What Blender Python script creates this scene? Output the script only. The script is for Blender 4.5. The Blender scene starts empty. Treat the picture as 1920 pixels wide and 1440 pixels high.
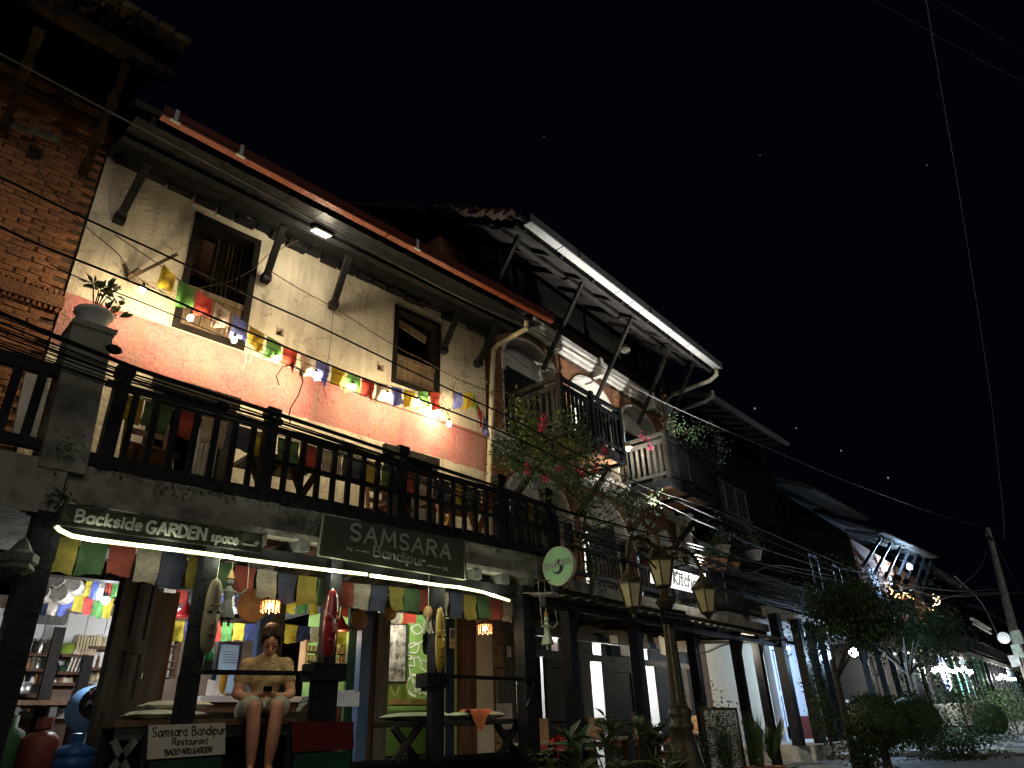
import bpy, bmesh, math, random
from mathutils import Vector, Matrix, Euler
random.seed(7)
R_ = math.radians
# ------------------------------------------------------------------ camera, world, light
scn = bpy.context.scene
COL = scn.collection
FPX = 1296.0
_u = Vector((-100, -2570, FPX)).normalized()
_h = Vector((1433, 598, FPX)); _h = (_h - _u * _h.dot(_u)).normalized()
_n = _h.cross(_u)
if _n.z < 0: _n = -_n
ROT = Matrix((_h, _n, _u))                       # camera axes (right, down, forward) -> world
EYE = Vector((0, 0, 1.0))
cam_data = bpy.data.cameras.new('camera')
cam = bpy.data.objects.new('camera', cam_data); COL.objects.link(cam)
rt, dn, fw = ROT @ Vector((1, 0, 0)), ROT @ Vector((0, 1, 0)), ROT @ Vector((0, 0, 1))
cam.matrix_world = Matrix(((rt.x, -dn.x, -fw.x, EYE.x), (rt.y, -dn.y, -fw.y, EYE.y), (rt.z, -dn.z, -fw.z, EYE.z), (0, 0, 0, 1)))
cam_data.sensor_width = 36; cam_data.lens = FPX / 1920 * 36
cam_data.clip_start = 0.05; cam_data.clip_end = 1500
scn.camera = cam
w = bpy.data.worlds.new('World'); scn.world = w; w.use_nodes = True
bg = w.node_tree.nodes['Background']
bg.inputs[0].default_value = (0.28, 0.36, 0.95, 1); bg.inputs[1].default_value = 0.0012
# weak, very soft sun added as fill for the night street behind the camera
sd = bpy.data.lights.new('street_fill', 'SUN'); sd.energy = 0.22; sd.angle = R_(40); sd.color = (1, .93, .82)
so = bpy.data.objects.new('street_fill', sd); COL.objects.link(so)
so.rotation_euler = Vector((0.25, 0.85, -0.38)).to_track_quat('-Z', 'Y').to_euler()
scn.view_settings.view_transform = 'Standard'; scn.view_settings.look = 'None'
scn.view_settings.exposure = 0.9; scn.view_settings.gamma = 1; scn.view_settings.use_curve_mapping = False

# ------------------------------------------------------------------ frames: two straight stretches of the terrace
def pray(px, py): return ROT @ Vector((px - 960, py - 720, FPX))
def A1(px, py, Y):                                # point on the plane y = Y
    d = pray(px, py); return EYE + d * (Y / d.y)
O2 = Vector((6.95, 7.3, 0)); TH2 = R_(6)
M2 = Matrix.Translation(O2) @ Matrix.Rotation(TH2, 4, 'Z')
M2i = M2.inverted()
E2y = Vector((-math.sin(TH2), math.cos(TH2), 0))
def A2(px, py, off):                              # point on the plane parallel to the second facade, in its own frame
    d = pray(px, py); t = ((O2 + E2y * off - EYE).dot(E2y)) / d.dot(E2y)
    return M2i @ (EYE + d * t)
def AW(px, py, off):                              # world point on either facade's parallel
    return A1(px, py, 7.3 + off) if px < 960 else M2 @ A2(px, py, off)

# ------------------------------------------------------------------ materials
MATS = {}
def mat(name, col, rough=.75, col2=None, scale=6., bump=0., bscale=30., metal=0., emit=None, estr=0., trans=0., spec=.18, stretch=None, detail=5, cut=(.35, .65), alpha=None):
    m = bpy.data.materials.new(name); m.use_nodes = True
    nt = m.node_tree; b = nt.nodes['Principled BSDF']; L = nt.links.new
    b.inputs['Base Color'].default_value = (*col, 1); b.inputs['Roughness'].default_value = rough
    b.inputs['Metallic'].default_value = metal
    b.inputs['Specular IOR Level'].default_value = spec
    tc = nt.nodes.new('ShaderNodeTexCoord'); mp = nt.nodes.new('ShaderNodeMapping'); L(tc.outputs['Object'], mp.inputs[0])
    if stretch: mp.inputs['Scale'].default_value = stretch
    if col2:
        nz = nt.nodes.new('ShaderNodeTexNoise'); nz.inputs['Scale'].default_value = scale; nz.inputs['Detail'].default_value = detail
        nz.inputs['Roughness'].default_value = .65
        L(mp.outputs[0], nz.inputs['Vector'])
        cr = nt.nodes.new('ShaderNodeValToRGB'); cr.color_ramp.elements[0].position = cut[0]; cr.color_ramp.elements[1].position = cut[1]
        cr.color_ramp.elements[0].color = (*col, 1); cr.color_ramp.elements[1].color = (*col2, 1)
        L(nz.outputs['Fac'], cr.inputs[0]); L(cr.outputs[0], b.inputs['Base Color'])
        rr = nt.nodes.new('ShaderNodeMapRange'); rr.inputs[3].default_value = max(.05, rough - .12); rr.inputs[4].default_value = min(1, rough + .12)
        L(nz.outputs['Fac'], rr.inputs[0]); L(rr.outputs[0], b.inputs['Roughness'])
    if bump:
        n2 = nt.nodes.new('ShaderNodeTexNoise'); n2.inputs['Scale'].default_value = bscale; n2.inputs['Detail'].default_value = 6
        L(mp.outputs[0], n2.inputs['Vector'])
        bp = nt.nodes.new('ShaderNodeBump'); bp.inputs['Strength'].default_value = bump; bp.inputs['Distance'].default_value = .03
        L(n2.outputs['Fac'], bp.inputs['Height']); L(bp.outputs[0], b.inputs['Normal'])
    if emit:
        b.inputs['Emission Color'].default_value = (*emit, 1); b.inputs['Emission Strength'].default_value = estr
    if trans: b.inputs['Transmission Weight'].default_value = trans
    MATS[name] = m
    if max(col) < .03 and not emit: b.inputs['Specular IOR Level'].default_value = 0 if max(col) < .02 and rough > .7 else min(spec, .06)
    return m

def plaster_mat():                                # cream lime wash with a red painted band and its worn edges
    m = mat('cream_plaster', (.52, .46, .35), .85, (.68, .61, .48), 2.2, .7, 20.)
    nt = m.node_tree; L = nt.links.new; b = nt.nodes['Principled BSDF']
    geo = nt.nodes.new('ShaderNodeNewGeometry'); sp = nt.nodes.new('ShaderNodeSeparateXYZ'); L(geo.outputs['Position'], sp.inputs[0])
    n1 = nt.nodes.new('ShaderNodeTexNoise'); n1.inputs['Scale'].default_value = 5; n1.inputs['Detail'].default_value = 8; n1.inputs['Roughness'].default_value = .75
    L(geo.outputs['Position'], n1.inputs['Vector'])
    def math_(op, a, bb):
        q = nt.nodes.new('ShaderNodeMath'); q.operation = op
        for i, v in enumerate((a, bb)):
            if isinstance(v, (int, float)): q.inputs[i].default_value = v
            else: L(v, q.inputs[i])
        return q.outputs[0]
    jit = math_('MULTIPLY', math_('SUBTRACT', n1.outputs['Fac'], .5), .10)
    zj = math_('ADD', sp.outputs['Z'], jit)
    up = math_('GREATER_THAN', 5.185, math_('ADD', sp.outputs['Z'], math_('MULTIPLY', jit, .3)))
    lo = math_('GREATER_THAN', zj, 4.565)
    band = math_('MULTIPLY', up, lo)
    n3 = nt.nodes.new('ShaderNodeTexNoise'); n3.inputs['Scale'].default_value = 26; n3.inputs['Detail'].default_value = 10; n3.inputs['Roughness'].default_value = .8
    L(geo.outputs['Position'], n3.inputs['Vector'])
    n4 = nt.nodes.new('ShaderNodeTexNoise'); n4.inputs['Scale'].default_value = 2.2; n4.inputs['Detail'].default_value = 6; L(geo.outputs['Position'], n4.inputs['Vector'])
    wear = nt.nodes.new('ShaderNodeMapRange'); wear.inputs[1].default_value = .42; wear.inputs[2].default_value = .66; wear.inputs[3].default_value = 0; wear.inputs[4].default_value = .8
    L(math_('ADD', math_('MULTIPLY', n3.outputs['Fac'], .6), math_('MULTIPLY', n4.outputs['Fac'], .4)), wear.inputs[0])
    mixr = nt.nodes.new('ShaderNodeMixRGB'); mixr.inputs[1].default_value = (.40, .13, .13, 1); mixr.inputs[2].default_value = (.57, .33, .28, 1); L(wear.outputs[0], mixr.inputs[0])
    src = b.inputs['Base Color'].links[0].from_socket
    mx = nt.nodes.new('ShaderNodeMixRGB'); L(band, mx.inputs[0]); L(src, mx.inputs[1]); L(mixr.outputs[0], mx.inputs[2])
    # water streaks and grime below the eave
    n5 = nt.nodes.new('ShaderNodeTexNoise'); n5.inputs['Scale'].default_value = 3.5; n5.inputs['Detail'].default_value = 6
    mp = nt.nodes.new('ShaderNodeMapping'); mp.inputs['Scale'].default_value = (2.2, 1, .35); L(geo.outputs['Position'], mp.inputs[0]); L(mp.outputs[0], n5.inputs['Vector'])
    st = nt.nodes.new('ShaderNodeMapRange'); st.inputs[1].default_value = .47; st.inputs[2].default_value = .7; st.inputs[3].default_value = 0; st.inputs[4].default_value = .55; L(n5.outputs['Fac'], st.inputs[0])
    mx2 = nt.nodes.new('ShaderNodeMixRGB'); L(st.outputs[0], mx2.inputs[0]); L(mx.outputs[0], mx2.inputs[1]); mx2.inputs[2].default_value = (.26, .21, .15, 1)
    # hairline cracks in patches
    vo = nt.nodes.new('ShaderNodeTexVoronoi'); vo.feature = 'DISTANCE_TO_EDGE'; vo.inputs['Scale'].default_value = 1.3
    wob = nt.nodes.new('ShaderNodeMixRGB'); wob.blend_type = 'ADD'; wob.inputs[0].default_value = .35; L(geo.outputs['Position'], wob.inputs[1]); L(n1.outputs['Color'], wob.inputs[2]); L(wob.outputs[0], vo.inputs['Vector'])
    ck = math_('MULTIPLY', math_('GREATER_THAN', .007, vo.outputs['Distance']), math_('GREATER_THAN', n4.outputs['Fac'], .52))
    mx3 = nt.nodes.new('ShaderNodeMixRGB'); L(math_('MULTIPLY', ck, .6), mx3.inputs[0]); L(mx2.outputs[0], mx3.inputs[1]); mx3.inputs[2].default_value = (.10, .07, .05, 1)
    L(mx3.outputs[0], b.inputs['Base Color'])
    return m

CREAM = plaster_mat()
PLAST2 = mat('white_plaster', (.42, .40, .36), .85, (.62, .6, .55), 2.5, .3, 14)
BEIGE = mat('beige_wall', (.55, .5, .38), .85, (.62, .57, .45), 2, .15, 12)
DWOOD = mat('dark_wood', (.018, .017, .016), .6, (.045, .04, .036), 5, .35, 26, stretch=(1, 1, .35))
BWOOD = mat('black_paint', (.010, .011, .013), .5, (.022, .022, .024), 8, .2, 30)
GWOOD = mat('grey_weathered_wood', (.06, .06, .054), .8, (.13, .128, .115), 4, .5, 18, stretch=(3, 3, .4))
BROWN = mat('brown_wood', (.06, .03, .018), .7, (.14, .08, .045), 5, .4, 20, stretch=(3, 3, .5))
SHUT = mat('shutter_wood', (.10, .065, .04), .75, (.22, .155, .10), 6, .5, 24, stretch=(5, 5, .5))
SOFW = mat('soffit_wood', (.30, .15, .08), .7, (.42, .24, .13), 5, .3, 20, stretch=(.5, 4, 4))
ORAW = mat('light_wood', (.38, .22, .09), .6, (.52, .33, .16), 5, .2, 20)
BRICK = mat('brick_red', (.21, .09, .045), .9, (.31, .145, .075), 9, .6, 40)
BRICK2 = mat('brick_brown', (.16, .075, .045), .9, (.25, .12, .065), 9, .6, 40)
BRICK3 = mat('brick_orange', (.22, .095, .045), .9, (.32, .15, .075), 9, .6, 40)
MORTAR = mat('mortar', (.07, .05, .035), .95, (.13, .09, .06), 12, .5, 40)
STONE = mat('ochre_stone', (.20, .13, .06), .9, (.34, .24, .12), 6, .6, 25)
CONC = mat('stained_concrete', (.055, .052, .045), .9, (.24, .225, .19), 3.2, .5, 18, cut=(.30, .56))
CONCW = mat('white_concrete', (.30, .29, .26), .85, (.5, .48, .43), 5, .3, 20)
GUT = mat('orange_gutter', (.26, .06, .022), .5, (.14, .035, .018), 7, .3, 12, spec=.4, cut=(.3, .75))
GUTD = mat('shaded_gutter_red', (.10, .02, .015), .5, (.07, .015, .012), 3)  # gutter front; its shade beside the lit underside is put into the colour
GUTW = mat('white_gutter', (.5, .5, .48), .45, (.34, .34, .33), 5, cut=(.3, .7))
GUTG = mat('grey_gutter', (.14, .145, .15), .45, (.10, .10, .105), 3)
PIPE = mat('cream_pipe', (.55, .5, .36), .5, (.42, .38, .27), 4)
TILE = mat('clay_tile', (.05, .032, .026), .85, (.09, .06, .045), 5, .5, 20)
ROOFD = mat('roof_dark', (.03, .026, .024), .9, (.05, .042, .037), 5, .4, 20)
METD = mat('cast_iron', (.055, .045, .032), .45, (.10, .08, .05), 14, .4, 40, metal=.6)
METR = mat('rusty_iron', (.05, .028, .02), .7, (.09, .05, .03), 12, .4, 30, metal=.3)
STEEL = mat('steel', (.45, .44, .42), .3, (.35, .34, .32), 6, metal=.9)
CABLE = mat('black_cable', (.009, .009, .010), .5)
CABLEG = mat('grey_cable', (.10, .10, .10), .5)
CABLES = mat('sky_cable', (.02, .02, .022), .6)
OLDW = mat('old_dark_timber', (.018, .014, .011), .8, (.05, .036, .026), 5, .5, 22, stretch=(2, 2, .5))
SOFD = mat('dark_soffit', (.03, .028, .027), .85, (.05, .045, .042), 4)
CABLEB = mat('brown_cable', (.07, .045, .03), .6)
SIGNG = mat('olive_signboard', (.045, .055, .035), .7, (.065, .072, .048), 3, .2, 20)
CHALK = mat('pale_lettering', (.30, .31, .27), .8)
INK = mat('dark_ink', (.03, .028, .025), .7)
WBOARD = mat('white_board', (.42, .38, .31), .6, (.5, .46, .38), 2)
REDP = mat('dark_red_paint', (.10, .012, .012), .6, (.075, .01, .01), 4, .1, 15)
GRNP = mat('dark_green_paint', (.01, .05, .025), .6, (.008, .035, .02), 4, .1, 15)
GREENW = mat('green_wall', (.22, .36, .10), .8, (.28, .43, .13), 3, .1, 12)
NAVY = mat('navy_paint', (.015, .02, .05), .6, (.025, .035, .07), 4, .2, 15)
BLUEP = mat('blue_paint', (.05, .10, .2), .65, (.08, .14, .25), 4, .2, 15)
DGREENP = mat('muted_green_paint', (.03, .07, .035), .65, (.05, .1, .05), 3, .2, 15)
WHITEP = mat('white_paint', (.75, .75, .72), .6)
SKIN = mat('skin', (.42, .17, .095), .5, (.50, .23, .135), 7, .15, 60, spec=.3)
HAIR = mat('dark_hair', (.016, .009, .006), .7, (.04, .024, .014), 26, .9, 60, spec=.08, stretch=(1, 3, .6))
KNIT = mat('tan_knit', (.34, .21, .10), .9, (.42, .28, .14), 34, .8, 60, cut=(.35, .65))
SHORT = mat('grey_shorts', (.30, .27, .20), .85, (.38, .35, .27), 10, .2, 30)
CLOTHW = mat('cushion_cloth', (.45, .42, .33), .9, (.6, .57, .47), 5, .3, 20)
PINKC = mat('pink_cushion', (.42, .07, .09), .85, (.5, .12, .13), 5, .2, 20)
ORC = mat('rust_cloth', (.35, .09, .03), .9, (.42, .14, .06), 5, .2, 20)
PALEG = mat('pale_green_cloth', (.33, .38, .25), .9, (.42, .46, .33), 5, .2, 20)
LEAF = mat('leaf_green', (.05, .10, .03), .5, (.10, .16, .05), 9, .1, 30, spec=.5)
LEAFD = mat('leaf_dark', (.035, .065, .027), .45, (.075, .12, .05), 9, .1, 30, spec=.5)
LEAFL = mat('leaf_pale', (.10, .15, .05), .6, (.17, .20, .07), 9)
LEAFB = mat('leaf_bush', (.03, .055, .022), .7, (.06, .10, .04), 9)
BARK = mat('bark', (.035, .03, .022), .9, (.07, .06, .045), 9, .6, 25)
PINKF = mat('pink_flower', (.5, .03, .09), .7, (.62, .08, .16), 20)
REDF = mat('red_flower', (.5, .02, .02), .7)
TERRA = mat('terracotta', (.30, .13, .06), .8, (.4, .2, .1), 6, .2, 20)
POTW = mat('pale_pot', (.50, .50, .48), .75, (.66, .66, .63), 5, .2, 20)
ROADM = mat('street_stone', (.09, .09, .085), .8, (.16, .16, .15), 3, .4, 12)
PAVE = mat('paving_slab', (.2, .2, .195), .5, (.34, .34, .33), 4, .4, 15)
GAS = mat('gas_red', (.10, .02, .02), .5, (.14, .04, .035), 4)
WATER = mat('blue_plastic', (.012, .045, .14), .3, (.02, .06, .17), 3)
BOTT = mat('green_glass', (.01, .14, .035), .15, spec=.7)
DARKI = mat('dark_interior', (.02, .018, .016), .9, (.03, .027, .024), 3)
INW = mat('interior_white', (.62, .62, .6), .8, (.52, .52, .5), 2)
INBR = mat('interior_brown', (.12, .085, .06), .8, (.2, .15, .11), 3)
BLUEW = mat('pale_blue_panel', (.22, .34, .5), .6, (.27, .38, .53), 3)
BLUEB = mat('bluish_board', (.42, .45, .55), .7, (.5, .53, .62), 3)
DENIM = mat('denim_blue', (.10, .22, .42), .7, (.15, .28, .5), 10)
JAR = mat('jar_glass', (.4, .33, .18), .25, (.5, .45, .3), 6, spec=.6)
TAN = mat('tan_straw', (.20, .12, .05), .8, (.28, .18, .09), 12, .3, 30)
MASKW = mat('mask_pale_wood', (.14, .115, .075), .55, (.2, .165, .11), 5, .2, 20)
MASKR = mat('mask_red', (.16, .008, .01), .25, (.2, .012, .014), 5, spec=.6)
MASKY = mat('mask_yellow', (.28, .17, .015), .4, (.35, .23, .03), 5, spec=.5)
FR = mat('flag_red', (.42, .06, .04), .9, (.33, .045, .035), 12)
FY = mat('flag_yellow', (.48, .38, .04), .9, (.38, .30, .035), 12)
FG = mat('flag_green', (.10, .28, .07), .9, (.08, .2, .06), 12)
FB = mat('flag_blue', (.12, .16, .45), .9, (.10, .12, .34), 12)
FW = mat('flag_white', (.55, .50, .42), .9, (.45, .40, .33), 12)
FN = mat('flag_navy', (.02, .03, .08), .9, (.03, .04, .1), 12)
def flagprint(m):                                 # printed prayer text: rows of small dark marks
    nt = m.node_tree; L = nt.links.new; b = nt.nodes['Principled BSDF']
    src = b.inputs['Base Color'].links[0].from_socket
    tc = nt.nodes.new('ShaderNodeTexCoord'); mp = nt.nodes.new('ShaderNodeMapping'); mp.inputs['Scale'].default_value = (90, 90, 260)
    L(tc.outputs['Object'], mp.inputs[0])
    nz = nt.nodes.new('ShaderNodeTexNoise'); nz.inputs['Scale'].default_value = .35; nz.inputs['Detail'].default_value = 2; L(mp.outputs[0], nz.inputs['Vector'])
    mr = nt.nodes.new('ShaderNodeMapRange'); mr.inputs[1].default_value = .5; mr.inputs[2].default_value = .6; mr.inputs[4].default_value = .38; L(nz.outputs['Fac'], mr.inputs[0])
    mx = nt.nodes.new('ShaderNodeMixRGB'); L(mr.outputs[0], mx.inputs[0]); L(src, mx.inputs[1]); mx.inputs[2].default_value = (.05, .035, .03, 1)
    L(mx.outputs[0], b.inputs['Base Color'])
    # thin cloth: some light passes through
    out = [n for n in nt.nodes if n.type == 'OUTPUT_MATERIAL'][0]
    tr = nt.nodes.new('ShaderNodeBsdfTranslucent'); L(mx.outputs[0], tr.inputs[0])
    ms = nt.nodes.new('ShaderNodeMixShader'); ms.inputs[0].default_value = .4
    L(b.outputs[0], ms.inputs[1]); L(tr.outputs[0], ms.inputs[2]); L(ms.outputs[0], out.inputs[0])
DR = mat('shaded_flag_red', (.17, .035, .025), .9, (.12, .025, .018), 12)  # darker copies of the flag cloth; their dim light is put into the colour
DY = mat('shaded_flag_yellow', (.17, .14, .025), .9, (.12, .10, .02), 12)
DG = mat('shaded_flag_green', (.035, .075, .03), .9, (.025, .05, .022), 12)
DN = mat('shaded_flag_navy', (.02, .024, .045), .9, (.03, .034, .055), 12)
DW = mat('shaded_flag_white', (.20, .175, .14), .9, (.14, .125, .1), 12)
for _m in (FR, FY, FG, FB, FW, FN, DR, DY, DG, DN, DW): flagprint(_m)
def emat(name, col, s): return mat(name, (.8, .8, .8), .5, emit=col, estr=s)
E_BULB = emat('warm_bulb', (1, .78, .46), 340)
E_LED = emat('led_strip', (.90, 1, .42), 1.25)
E_COOL = emat('cool_bulb', (.75, .88, 1), 120)
E_WARM = emat('amber_bulb', (1, .55, .25), 60)
E_WHITE = emat('white_bulb', (1, .97, .88), 300)
E_BLUE = emat('blue_white_bulb', (.5, .72, 1), 520)
E_FAIRY = emat('fairy_bulb', (1, .62, .22), 5)
E_SIGN = emat('lit_sign', (1, 1, .97), .75)
E_FLOOD = emat('flood_panel', (1, .9, .62), 1.6)
E_ROOM = emat('room_tube', (.86, .93, 1), 14)
E_GREEN = emat('green_neon', (.1, 1, .75), 1.3)
CONCD = mat('shade_dark_plaster', (.005, .005, .005), .9, (.014, .0135, .013), 3, .4, 15)  # darkness of walls beyond the lamps is put into this near-black colour
DOORM = mat('black_door_paint', (.014, .015, .015), .6, (.022, .023, .023), 4, .2, 25)
DFRAME = mat('dark_window_frame', (.009, .008, .007), .7, (.022, .018, .014), 5, .4, 20)
RAILG = mat('grey_rail_wood', (.035, .034, .032), .8, (.065, .063, .06), 5, .4, 20)  # paler wood on the left side rails of the balconies
E_BLUEN = emat('blue_neon', (.35, .45, 1), 1.1)
SHADE = mat('shade_red', (.38, .02, .02), .35, (.3, .02, .02), 4, spec=.5)
LANT = mat('lantern_glass', (.5, .43, .22), .5, (.62, .53, .3), 12, .1, 20)

# ------------------------------------------------------------------ mesh builder
class MB:
    def __init__(s, M=None): s.v = []; s.f = []; s.M = M
    def pt(s, p):
        p = Vector(p); return s.M @ p if s.M else p
    def add(s, vs, fs):
        n = len(s.v); s.v += [s.pt(p) for p in vs]; s.f += [tuple(i + n for i in f) for f in fs]; return s
    def hexa(s, P):                               # 8 corners: bottom 4 ccw, top 4
        return s.add(P, [(3, 2, 1, 0), (4, 5, 6, 7), (0, 1, 5, 4), (1, 2, 6, 5), (2, 3, 7, 6), (3, 0, 4, 7)])
    def box(s, x0, x1, y0, y1, z0, z1, j=0):
        q = lambda: random.uniform(-j, j) if j else 0
        P = [(x0, y0, z0), (x1, y0, z0), (x1, y1, z0), (x0, y1, z0), (x0, y0, z1), (x1, y0, z1), (x1, y1, z1), (x0, y1, z1)]
        return s.hexa([(a + q(), b + q(), c + q()) for a, b, c in P])
    def beam(s, p, q, w_, h_=None, up=(0, 0, 1), w2=None, h2=None):
        h_ = h_ or w_; w2 = w2 or w_; h2 = h2 or h_
        p = Vector(p); q = Vector(q); d = (q - p)
        if d.length < 1e-6: return s
        d.normalize(); u = Vector(up); sx = d.cross(u)
        if sx.length < 1e-3: sx = d.cross(Vector((0, 1, 0)))
        sx.normalize(); u = sx.cross(d)
        P = [p - sx * w_ / 2 - u * h_ / 2, p + sx * w_ / 2 - u * h_ / 2, p + sx * w_ / 2 + u * h_ / 2, p - sx * w_ / 2 + u * h_ / 2]
        Q = [q - sx * w2 / 2 - u * h2 / 2, q + sx * w2 / 2 - u * h2 / 2, q + sx * w2 / 2 + u * h2 / 2, q - sx * w2 / 2 + u * h2 / 2]
        return s.add(P + Q, [(0, 1, 2, 3), (7, 6, 5, 4), (1, 0, 4, 5), (2, 1, 5, 6), (3, 2, 6, 7), (0, 3, 7, 4)])
    def tube(s, pts, r, n=6, cap=True):
        pts = [Vector(p) for p in pts]; k = len(pts); vs = []; fs = []
        rs = r if isinstance(r, (list, tuple)) else [r] * k
        prev = None
        for i, p in enumerate(pts):
            d = (pts[min(i + 1, k - 1)] - pts[max(i - 1, 0)])
            if d.length < 1e-9: d = Vector((0, 0, 1))
            d.normalize()
            if prev is None:
                a = d.cross(Vector((0, 0, 1)));  a = a if a.length > .05 else d.cross(Vector((0, 1, 0)))
            else:
                a = prev - d * prev.dot(d)
                if a.length < 1e-4: a = d.cross(Vector((0, 1, 0)))
            a.normalize(); prev = a; b = d.cross(a)
            for j in range(n):
                t = 2 * math.pi * j / n; vs.append(p + (a * math.cos(t) + b * math.sin(t)) * rs[i])
        for i in range(k - 1):
            for j in range(n):
                fs.append((i * n + j, i * n + (j + 1) % n, (i + 1) * n + (j + 1) % n, (i + 1) * n + j))
        if cap: fs.append(tuple(range(n - 1, -1, -1))); fs.append(tuple((k - 1) * n + j for j in range(n)))
        return s.add(vs, fs)
    def lathe(s, c, prof, n=16, axis='z', sx=1, sy=1, flute=0):
        vs = []; fs = []; k = len(prof)
        for i, (r, z) in enumerate(prof):
            for j in range(n):
                t = 2 * math.pi * j / n; rr = max(r, 1e-4) * (1 - flute * (j % 2))
                a, b = rr * math.cos(t) * sx, rr * math.sin(t) * sy
                vs.append(Vector(c) + (Vector((a, b, z)) if axis == 'z' else (Vector((a, z, b)) if axis == 'y' else Vector((z, a, b)))))
        for i in range(k - 1):
            for j in range(n): fs.append((i * n + j, i * n + (j + 1) % n, (i + 1) * n + (j + 1) % n, (i + 1) * n + j))
        fs.append(tuple(range(n - 1, -1, -1))); fs.append(tuple((k - 1) * n + j for j in range(n)))
        return s.add(vs, fs)
    def ball(s, c, r, n=10, m=7, sc=(1, 1, 1)):
        prof = [(math.sin(math.pi * i / m) * r, -math.cos(math.pi * i / m) * r * sc[2]) for i in range(m + 1)]
        return s.lathe(c, prof, n, sx=sc[0], sy=sc[1])
    def slab4(s, a, b, c, d, t):                  # quad a b c d thickened away from the viewer side
        a, b, c, d = map(Vector, (a, b, c, d)); n = (b - a).cross(d - a).normalized() * t
        if n.y < 0: n = -n
        return s.hexa([a, b, b + n, a + n, d, c, c + n, d + n])
    def quad(s, a, b, c, d): return s.add([a, b, c, d], [(0, 1, 2, 3)])
    def leaf(s, c, d, up, l, w_):
        d = Vector(d).normalized(); sx = d.cross(Vector(up))
        if sx.length < .01: sx = Vector((1, 0, 0))
        sx.normalize(); n = sx.cross(d); c = Vector(c)
        return s.add([c, c + d * l * .45 + sx * w_ / 2 + n * w_ * .15, c + d * l - n * l * .12, c + d * l * .45 - sx * w_ / 2 + n * w_ * .15, c + d * l * .5 - n * w_ * .08], [(0, 1, 4), (1, 2, 4), (2, 3, 4), (3, 0, 4)])
    def build(s, name, m, parent=None, smooth=False, kind=None, label=None):
        org = Vector((0, 0, 0))
        if parent is None:
            xs = [p.x for p in s.v]; ys = [p.y for p in s.v]
            org = Vector(((min(xs) + max(xs)) / 2, (min(ys) + max(ys)) / 2, min(p.z for p in s.v)))
        else:
            q = parent
            while q: org = org + q.location; q = q.parent
        me = bpy.data.meshes.new(name); me.from_pydata([p - org for p in s.v], [], s.f); me.update()
        me.materials.append(m)
        if smooth:
            for p in me.polygons: p.use_smooth = True
        o = bpy.data.objects.new(name, me); COL.objects.link(o)
        if parent: o.parent = parent
        else: o.location = org
        if kind: o['kind'] = kind
        if label: o['label'] = label
        return o
def tag(o, label, cat, group=None):
    o['label'] = label; o['category'] = cat
    if group: o['group'] = group
    return o
def thing(name, label, cat, loc, group=None):
    o = bpy.data.objects.new(name, None); COL.objects.link(o); o.location = Vector(loc); o.empty_display_size = .1
    return tag(o, label, cat, group)
def struct(o): o['kind'] = 'structure'; return o
def copy_tree(o, loc, rotz=0, label=None, group=None, scale=1, parent=None):
    kids = [c for c in bpy.data.objects if c.parent == o]
    c = o.copy(); COL.objects.link(c)
    if parent: c.parent = parent
    else:
        c.location = loc; c.rotation_euler = (0, 0, rotz); c.scale = (scale,) * 3
        if label: c['label'] = label
        if group: c['group'] = group
    for k in kids: copy_tree(k, None, parent=c)
    return c
def dup(o, parent, loc=None, mtx=None):           # a part sharing its mesh
    c = o.copy(); COL.objects.link(c); c.parent = parent
    if mtx: c.matrix_local = mtx
    elif loc is not None: c.location = loc
    return c
def wallcells(mb, x0, x1, z0, z1, y, t, holes):
    xs = sorted({x0, x1, *[h[0] for h in holes], *[h[1] for h in holes]}); zs = sorted({z0, z1, *[h[2] for h in holes], *[h[3] for h in holes]})
    xs = [x for x in xs if x0 <= x <= x1]; zs = [z for z in zs if z0 <= z <= z1]
    solid = lambda a, b: not any(h[0] < a < h[1] and h[2] < b < h[3] for h in holes)
    for j in range(len(zs) - 1):
        i = 0
        while i < len(xs) - 1:
            if solid((xs[i] + xs[i + 1]) / 2, (zs[j] + zs[j + 1]) / 2):
                k = i
                while k + 1 < len(xs) - 1 and solid((xs[k + 1] + xs[k + 2]) / 2, (zs[j] + zs[j + 1]) / 2): k += 1
                mb.box(xs[i], xs[k + 1], y, y + t, zs[j], zs[j + 1]); i = k + 1
            else: i += 1
def bulb_light(name, loc, power, col, parent=None, rad=.04):
    ld = bpy.data.lights.new(name, 'POINT'); ld.energy = power; ld.color = col; ld.shadow_soft_size = rad
    o = bpy.data.objects.new(name, ld); COL.objects.link(o)
    o.location = Vector(loc)
    if parent:
        org = Vector((0, 0, 0)); q = parent
        while q: org = org + q.location; q = q.parent
        o.parent = parent; o.location = Vector(loc) - org
    return o

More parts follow.
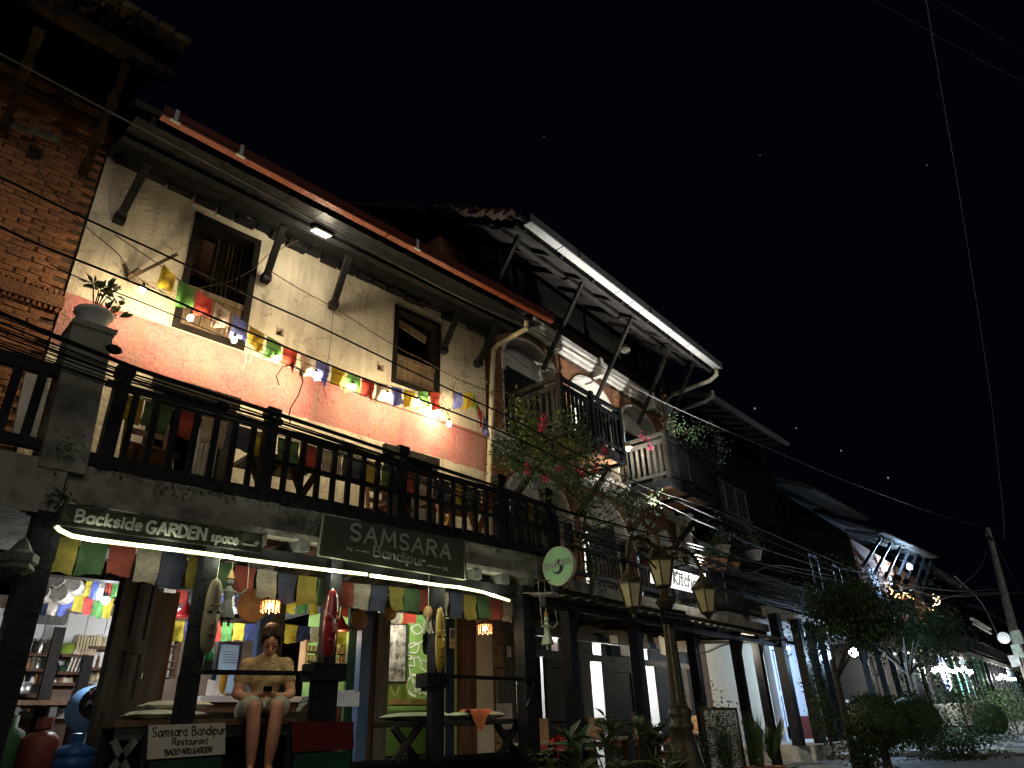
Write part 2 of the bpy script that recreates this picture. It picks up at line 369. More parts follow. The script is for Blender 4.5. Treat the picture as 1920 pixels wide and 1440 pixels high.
# ------------------------------------------------------------------ stroke lettering
def arc(cx, cy, rx, ry, a0, a1, n=9):
    return [(cx + rx * math.cos(R_(a0 + (a1 - a0) * i / n)), cy + ry * math.sin(R_(a0 + (a1 - a0) * i / n))) for i in range(n + 1)]
G = {
 'A': (.7, [[(0, 0), (.35, 1), (.7, 0)], [(.13, .36), (.57, .36)]]), 'B': (.6, [[(0, 0), (0, 1)], [(0, 1)] + arc(.2, .76, .28, .24, 90, -90) + [(0, .52)], [(.2, .52)] + arc(.25, .26, .33, .26, 90, -90) + [(0, 0)]]),
 'C': (.65, [arc(.36, .5, .34, .5, 50, 310)]), 'D': (.65, [[(0, 0), (0, 1)], [(0, 1)] + arc(.15, .5, .5, .5, 90, -90) + [(0, 0)]]), 'E': (.5, [[(.5, 1), (0, 1), (0, 0), (.5, 0)], [(0, .52), (.42, .52)]]),
 'G': (.7, [arc(.36, .5, .35, .5, 50, 330) + [(.68, .42), (.4, .42)]]), 'K': (.6, [[(0, 0), (0, 1)], [(.55, 1), (.02, .45), (.6, 0)]]), 'M': (.85, [[(0, 0), (.08, 1), (.42, .3), (.76, 1), (.85, 0)]]),
 'N': (.65, [[(0, 0), (0, 1), (.65, 0), (.65, 1)]]), 'R': (.62, [[(0, 0), (0, 1)], [(0, 1)] + arc(.25, .76, .32, .24, 90, -90) + [(0, .52)], [(.25, .52), (.62, 0)]]), 'S': (.55, [arc(.28, .75, .26, .25, 30, 270, 8) + arc(.27, .25, .27, .25, 90, -150, 8)[1:]]),
 'Y': (.65, [[(0, 1), (.33, .5), (.65, 1)], [(.33, .5), (.33, 0)]]),
 'a': (.5, [arc(.25, .3, .25, .3, 40, 320), [(.5, .6), (.48, .1), (.54, 0)]]), 'c': (.45, [arc(.26, .3, .25, .3, 50, 310)]), 'd': (.5, [arc(.25, .3, .25, .3, 40, 320), [(.5, 1), (.5, 0)]]),
 'e': (.5, [[(.03, .3), (.48, .33)] + arc(.26, .3, .24, .3, 10, 320)]), 'i': (.1, [[(.05, .6), (.05, 0)], [(.05, .82), (.06, .88)]]), 'k': (.45, [[(0, 1), (0, 0)], [(.42, .6), (.02, .26), (.45, 0)]]), 'K2': (.5, []),
 'm': (.75, [[(0, .6), (0, 0)], [(0, .45)] + arc(.19, .4, .17, .2, 160, 0) + [(.36, 0)], [(.37, .45)] + arc(.55, .4, .17, .2, 160, 0) + [(.72, 0)]]), 'n': (.45, [[(0, .6), (0, 0)], [(0, .42)] + arc(.22, .38, .2, .22, 160, 0) + [(.42, 0)]]),
 'p': (.5, [[(0, .6), (0, -.35)], arc(.24, .3, .24, .3, 150, -150)]), 'r': (.32, [[(0, .6), (0, 0)], [(0, .4)] + arc(.2, .4, .16, .2, 150, 40)]), 's': (.38, [arc(.2, .45, .17, .15, 30, 270, 6) + arc(.19, .15, .18, .15, 90, -150, 6)[1:]]),
 't': (.35, [[(.16, .9), (.16, .05), (.3, 0)], [(0, .6), (.34, .6)]]), 'u': (.45, [[(0, .6)] + arc(.21, .22, .2, .22, 180, 360) + [(.42, .6)], [(.42, .6), (.42, 0)]]), 'h': (.45, [[(0, 1), (0, 0)], [(0, .42)] + arc(.22, .38, .2, .22, 160, 0) + [(.42, 0)]]),
 'x': (.35, [[(0, .5), (.35, .1)], [(0, .1), (.35, .5)]]), '-': (.9, [[(0, .3), (.9, .3)]]), '>': (1.0, [[(0, .2), (.95, .2), (.95, .75)], [(.8, .55), (.95, .78), (1.1, .55)]]), "'": (.1, [[(.05, 1), (.05, .8)]]), ' ': (.35, []), '.': (.1, [[(.03, 0), (.06, .05)]]),
}
def lettering(mb, text, a, b, h, up, nrm, stroke, thick=.004, jit=.012, gap=.2):
    """text between points a and b (baseline), cap height h along up"""
    kk = 0
    a, b, up, nrm = Vector(a), Vector(b), Vector(up).normalized(), Vector(nrm).normalized()
    tot = sum(G[c][0] + gap for c in text) - gap
    dx = (b - a) / tot; x = 0
    for c in text:
        wd, polys = G[c]
        for pl in polys:
            pts = [a + dx * (x + px_ + random.uniform(-jit, jit)) + up * h * (py_ + random.uniform(-jit, jit)) + nrm * thick for px_, py_ in pl]
            for p, q in zip(pts, pts[1:]):
                e = (q - p); e = e.normalized() * stroke * .3 if e.length else e
                wv = stroke * random.uniform(.85, 1.2)
                kk += 1; dz = nrm * (kk % 40) * .00012
                mb.beam(p - e + dz, q + e + dz, thick, wv, up=(q - p).cross(nrm) if (q - p).length else (0, 0, 1))
        x += wd + gap
# ================================================================== GROUND
g = MB()
def gz(x, y): return max(0, min(.35, (x - 7) * .055)) + max(0, min(.5, (x - 25) * .01))
gx = [-40, -10, 0, 5, 7, 10, 13.5, 20, 25, 40, 75, 300]; gy = [-60, -10, 0, 4, 30, 300]
vs = [(x, y, gz(x, y) - .02) for y in gy for x in gx]
n_ = len(gx)
g.add(vs, [(j * n_ + i, j * n_ + i + 1, (j + 1) * n_ + i + 1, (j + 1) * n_ + i) for j in range(len(gy) - 1) for i in range(n_ - 1)])
ground = struct(g.build('ground', ROADM))
pave_src = []
for k in range(4):
    q = MB(); q.box(-.28, .28, -.2, .2, -.03, .035, j=.02); pave_src.append(q)
pave_o = []
for k in range(220):
    i, j = k % 22, k // 22
    lx = 8.6 + i * .6 + (j % 2) * .3; off = -2.35 - j * .43
    p = M2 @ Vector((lx, off, 0)); p.z = gz(p.x, p.y) - .005 + random.uniform(-.006, .006)
    if k < 4:
        src = pave_src[k].build('paving_stone', PAVE, ground); pave_o.append(src)
    else: src = dup(pave_o[k % 4], ground)
    # meshes were built round the world origin and hold the ground's offset
    src.matrix_local = Matrix.Translation(p - ground.location) @ Matrix.Rotation(TH2, 4, 'Z') @ Matrix.Translation(ground.location)
# raised plinths the houses stand on
m = MB(); m.box(-6, 6.98, 5.75, 7.2, -.1, .78); m.box(-6, 6.98, 7.2, 10.4, -.1, .775)
pl1 = struct(m.build('plinth', CONCD))
m = MB(M2); m.box(.02, 7.0, -1.75, 0, -.1, .32); m.box(.02, 7, 0, 3.2, -.1, .33)
struct(m.build('plinth', CONC))
m = MB(M2); m.box(7.02, 14.2, -1.75, 3, -.1, .60); m.box(7.6, 14.0, -2.1, -1.76, -.1, .42)
struct(m.build('plinth', CONCW))

# ================================================================== HOUSE 1: cream house of the restaurant
YW = 7.3
b1 = thing('restaurant_house', 'cream plastered house with a red painted band, two dark windows and an orange gutter', 'building', (4, YW, 0))
def bx1(px, py, Y=YW): p = A1(px, py, Y); return p.x, p.z
win1 = (2.07, 2.92, 5.20, 6.85); win2 = (5.06, 5.94, 5.50, 6.82)
dx0, _ = bx1(298, 687); dx1, dz = bx1(443, 733); door1 = (dx0, dx1 + .02, 2.95, 4.53)
ex0, _ = bx1(722, 816); ex1, ez = bx1(817, 842); door2 = (ex0, ex1, 2.95, 4.5)
v1, v1z = bx1(526, 622); v2, v2z = bx1(714, 688); v3, v3z = bx1(458, 414)
hv = [(v1 - .05, v1 + .05, v1z - .06, v1z + .06), (v2 - .05, v2 + .05, v2z - .06, v2z + .06)]
m = MB(); wallcells(m, 1.02, 6.9, 2.72, 7.12, YW, .35, [win1, win2, door1, door2] + hv)
m.build('wall', CREAM, b1)
m = MB()                                          # thin broken lip of plaster along the wall top
x = 1.1
while x < 6.8:
    d = random.uniform(.15, .4); m.box(x, x + d * .8, YW - .012, YW + .05, 7.1, 7.12 + random.uniform(.02, .1), j=.01); x += d
m.build('plaster_edge', CREAM, b1)
for (px, py, L_) in ((461, 662, .22), (612, 700, .16), (470, 668, .1), (800, 768, .2)):
    q = A1(px, py, YW); m = MB(); m.tube([(q.x, YW - .001, q.z), (q.x + .012, YW - .001, q.z - L_ * .5), (q.x - .004, YW - .001, q.z - L_)], [.012, .009, .004], 5); m.build('paint_drip', BEIGE, b1)
m = MB(); m.box(1.0, 6.92, 7.75, 7.8, .78, 7.1); m.box(1.02, 6.9, 7.66, 7.75, 7.0, 7.1)
# dark rooms behind the openings of the upper floors
m = MB(); m.box(1.05, 6.88, 9.0, 9.05, 2.72, 7.1); m.box(1.05, 6.88, 7.66, 9.0, 4.7, 4.8); m.box(1.0, 1.05, 7.66, 9, 2.72, 7.1); m.box(6.88, 6.93, 7.66, 9, 2.72, 7.1)
m.build('inner_wall', DARKI, b1)
# roof: slopes up from the eave, planks and rafters below, gutter along the edge
YG, ZG = 6.1, 6.80
m = MB(); m.add([(.95, YG, ZG + .04), (7.1, YG, ZG + .04), (7.1, 10.2, 9.6), (.95, 10.2, 9.6), (.95, YG, ZG + .12), (7.1, YG, ZG + .12), (7.1, 10.2, 9.68), (.95, 10.2, 9.68)], [(3, 2, 1, 0), (4, 5, 6, 7), (0, 1, 5, 4), (1, 2, 6, 5), (2, 3, 7, 6), (3, 0, 4, 7)])
rf = m.build('roof', ROOFD, b1)
for i in range(15):                               # rafters under the eave
    x = 1.15 + i * .405
    m = MB(); m.beam((x, YG + .03, ZG - .02), (x, YW + .02, ZG + .30), .06, .09); m.build('rafter', BWOOD, b1)
for k in range(6):                                # boarding under the rafters
    y0 = YG + .06 + k * .19; z0 = ZG - .07 + (y0 - YG) * .27
    m = MB(); m.hexa([(1.0, y0, z0), (7.08, y0, z0), (7.08, y0 + .18, z0 + .048), (1.0, y0 + .18, z0 + .048), (1.0, y0, z0 + .012), (7.08, y0, z0 + .012), (7.08, y0 + .18, z0 + .06), (1.0, y0 + .18, z0 + .06)]); m.build('soffit_plank', BWOOD, b1)
m = MB(); m.beam((1.0, 6.62, 6.86), (7.05, 6.62, 6.86), .10, .12); m.build('purlin', BWOOD, b1)
m = MB()
x = 1.1
while x < 6.85:                                   # wall plate and the blocks that sit on it
    d = random.uniform(.2, .34); m.box(x, x + d - .04, YW - .1 - random.uniform(0, .05), YW - .005, 6.98 + random.uniform(-.05, .04), 7.16); x += d
m.build('wall_plate', BWOOD, b1)
gt = MB()
for a, b in ((1.18, 3.98), (4.0, 7.16)):
    gt.hexa([(a, YG - .115, ZG - .045), (b, YG - .115, ZG - .045), (b, YG - .045, ZG - .045), (a, YG - .045, ZG - .045), (a, YG - .115, ZG - .03), (b, YG - .115, ZG - .03), (b, YG - .045, ZG - .03), (a, YG - .045, ZG - .03)]); gt.box(a, b, YG - .13, YG - .116, ZG - .045, ZG - .014)
gut = gt.build('gutter', GUT, b1)
m = MB(); m.box(1.18, 7.16, YG - .145, YG - .132, ZG - .012, ZG + .085); m.build('gutter_lip', GUTD, gut)
for px in (320, 441, 770):
    p = A1(px, 235 + (px - 320) * .52, YG)
    m = MB(); m.box(p.x - .02, p.x + .02, YG - .155, YG - .146, ZG - .05, ZG + .1); m.box(p.x - .05, p.x + .05, YG - .16, YG - .13, ZG - .065, ZG - .046); m.build('bracket', GUTW, gut)
for (a, b) in (((225, 408), (278, 305)), ((499, 520), (532, 422)), ((626, 570), (655, 478)), ((832, 655), (868, 565)), ((897, 680), (935, 608))):
    p = A1(*a, 7.24); q = A1(*b, 6.68)
    m = MB(); m.beam(p, q, .065, .08, up=(1, 0, 0)); m.box(p.x - .055, p.x + .055, 7.19, 7.298, p.z - .06, p.z + .04)
    m.build('roof_strut', BWOOD, b1)
# windows
def old_window(h, frame=.09, shutter=0, curtain=False, yb=YW + .352, lintel=False):
    x0, x1, z0, z1 = h
    m = MB(); m.box(x0, x0 + frame, YW - .015, yb, z0, z1); m.box(x1 - frame, x1, YW - .015, yb, z0, z1)
    m.box(x0 + frame, x1 - frame, YW - .012, yb, z1 - frame, z1); m.box(x0 + frame, x1 - frame, YW - .012, yb, z0, z0 + frame)
    w_ = m.build('window', DFRAME, b1)
    if shutter:
        n = 6
        for i in range(n):
            a = x0 + frame + (x1 - x0 - 2 * frame) * i / n; bb = a + (x1 - x0 - 2 * frame) / n - .008
            q = MB(); q.box(a, bb, YW + .03 + random.uniform(0, .01), YW + .055, z0 + frame, z0 + shutter); q.build('plank', SHUT, w_)
        q = MB(); q.box(x0 + frame, x1 - frame, YW + .01, YW + .028, z0 + shutter - .07, z0 + shutter); q.build('rail', SHUT, w_)
        q = MB(); q.box(x0 + frame, x1 - frame, YW + .01, YW + .028, z0 + frame, z0 + frame + .05); q.build('rail', SHUT, w_)
    if curtain:
        q = MB(); pts = []
        n = 22; a = x0 + (x1 - x0) * .42; bb = x1 - frame
        for i in range(n + 1):
            xx = a + (bb - a) * i / n; pts.append((xx, YW + .22 + .025 * math.sin(i * 1.9)))
        vs = [(p[0], p[1], z) for z in (z0 + shutter, z1 - frame) for p in pts]
        q.add(vs, [(i, i + 1, n + 2 + i, n + 1 + i) for i in range(n)]); q.build('curtain', OLDW, w_)
    return w_
W1 = old_window(win1, .08, .62, True)
W2 = old_window(win2, .08, .5, False)
q = MB(); q.beam((5.2, 7.42, 6.62), (5.75, 7.42, 6.50), .03, .12); q.build('slanted_board', SHUT, W2)
for d, nm in ((door1, 'door'), (door2, 'door')):
    x0, x1, z0, z1 = d
    m = MB(); m.box(x0, x0 + .1, YW - .04, YW + .12, z0, z1 - .1); m.box(x1 - .1, x1, YW - .04, YW + .12, z0, z1 - .1); m.box(x0 - .03, x1 + .03, YW - .06, YW + .12, z1 - .1, z1 + .03); m.box(x0 + .1, x1 - .1, YW - .03, YW + .12, z1 - .32, z1 - .27)
    o = m.build('door', DFRAME, b1)
    for i in range(5):
        a = x1 - .36 + i * .05
        q = MB(); q.box(a, a + .044, YW + .02 + .006 * (i % 2), YW + .06, z0 + .02, z1 - .34); q.build('plank', GWOOD, o)
m = MB()
for h in hv: m.box(h[0] - .01, h[0], YW - .004, YW + .1, h[2] - .01, h[3] + .01)
m.build('vent_edge', BRICK, b1)
m = MB(); m.lathe((v3, 7.22, v3z - .06), [(.05, 0), (.075, .03), (.07, .12), (.05, .15)], 12); tag(m.build('round_vent', DWOOD), 'small round dark vent pot under the eave of the cream house', 'vent')
# sagging wire loop that sticks out of the upper railing
# flood light under the eave
p = A1(602, 436, 6.55)
fl = thing('flood_light', 'square flood light with a pale face under the orange gutter', 'lamp', p)
m = MB(); m.hexa([p + Vector(v) for v in ((-.13, -.09, -.03), (.13, -.09, -.03), (.13, .09, .03), (-.13, .09, .03), (-.13, -.09, .02), (.13, -.09, .02), (.13, .09, .08), (-.13, .09, .08))]); m.build('housing', BWOOD, fl)
m = MB(); m.hexa([p + Vector(v) for v in ((-.11, -.07, -.045), (.11, -.07, -.045), (.11, .07, .01), (-.11, .07, .01), (-.11, -.07, -.032), (.11, -.07, -.032), (.11, .07, .023), (-.11, .07, .023))]); m.build('panel', E_FLOOD, fl)
bulb_light('flood_beam', p + Vector((0, -.02, -.14)), 16, (1, .86, .62), fl, .1)

# downpipe between the two houses
pts = [A1(988, 600, 6.25), A1(986, 617, 6.35), A1(935, 645, 7.1), A1(926, 655, 7.17), A1(924, 690, 7.17), A1(917, 900, 7.17), A1(917, 900, 7.17) - Vector((0, 0, .9))]
m = MB(); m.tube(pts, .042, 10); dp = m.build('downpipe', PIPE, None, True); tag(dp, 'cream downpipe at the seam of the cream house and the brick house', 'pipe')
for t in (.15, .5, .8):
    pp = pts[3].lerp(pts[5], t); q = MB(); q.lathe(pp, [(.05, -.02), (.05, .02)], 10); q.build('clip', PIPE, dp)

# ================================================================== HOUSE 0: brick house at the left edge
b0 = thing('brick_house', 'tall brick house with a deep carved timber eave at the left edge', 'building', (-1, YW, 0))
m = MB(); m.box(-5, 1.0, YW + .02, YW + .5, 2.7, 8.6); m.box(.9, 1.0, YW + .5, 10, 2.7, 8.6); m.build('wall', MORTAR, b0)
bricks_src = []
for k, mm in enumerate((BRICK, BRICK2, BRICK3, BRICK)):
    q = MB(); q.box(-.105, .105, -.02, .05, -.026, .026, j=.004); o = q.build('brick', mm, b0); o.location = (0, 0, -50); bricks_src.append(o)
# local meshes: undo the parent's offset so that they can be placed freely
for o in bricks_src:
    off = Vector(b0.location)
    for v in o.data.vertices: v.co += off
stuff = MB(); cnt = 0
row = 0; z = 3.0
first = {0: True, 1: True, 2: True, 3: True}
def brickcol(z, x): 
    return random.choice((0, 0, 1, 1, 3, 2)) if z > 5.4 else random.choice((0, 2, 2, 3, 1))
while z < 7.6:
    if 4.93 < z < 5.12: z += .062; row += 1; continue
    x = .89 - (row % 2) * .11
    while x > -1.6:
        inner = x > -.35 and 4.2 < z < 7.3
        jx, jy = random.uniform(-.006, .006), random.uniform(-.008, .006)
        if inner and cnt < 296:
            k = brickcol(z, x); o = bricks_src[k]
            if not first[k]: o = dup(o, b0)
            first[k] = False
            o.location = Vector((x + jx, YW + .012 + jy, z)) - b0.location; cnt += 1
        else:
            stuff.box(x - .105 + jx, x + .105 + jx, YW - .008 + jy, YW + .06, z - .026, z + .026)
        x -= .22
    z += .062; row += 1
stuff.build('brickwork', BRICK, b0, kind='stuff')
# carved string course with a saw-tooth row above and below
m = MB(); m.box(-3, 1.03, YW - .05, YW + .02, 4.96, 5.10); m.build('string_course', BRICK2, b0)
for zz in (5.13, 4.93):
    m = MB()
    for i in range(60): m.box(1.0 - i * .05, 1.0 - i * .05 - .026, YW - .045, YW + .02, zz - .022, zz + .022, j=.004)
    m.build('dentil_course', BRICK, b0, kind='stuff')
m = MB(); m.box(-3, 1.02, YW - .07, YW - .0, 7.18, 7.28); m.build('band_course', BRICK3, b0)
m = MB(); a, b = A1(15, 232, 7.2), A1(113, 262, 7.2); m.beam(a, b, .05, .05); m.build('lintel', GWOOD, b0)
# eave
Ye, Ze = 5.8, 7.66
m = MB(); m.add([(-5, Ye, Ze), (1.22, Ye, Ze), (1.22, 9.5, 9.6), (-5, 9.5, 9.6), (-5, Ye, Ze + .07), (1.22, Ye, Ze + .07), (1.22, 9.5, 9.67), (-5, 9.5, 9.67)], [(3, 2, 1, 0), (4, 5, 6, 7), (0, 1, 5, 4), (1, 2, 6, 5), (2, 3, 7, 6), (3, 0, 4, 7)])
m.build('roof', ROOFD, b0)
for i in range(14):
    x = 1.05 - i * .19
    m = MB(); m.beam((x, Ye + .06, Ze - .02), (x, 7.28, Ze + .76), .07, .10, up=(0, 0, 1)); m.build('rafter', OLDW, b0)
for i in range(16):
    x = 1.22 - i * .17
    m = MB(); m.box(x - .155, x - .01, Ye - .07, Ye + .12, Ze + .0, Ze + .05, j=.012); m.build('roof_tile', TILE, b0)
m = MB(); m.beam((1.12, 6.1, 7.43), (-3, 6.1, 7.43), .13, .13); m.ball((1.13, 6.1, 7.43), .085); m.build('eave_beam', OLDW, b0)
m = MB(); m.beam((1.0, 7.2, 7.55), (-3, 7.2, 7.55), .12, .16); m.build('wall_plate', BROWN, b0)
for (a, b) in (((155, 328), (240, 118)), ((5, 245), (75, 55))):
    p = A1(*a, 7.24); q = A1(*b, 6.15)
    m = MB(); k = 7
    for i in range(k):
        r0, r1 = p.lerp(q, i / k), p.lerp(q, (i + 1) / k)
        m.beam(r0, r1, .075 + .02 * (i % 2), .07 + .03 * ((i + 1) % 2), up=(1, 0, 0), w2=.06)
    m.build('carved_strut', OLDW, b0)
m = MB(); q = A1(65, 285, 7.26); m.box(q.x - .06, q.x + .06, 7.27, 7.31, q.z - .07, q.z + .07)
m.build('beam_hole_shade', DARKI, b0)  # solid dark block on the brick, standing in for the shade of a hole
# balcony of the brick house (left edge)
bb = thing('balcony', 'short balcony with black railing and green board left of the concrete pillar', 'balcony', (.2, 6.2, 2.6))
m = MB(); m.box(-3, 1.18, 5.92, 7.28, 2.56, 2.97, j=.006); m.build('slab', CONC, bb)
m = MB(); m.box(-3, 1.1, 5.96, 6.03, 3.66, 3.76); m.build('top_rail', BWOOD, bb)
m = MB(); m.box(-3, 1.1, 5.96, 6.03, 3.05, 3.13); m.build('bottom_rail', BWOOD, bb)
for i in range(8):
    x = 1.02 - i * .165; m = MB(); m.box(x - .03, x + .03, 5.965, 6.025, 3.13, 3.66); m.build('baluster', BWOOD, bb)
m = MB(); a, b, c, d = A1(88, 870, 6.05), A1(118, 872, 6.05), A1(152, 650, 6.05), A1(128, 640, 6.05); m.slab4(a, b, c, d, .03); m.build('green_board', DGREENP, bb)
m = MB(); a, b, c, d = A1(20, 830, 6.9), A1(75, 840, 6.9), A1(95, 700, 6.9), A1(48, 700, 6.9); m.slab4(a, b, c, d, .05); m.build('pale_panel', PLAST2, bb)

# ================================================================== BALCONY of house 1
bal = thing('balcony', 'long balcony of the cream house with black railing on a stained concrete slab', 'balcony', (4, 6.5, 2.7))
m = MB()
segs = 26
for i in range(segs):
    x0 = 1.2 + (6.92 - 1.2) * i / segs; x1 = 1.2 + (6.92 - 1.2) * (i + 1) / segs
    m.box(x0, x1, 5.97 + random.uniform(-.006, .006), 7.29, 2.74, 2.99 + random.uniform(-.01, .01))
m.build('slab', CONC, bal)
m = MB(); m.box(1.2, 6.95, 5.93, 6.06, 2.68, 2.735); m.build('edge_strip', CONC, bal)
for i in range(13):                               # joists under the slab
    x = 1.4 + i * .44; m = MB(); m.box(x, x + .13, 5.93, 7.25, 2.58, 2.679 if x > 0 else 2.7, j=.008); m.build('joist', GWOOD, bal)
m = MB()
for i in range(12): m.box(1.3 + i * .47, 1.3 + i * .47 + .44, 6.08, 7.2, 2.70, 2.735, j=.004)
m.build('ceiling_boards', SOFW, bal)
def rail_z(x): return 3.80 - (x - 1.3) * .012
posts = [1.42, 2.78, 4.35, 5.87, 6.75]
for x in posts:
    m = MB(); m.box(x - .055, x + .055, 5.95, 6.06, 2.99, 3.84); m.box(x - .07, x + .07, 5.94, 6.07, 3.842, 3.93, j=.004); m.build('post', BWOOD, bal)
m = MB(); m.beam((1.3, 6.0, 3.74), (6.95, 6.0, 3.71), .06, .045); m.build('top_rail', BWOOD, bal)
m = MB(); m.beam((2.84, 5.99, 3.40), (6.95, 5.99, 3.38), .03, .05); m.build('middle_rail', BWOOD, bal)
m = MB(); m.box(2.84, 6.7, 6.025, 6.05, 3.0, 3.15, j=.006); m.build('toe_board', BWOOD, bal)
m = MB(); m.beam((1.3, 6.0, 3.06), (6.95, 6.0, 3.04), .07, .10); m.build('bottom_rail', BWOOD, bal)
x = 1.55
while x < 6.9:
    if all(abs(x - q) > .09 for q in posts):
        m = MB(); m.box(x - .024, x + .024, 5.98, 6.02, 3.1, 3.72); m.build('baluster', BWOOD, bal)
    x += .178
# tall chairs and a stool seen between the balusters
def seat_on_balcony(x, y, lab, rot=0, mt=BROWN):
    t = thing('chair', lab, 'chair', (x, y, 2.99)); 
    for sx in (-.17, .17):
        for sy in (-.17, .17):
            m = MB(); m.beam((x + sx * 1.15, y + sy * 1.1, 2.99), (x + sx * .9, y + sy * .9, 3.43), .035); m.build('leg', mt, t)
    m = MB(); m.box(x - .2, x + .2, y - .2, y + .2, 3.43, 3.46); m.build('seat', mt, t)
    m = MB(); m.beam((x - .18, y + .19, 3.46), (x - .19, y + .25, 3.9), .035); m.beam((x + .18, y + .19, 3.46), (x + .19, y + .25, 3.9), .035)
    for z in (3.6, 3.74, 3.86): m.beam((x - .18, y + .215, z), (x + .18, y + .215, z), .015, .06)
    m.build('backrest', mt, t); return t
seat_on_balcony(1.95, 6.7, 'dark wooden chair behind the railing in front of the wider balcony door')
seat_on_balcony(4.75, 6.75, 'dark wooden chair in front of the narrower balcony door')
def trestle(x, y, z0, wd, dp, h, mt, lab, top_m, th=.05):
    t = thing('trestle_table', lab, 'table', (x, y, z0))
    m = MB(); m.box(x - wd / 2, x + wd / 2, y - dp / 2, y + dp / 2, z0 + h - th, z0 + h); m.build('tabletop', top_m, t)
    for sx in (-1, 1):
        xx = x + sx * (wd / 2 - .12)
        for s2 in (-1, 1):
            m = MB(); m.beam((xx + s2 * .16, y - dp * .38 + .03 * s2, z0), (xx - s2 * .14, y - dp * .38 + .03 * s2, z0 + h - th), .06, .05, up=(0, 1, 0)); m.build('leg', mt, t)
    return t
trestle(3.15, 6.55, 2.99, .7, .5, .62, BROWN, 'small trestle table behind the post of the balcony railing', GWOOD)
trestle(5.62, 6.6, 2.99, .75, .5, .66, ORAW, 'light wooden trestle table at the right end of the balcony', BROWN)

# concrete pillar with the flower pot on it
pil = thing('concrete_pillar', 'stained concrete pillar that carries the white flower pot', 'pillar', (1.1, 6.1, 2.6))
m = MB(); m.hexa([(.98, 5.9, 2.9), (1.30, 5.9, 2.9), (1.30, 6.25, 2.9), (.98, 6.25, 2.9), (.94, 5.93, 4.15), (1.25, 5.93, 4.15), (1.25, 6.22, 4.15), (.94, 6.22, 4.15)]); m.build('shaft', CONC, pil)
m = MB(); m.box(.93, 1.27, 5.9, 6.25, 4.152, 4.19, j=.006); m.build('cap', CONC, pil)
p = A1(172, 605, 6.06)
fp = thing('flower_pot', 'white fluted flower pot on the concrete pillar', 'pot', (p.x, 6.06, 4.19))
m = MB(); m.lathe((p.x, 6.06, 4.19), [(.09, 0), (.105, .03), (.135, .13), (.15, .14), (.16, .165), (.15, .18), (.13, .17)], 28, flute=.05); m.build('pot', POTW, fp, True)
pp = thing('potted_plant', 'leafy rubber plant growing in the white pot on the pillar', 'plant', (p.x, 6.06, 4.35))
def plant_leaves(parent, centers, leafmesh_mats, n, rad, L_, W_, up=.35):
    srcs = []
    for mm in leafmesh_mats:
        q = MB(); q.leaf((0, 0, 0), (1, 0, .0), (0, 0, 1), L_, W_)
        me = bpy.data.meshes.new('leaf'); me.from_pydata([tuple(v) for v in q.v], [], q.f); me.materials.append(mm); srcs.append(me)
    for c in centers:
        for i in range(n):
            a = random.uniform(0, 2 * math.pi); el = random.uniform(-.5, 1.0)
            d = Vector((math.cos(a) * math.cos(el), math.sin(a) * math.cos(el), math.sin(el) + up)).normalized()
            pos = Vector(c) + d * random.uniform(0, rad)
            o = bpy.data.objects.new('leaf', random.choice(srcs)); COL.objects.link(o); o.parent = parent
            org = Vector((0, 0, 0)); q = parent
            while q: org = org + q.location; q = q.parent
            rot = d.to_track_quat('X', 'Z').to_matrix().to_4x4() @ Matrix.Rotation(random.uniform(-.8, .8), 4, 'X')
            s_ = random.uniform(.7, 1.2); o.matrix_local = Matrix.Translation(pos - org) @ rot @ Matrix.Scale(s_, 4)
m = MB(); cs = []
for (ex, ez) in ((0.0, .22), (.09, .26), (-.08, .24), (.16, .15), (.17, .02), (.05, .30), (-.03, .18), (.11, .08)):
    e = (p.x + ex, 6.04 + random.uniform(-.08, .08), 4.36 + ez); cs.append(e); m.tube([(p.x, 6.06, 4.33), (p.x + ex * .5, 6.05, 4.36 + ez * .6), e], [.008, .006, .004], 5)
m.build('stem', BARK, pp)
plant_leaves(pp, cs, (LEAFD, LEAFD, LEAF, LEAFL), 14, .05, .10, .035)
m = MB()
for i in range(900):
    x = 1.25 + 5.6 * random.random(); d = abs(math.sin(x * 2.3) * math.sin(x * 5.1 + 1)) ** 2
    if random.random() < .25 + d: m.leaf((x, 5.955, 2.99 - abs(random.gauss(0, .02 + .07 * d))), (random.uniform(-1, 1), random.uniform(-.6, 0), random.uniform(-1, .3)), (0, 0, 1), .035, .02)
m.build('moss', LEAFD, bal, kind='stuff')
# moss and small weeds along the slab
for (px, py, s_, lab) in ((125, 850, .9, 'dark weeds growing at the foot of the concrete pillar'), (110, 940, .6, 'dry leafy scrub hanging at the left corner of the slab')):
    c = A1(px, py, 5.93); m = MB()
    for i in range(90):
        q = c + Vector((random.gauss(0, .07), random.uniform(-.05, .02), random.gauss(0, .08))) * s_
        m.leaf(q, (random.uniform(-1, 1), random.uniform(-1, .2), random.uniform(-1, 1)), (0, 0, 1), .05, .02)
    t = thing('weed', lab, 'plant', (c.x, c.y, c.z)); m.build('foliage', LEAFD, t, kind='stuff'); m = MB(); m.tube([c - Vector((0, 0, .12)), c + Vector((.02, 0, .1))], .006, 5); m.build('stem', BARK, t)

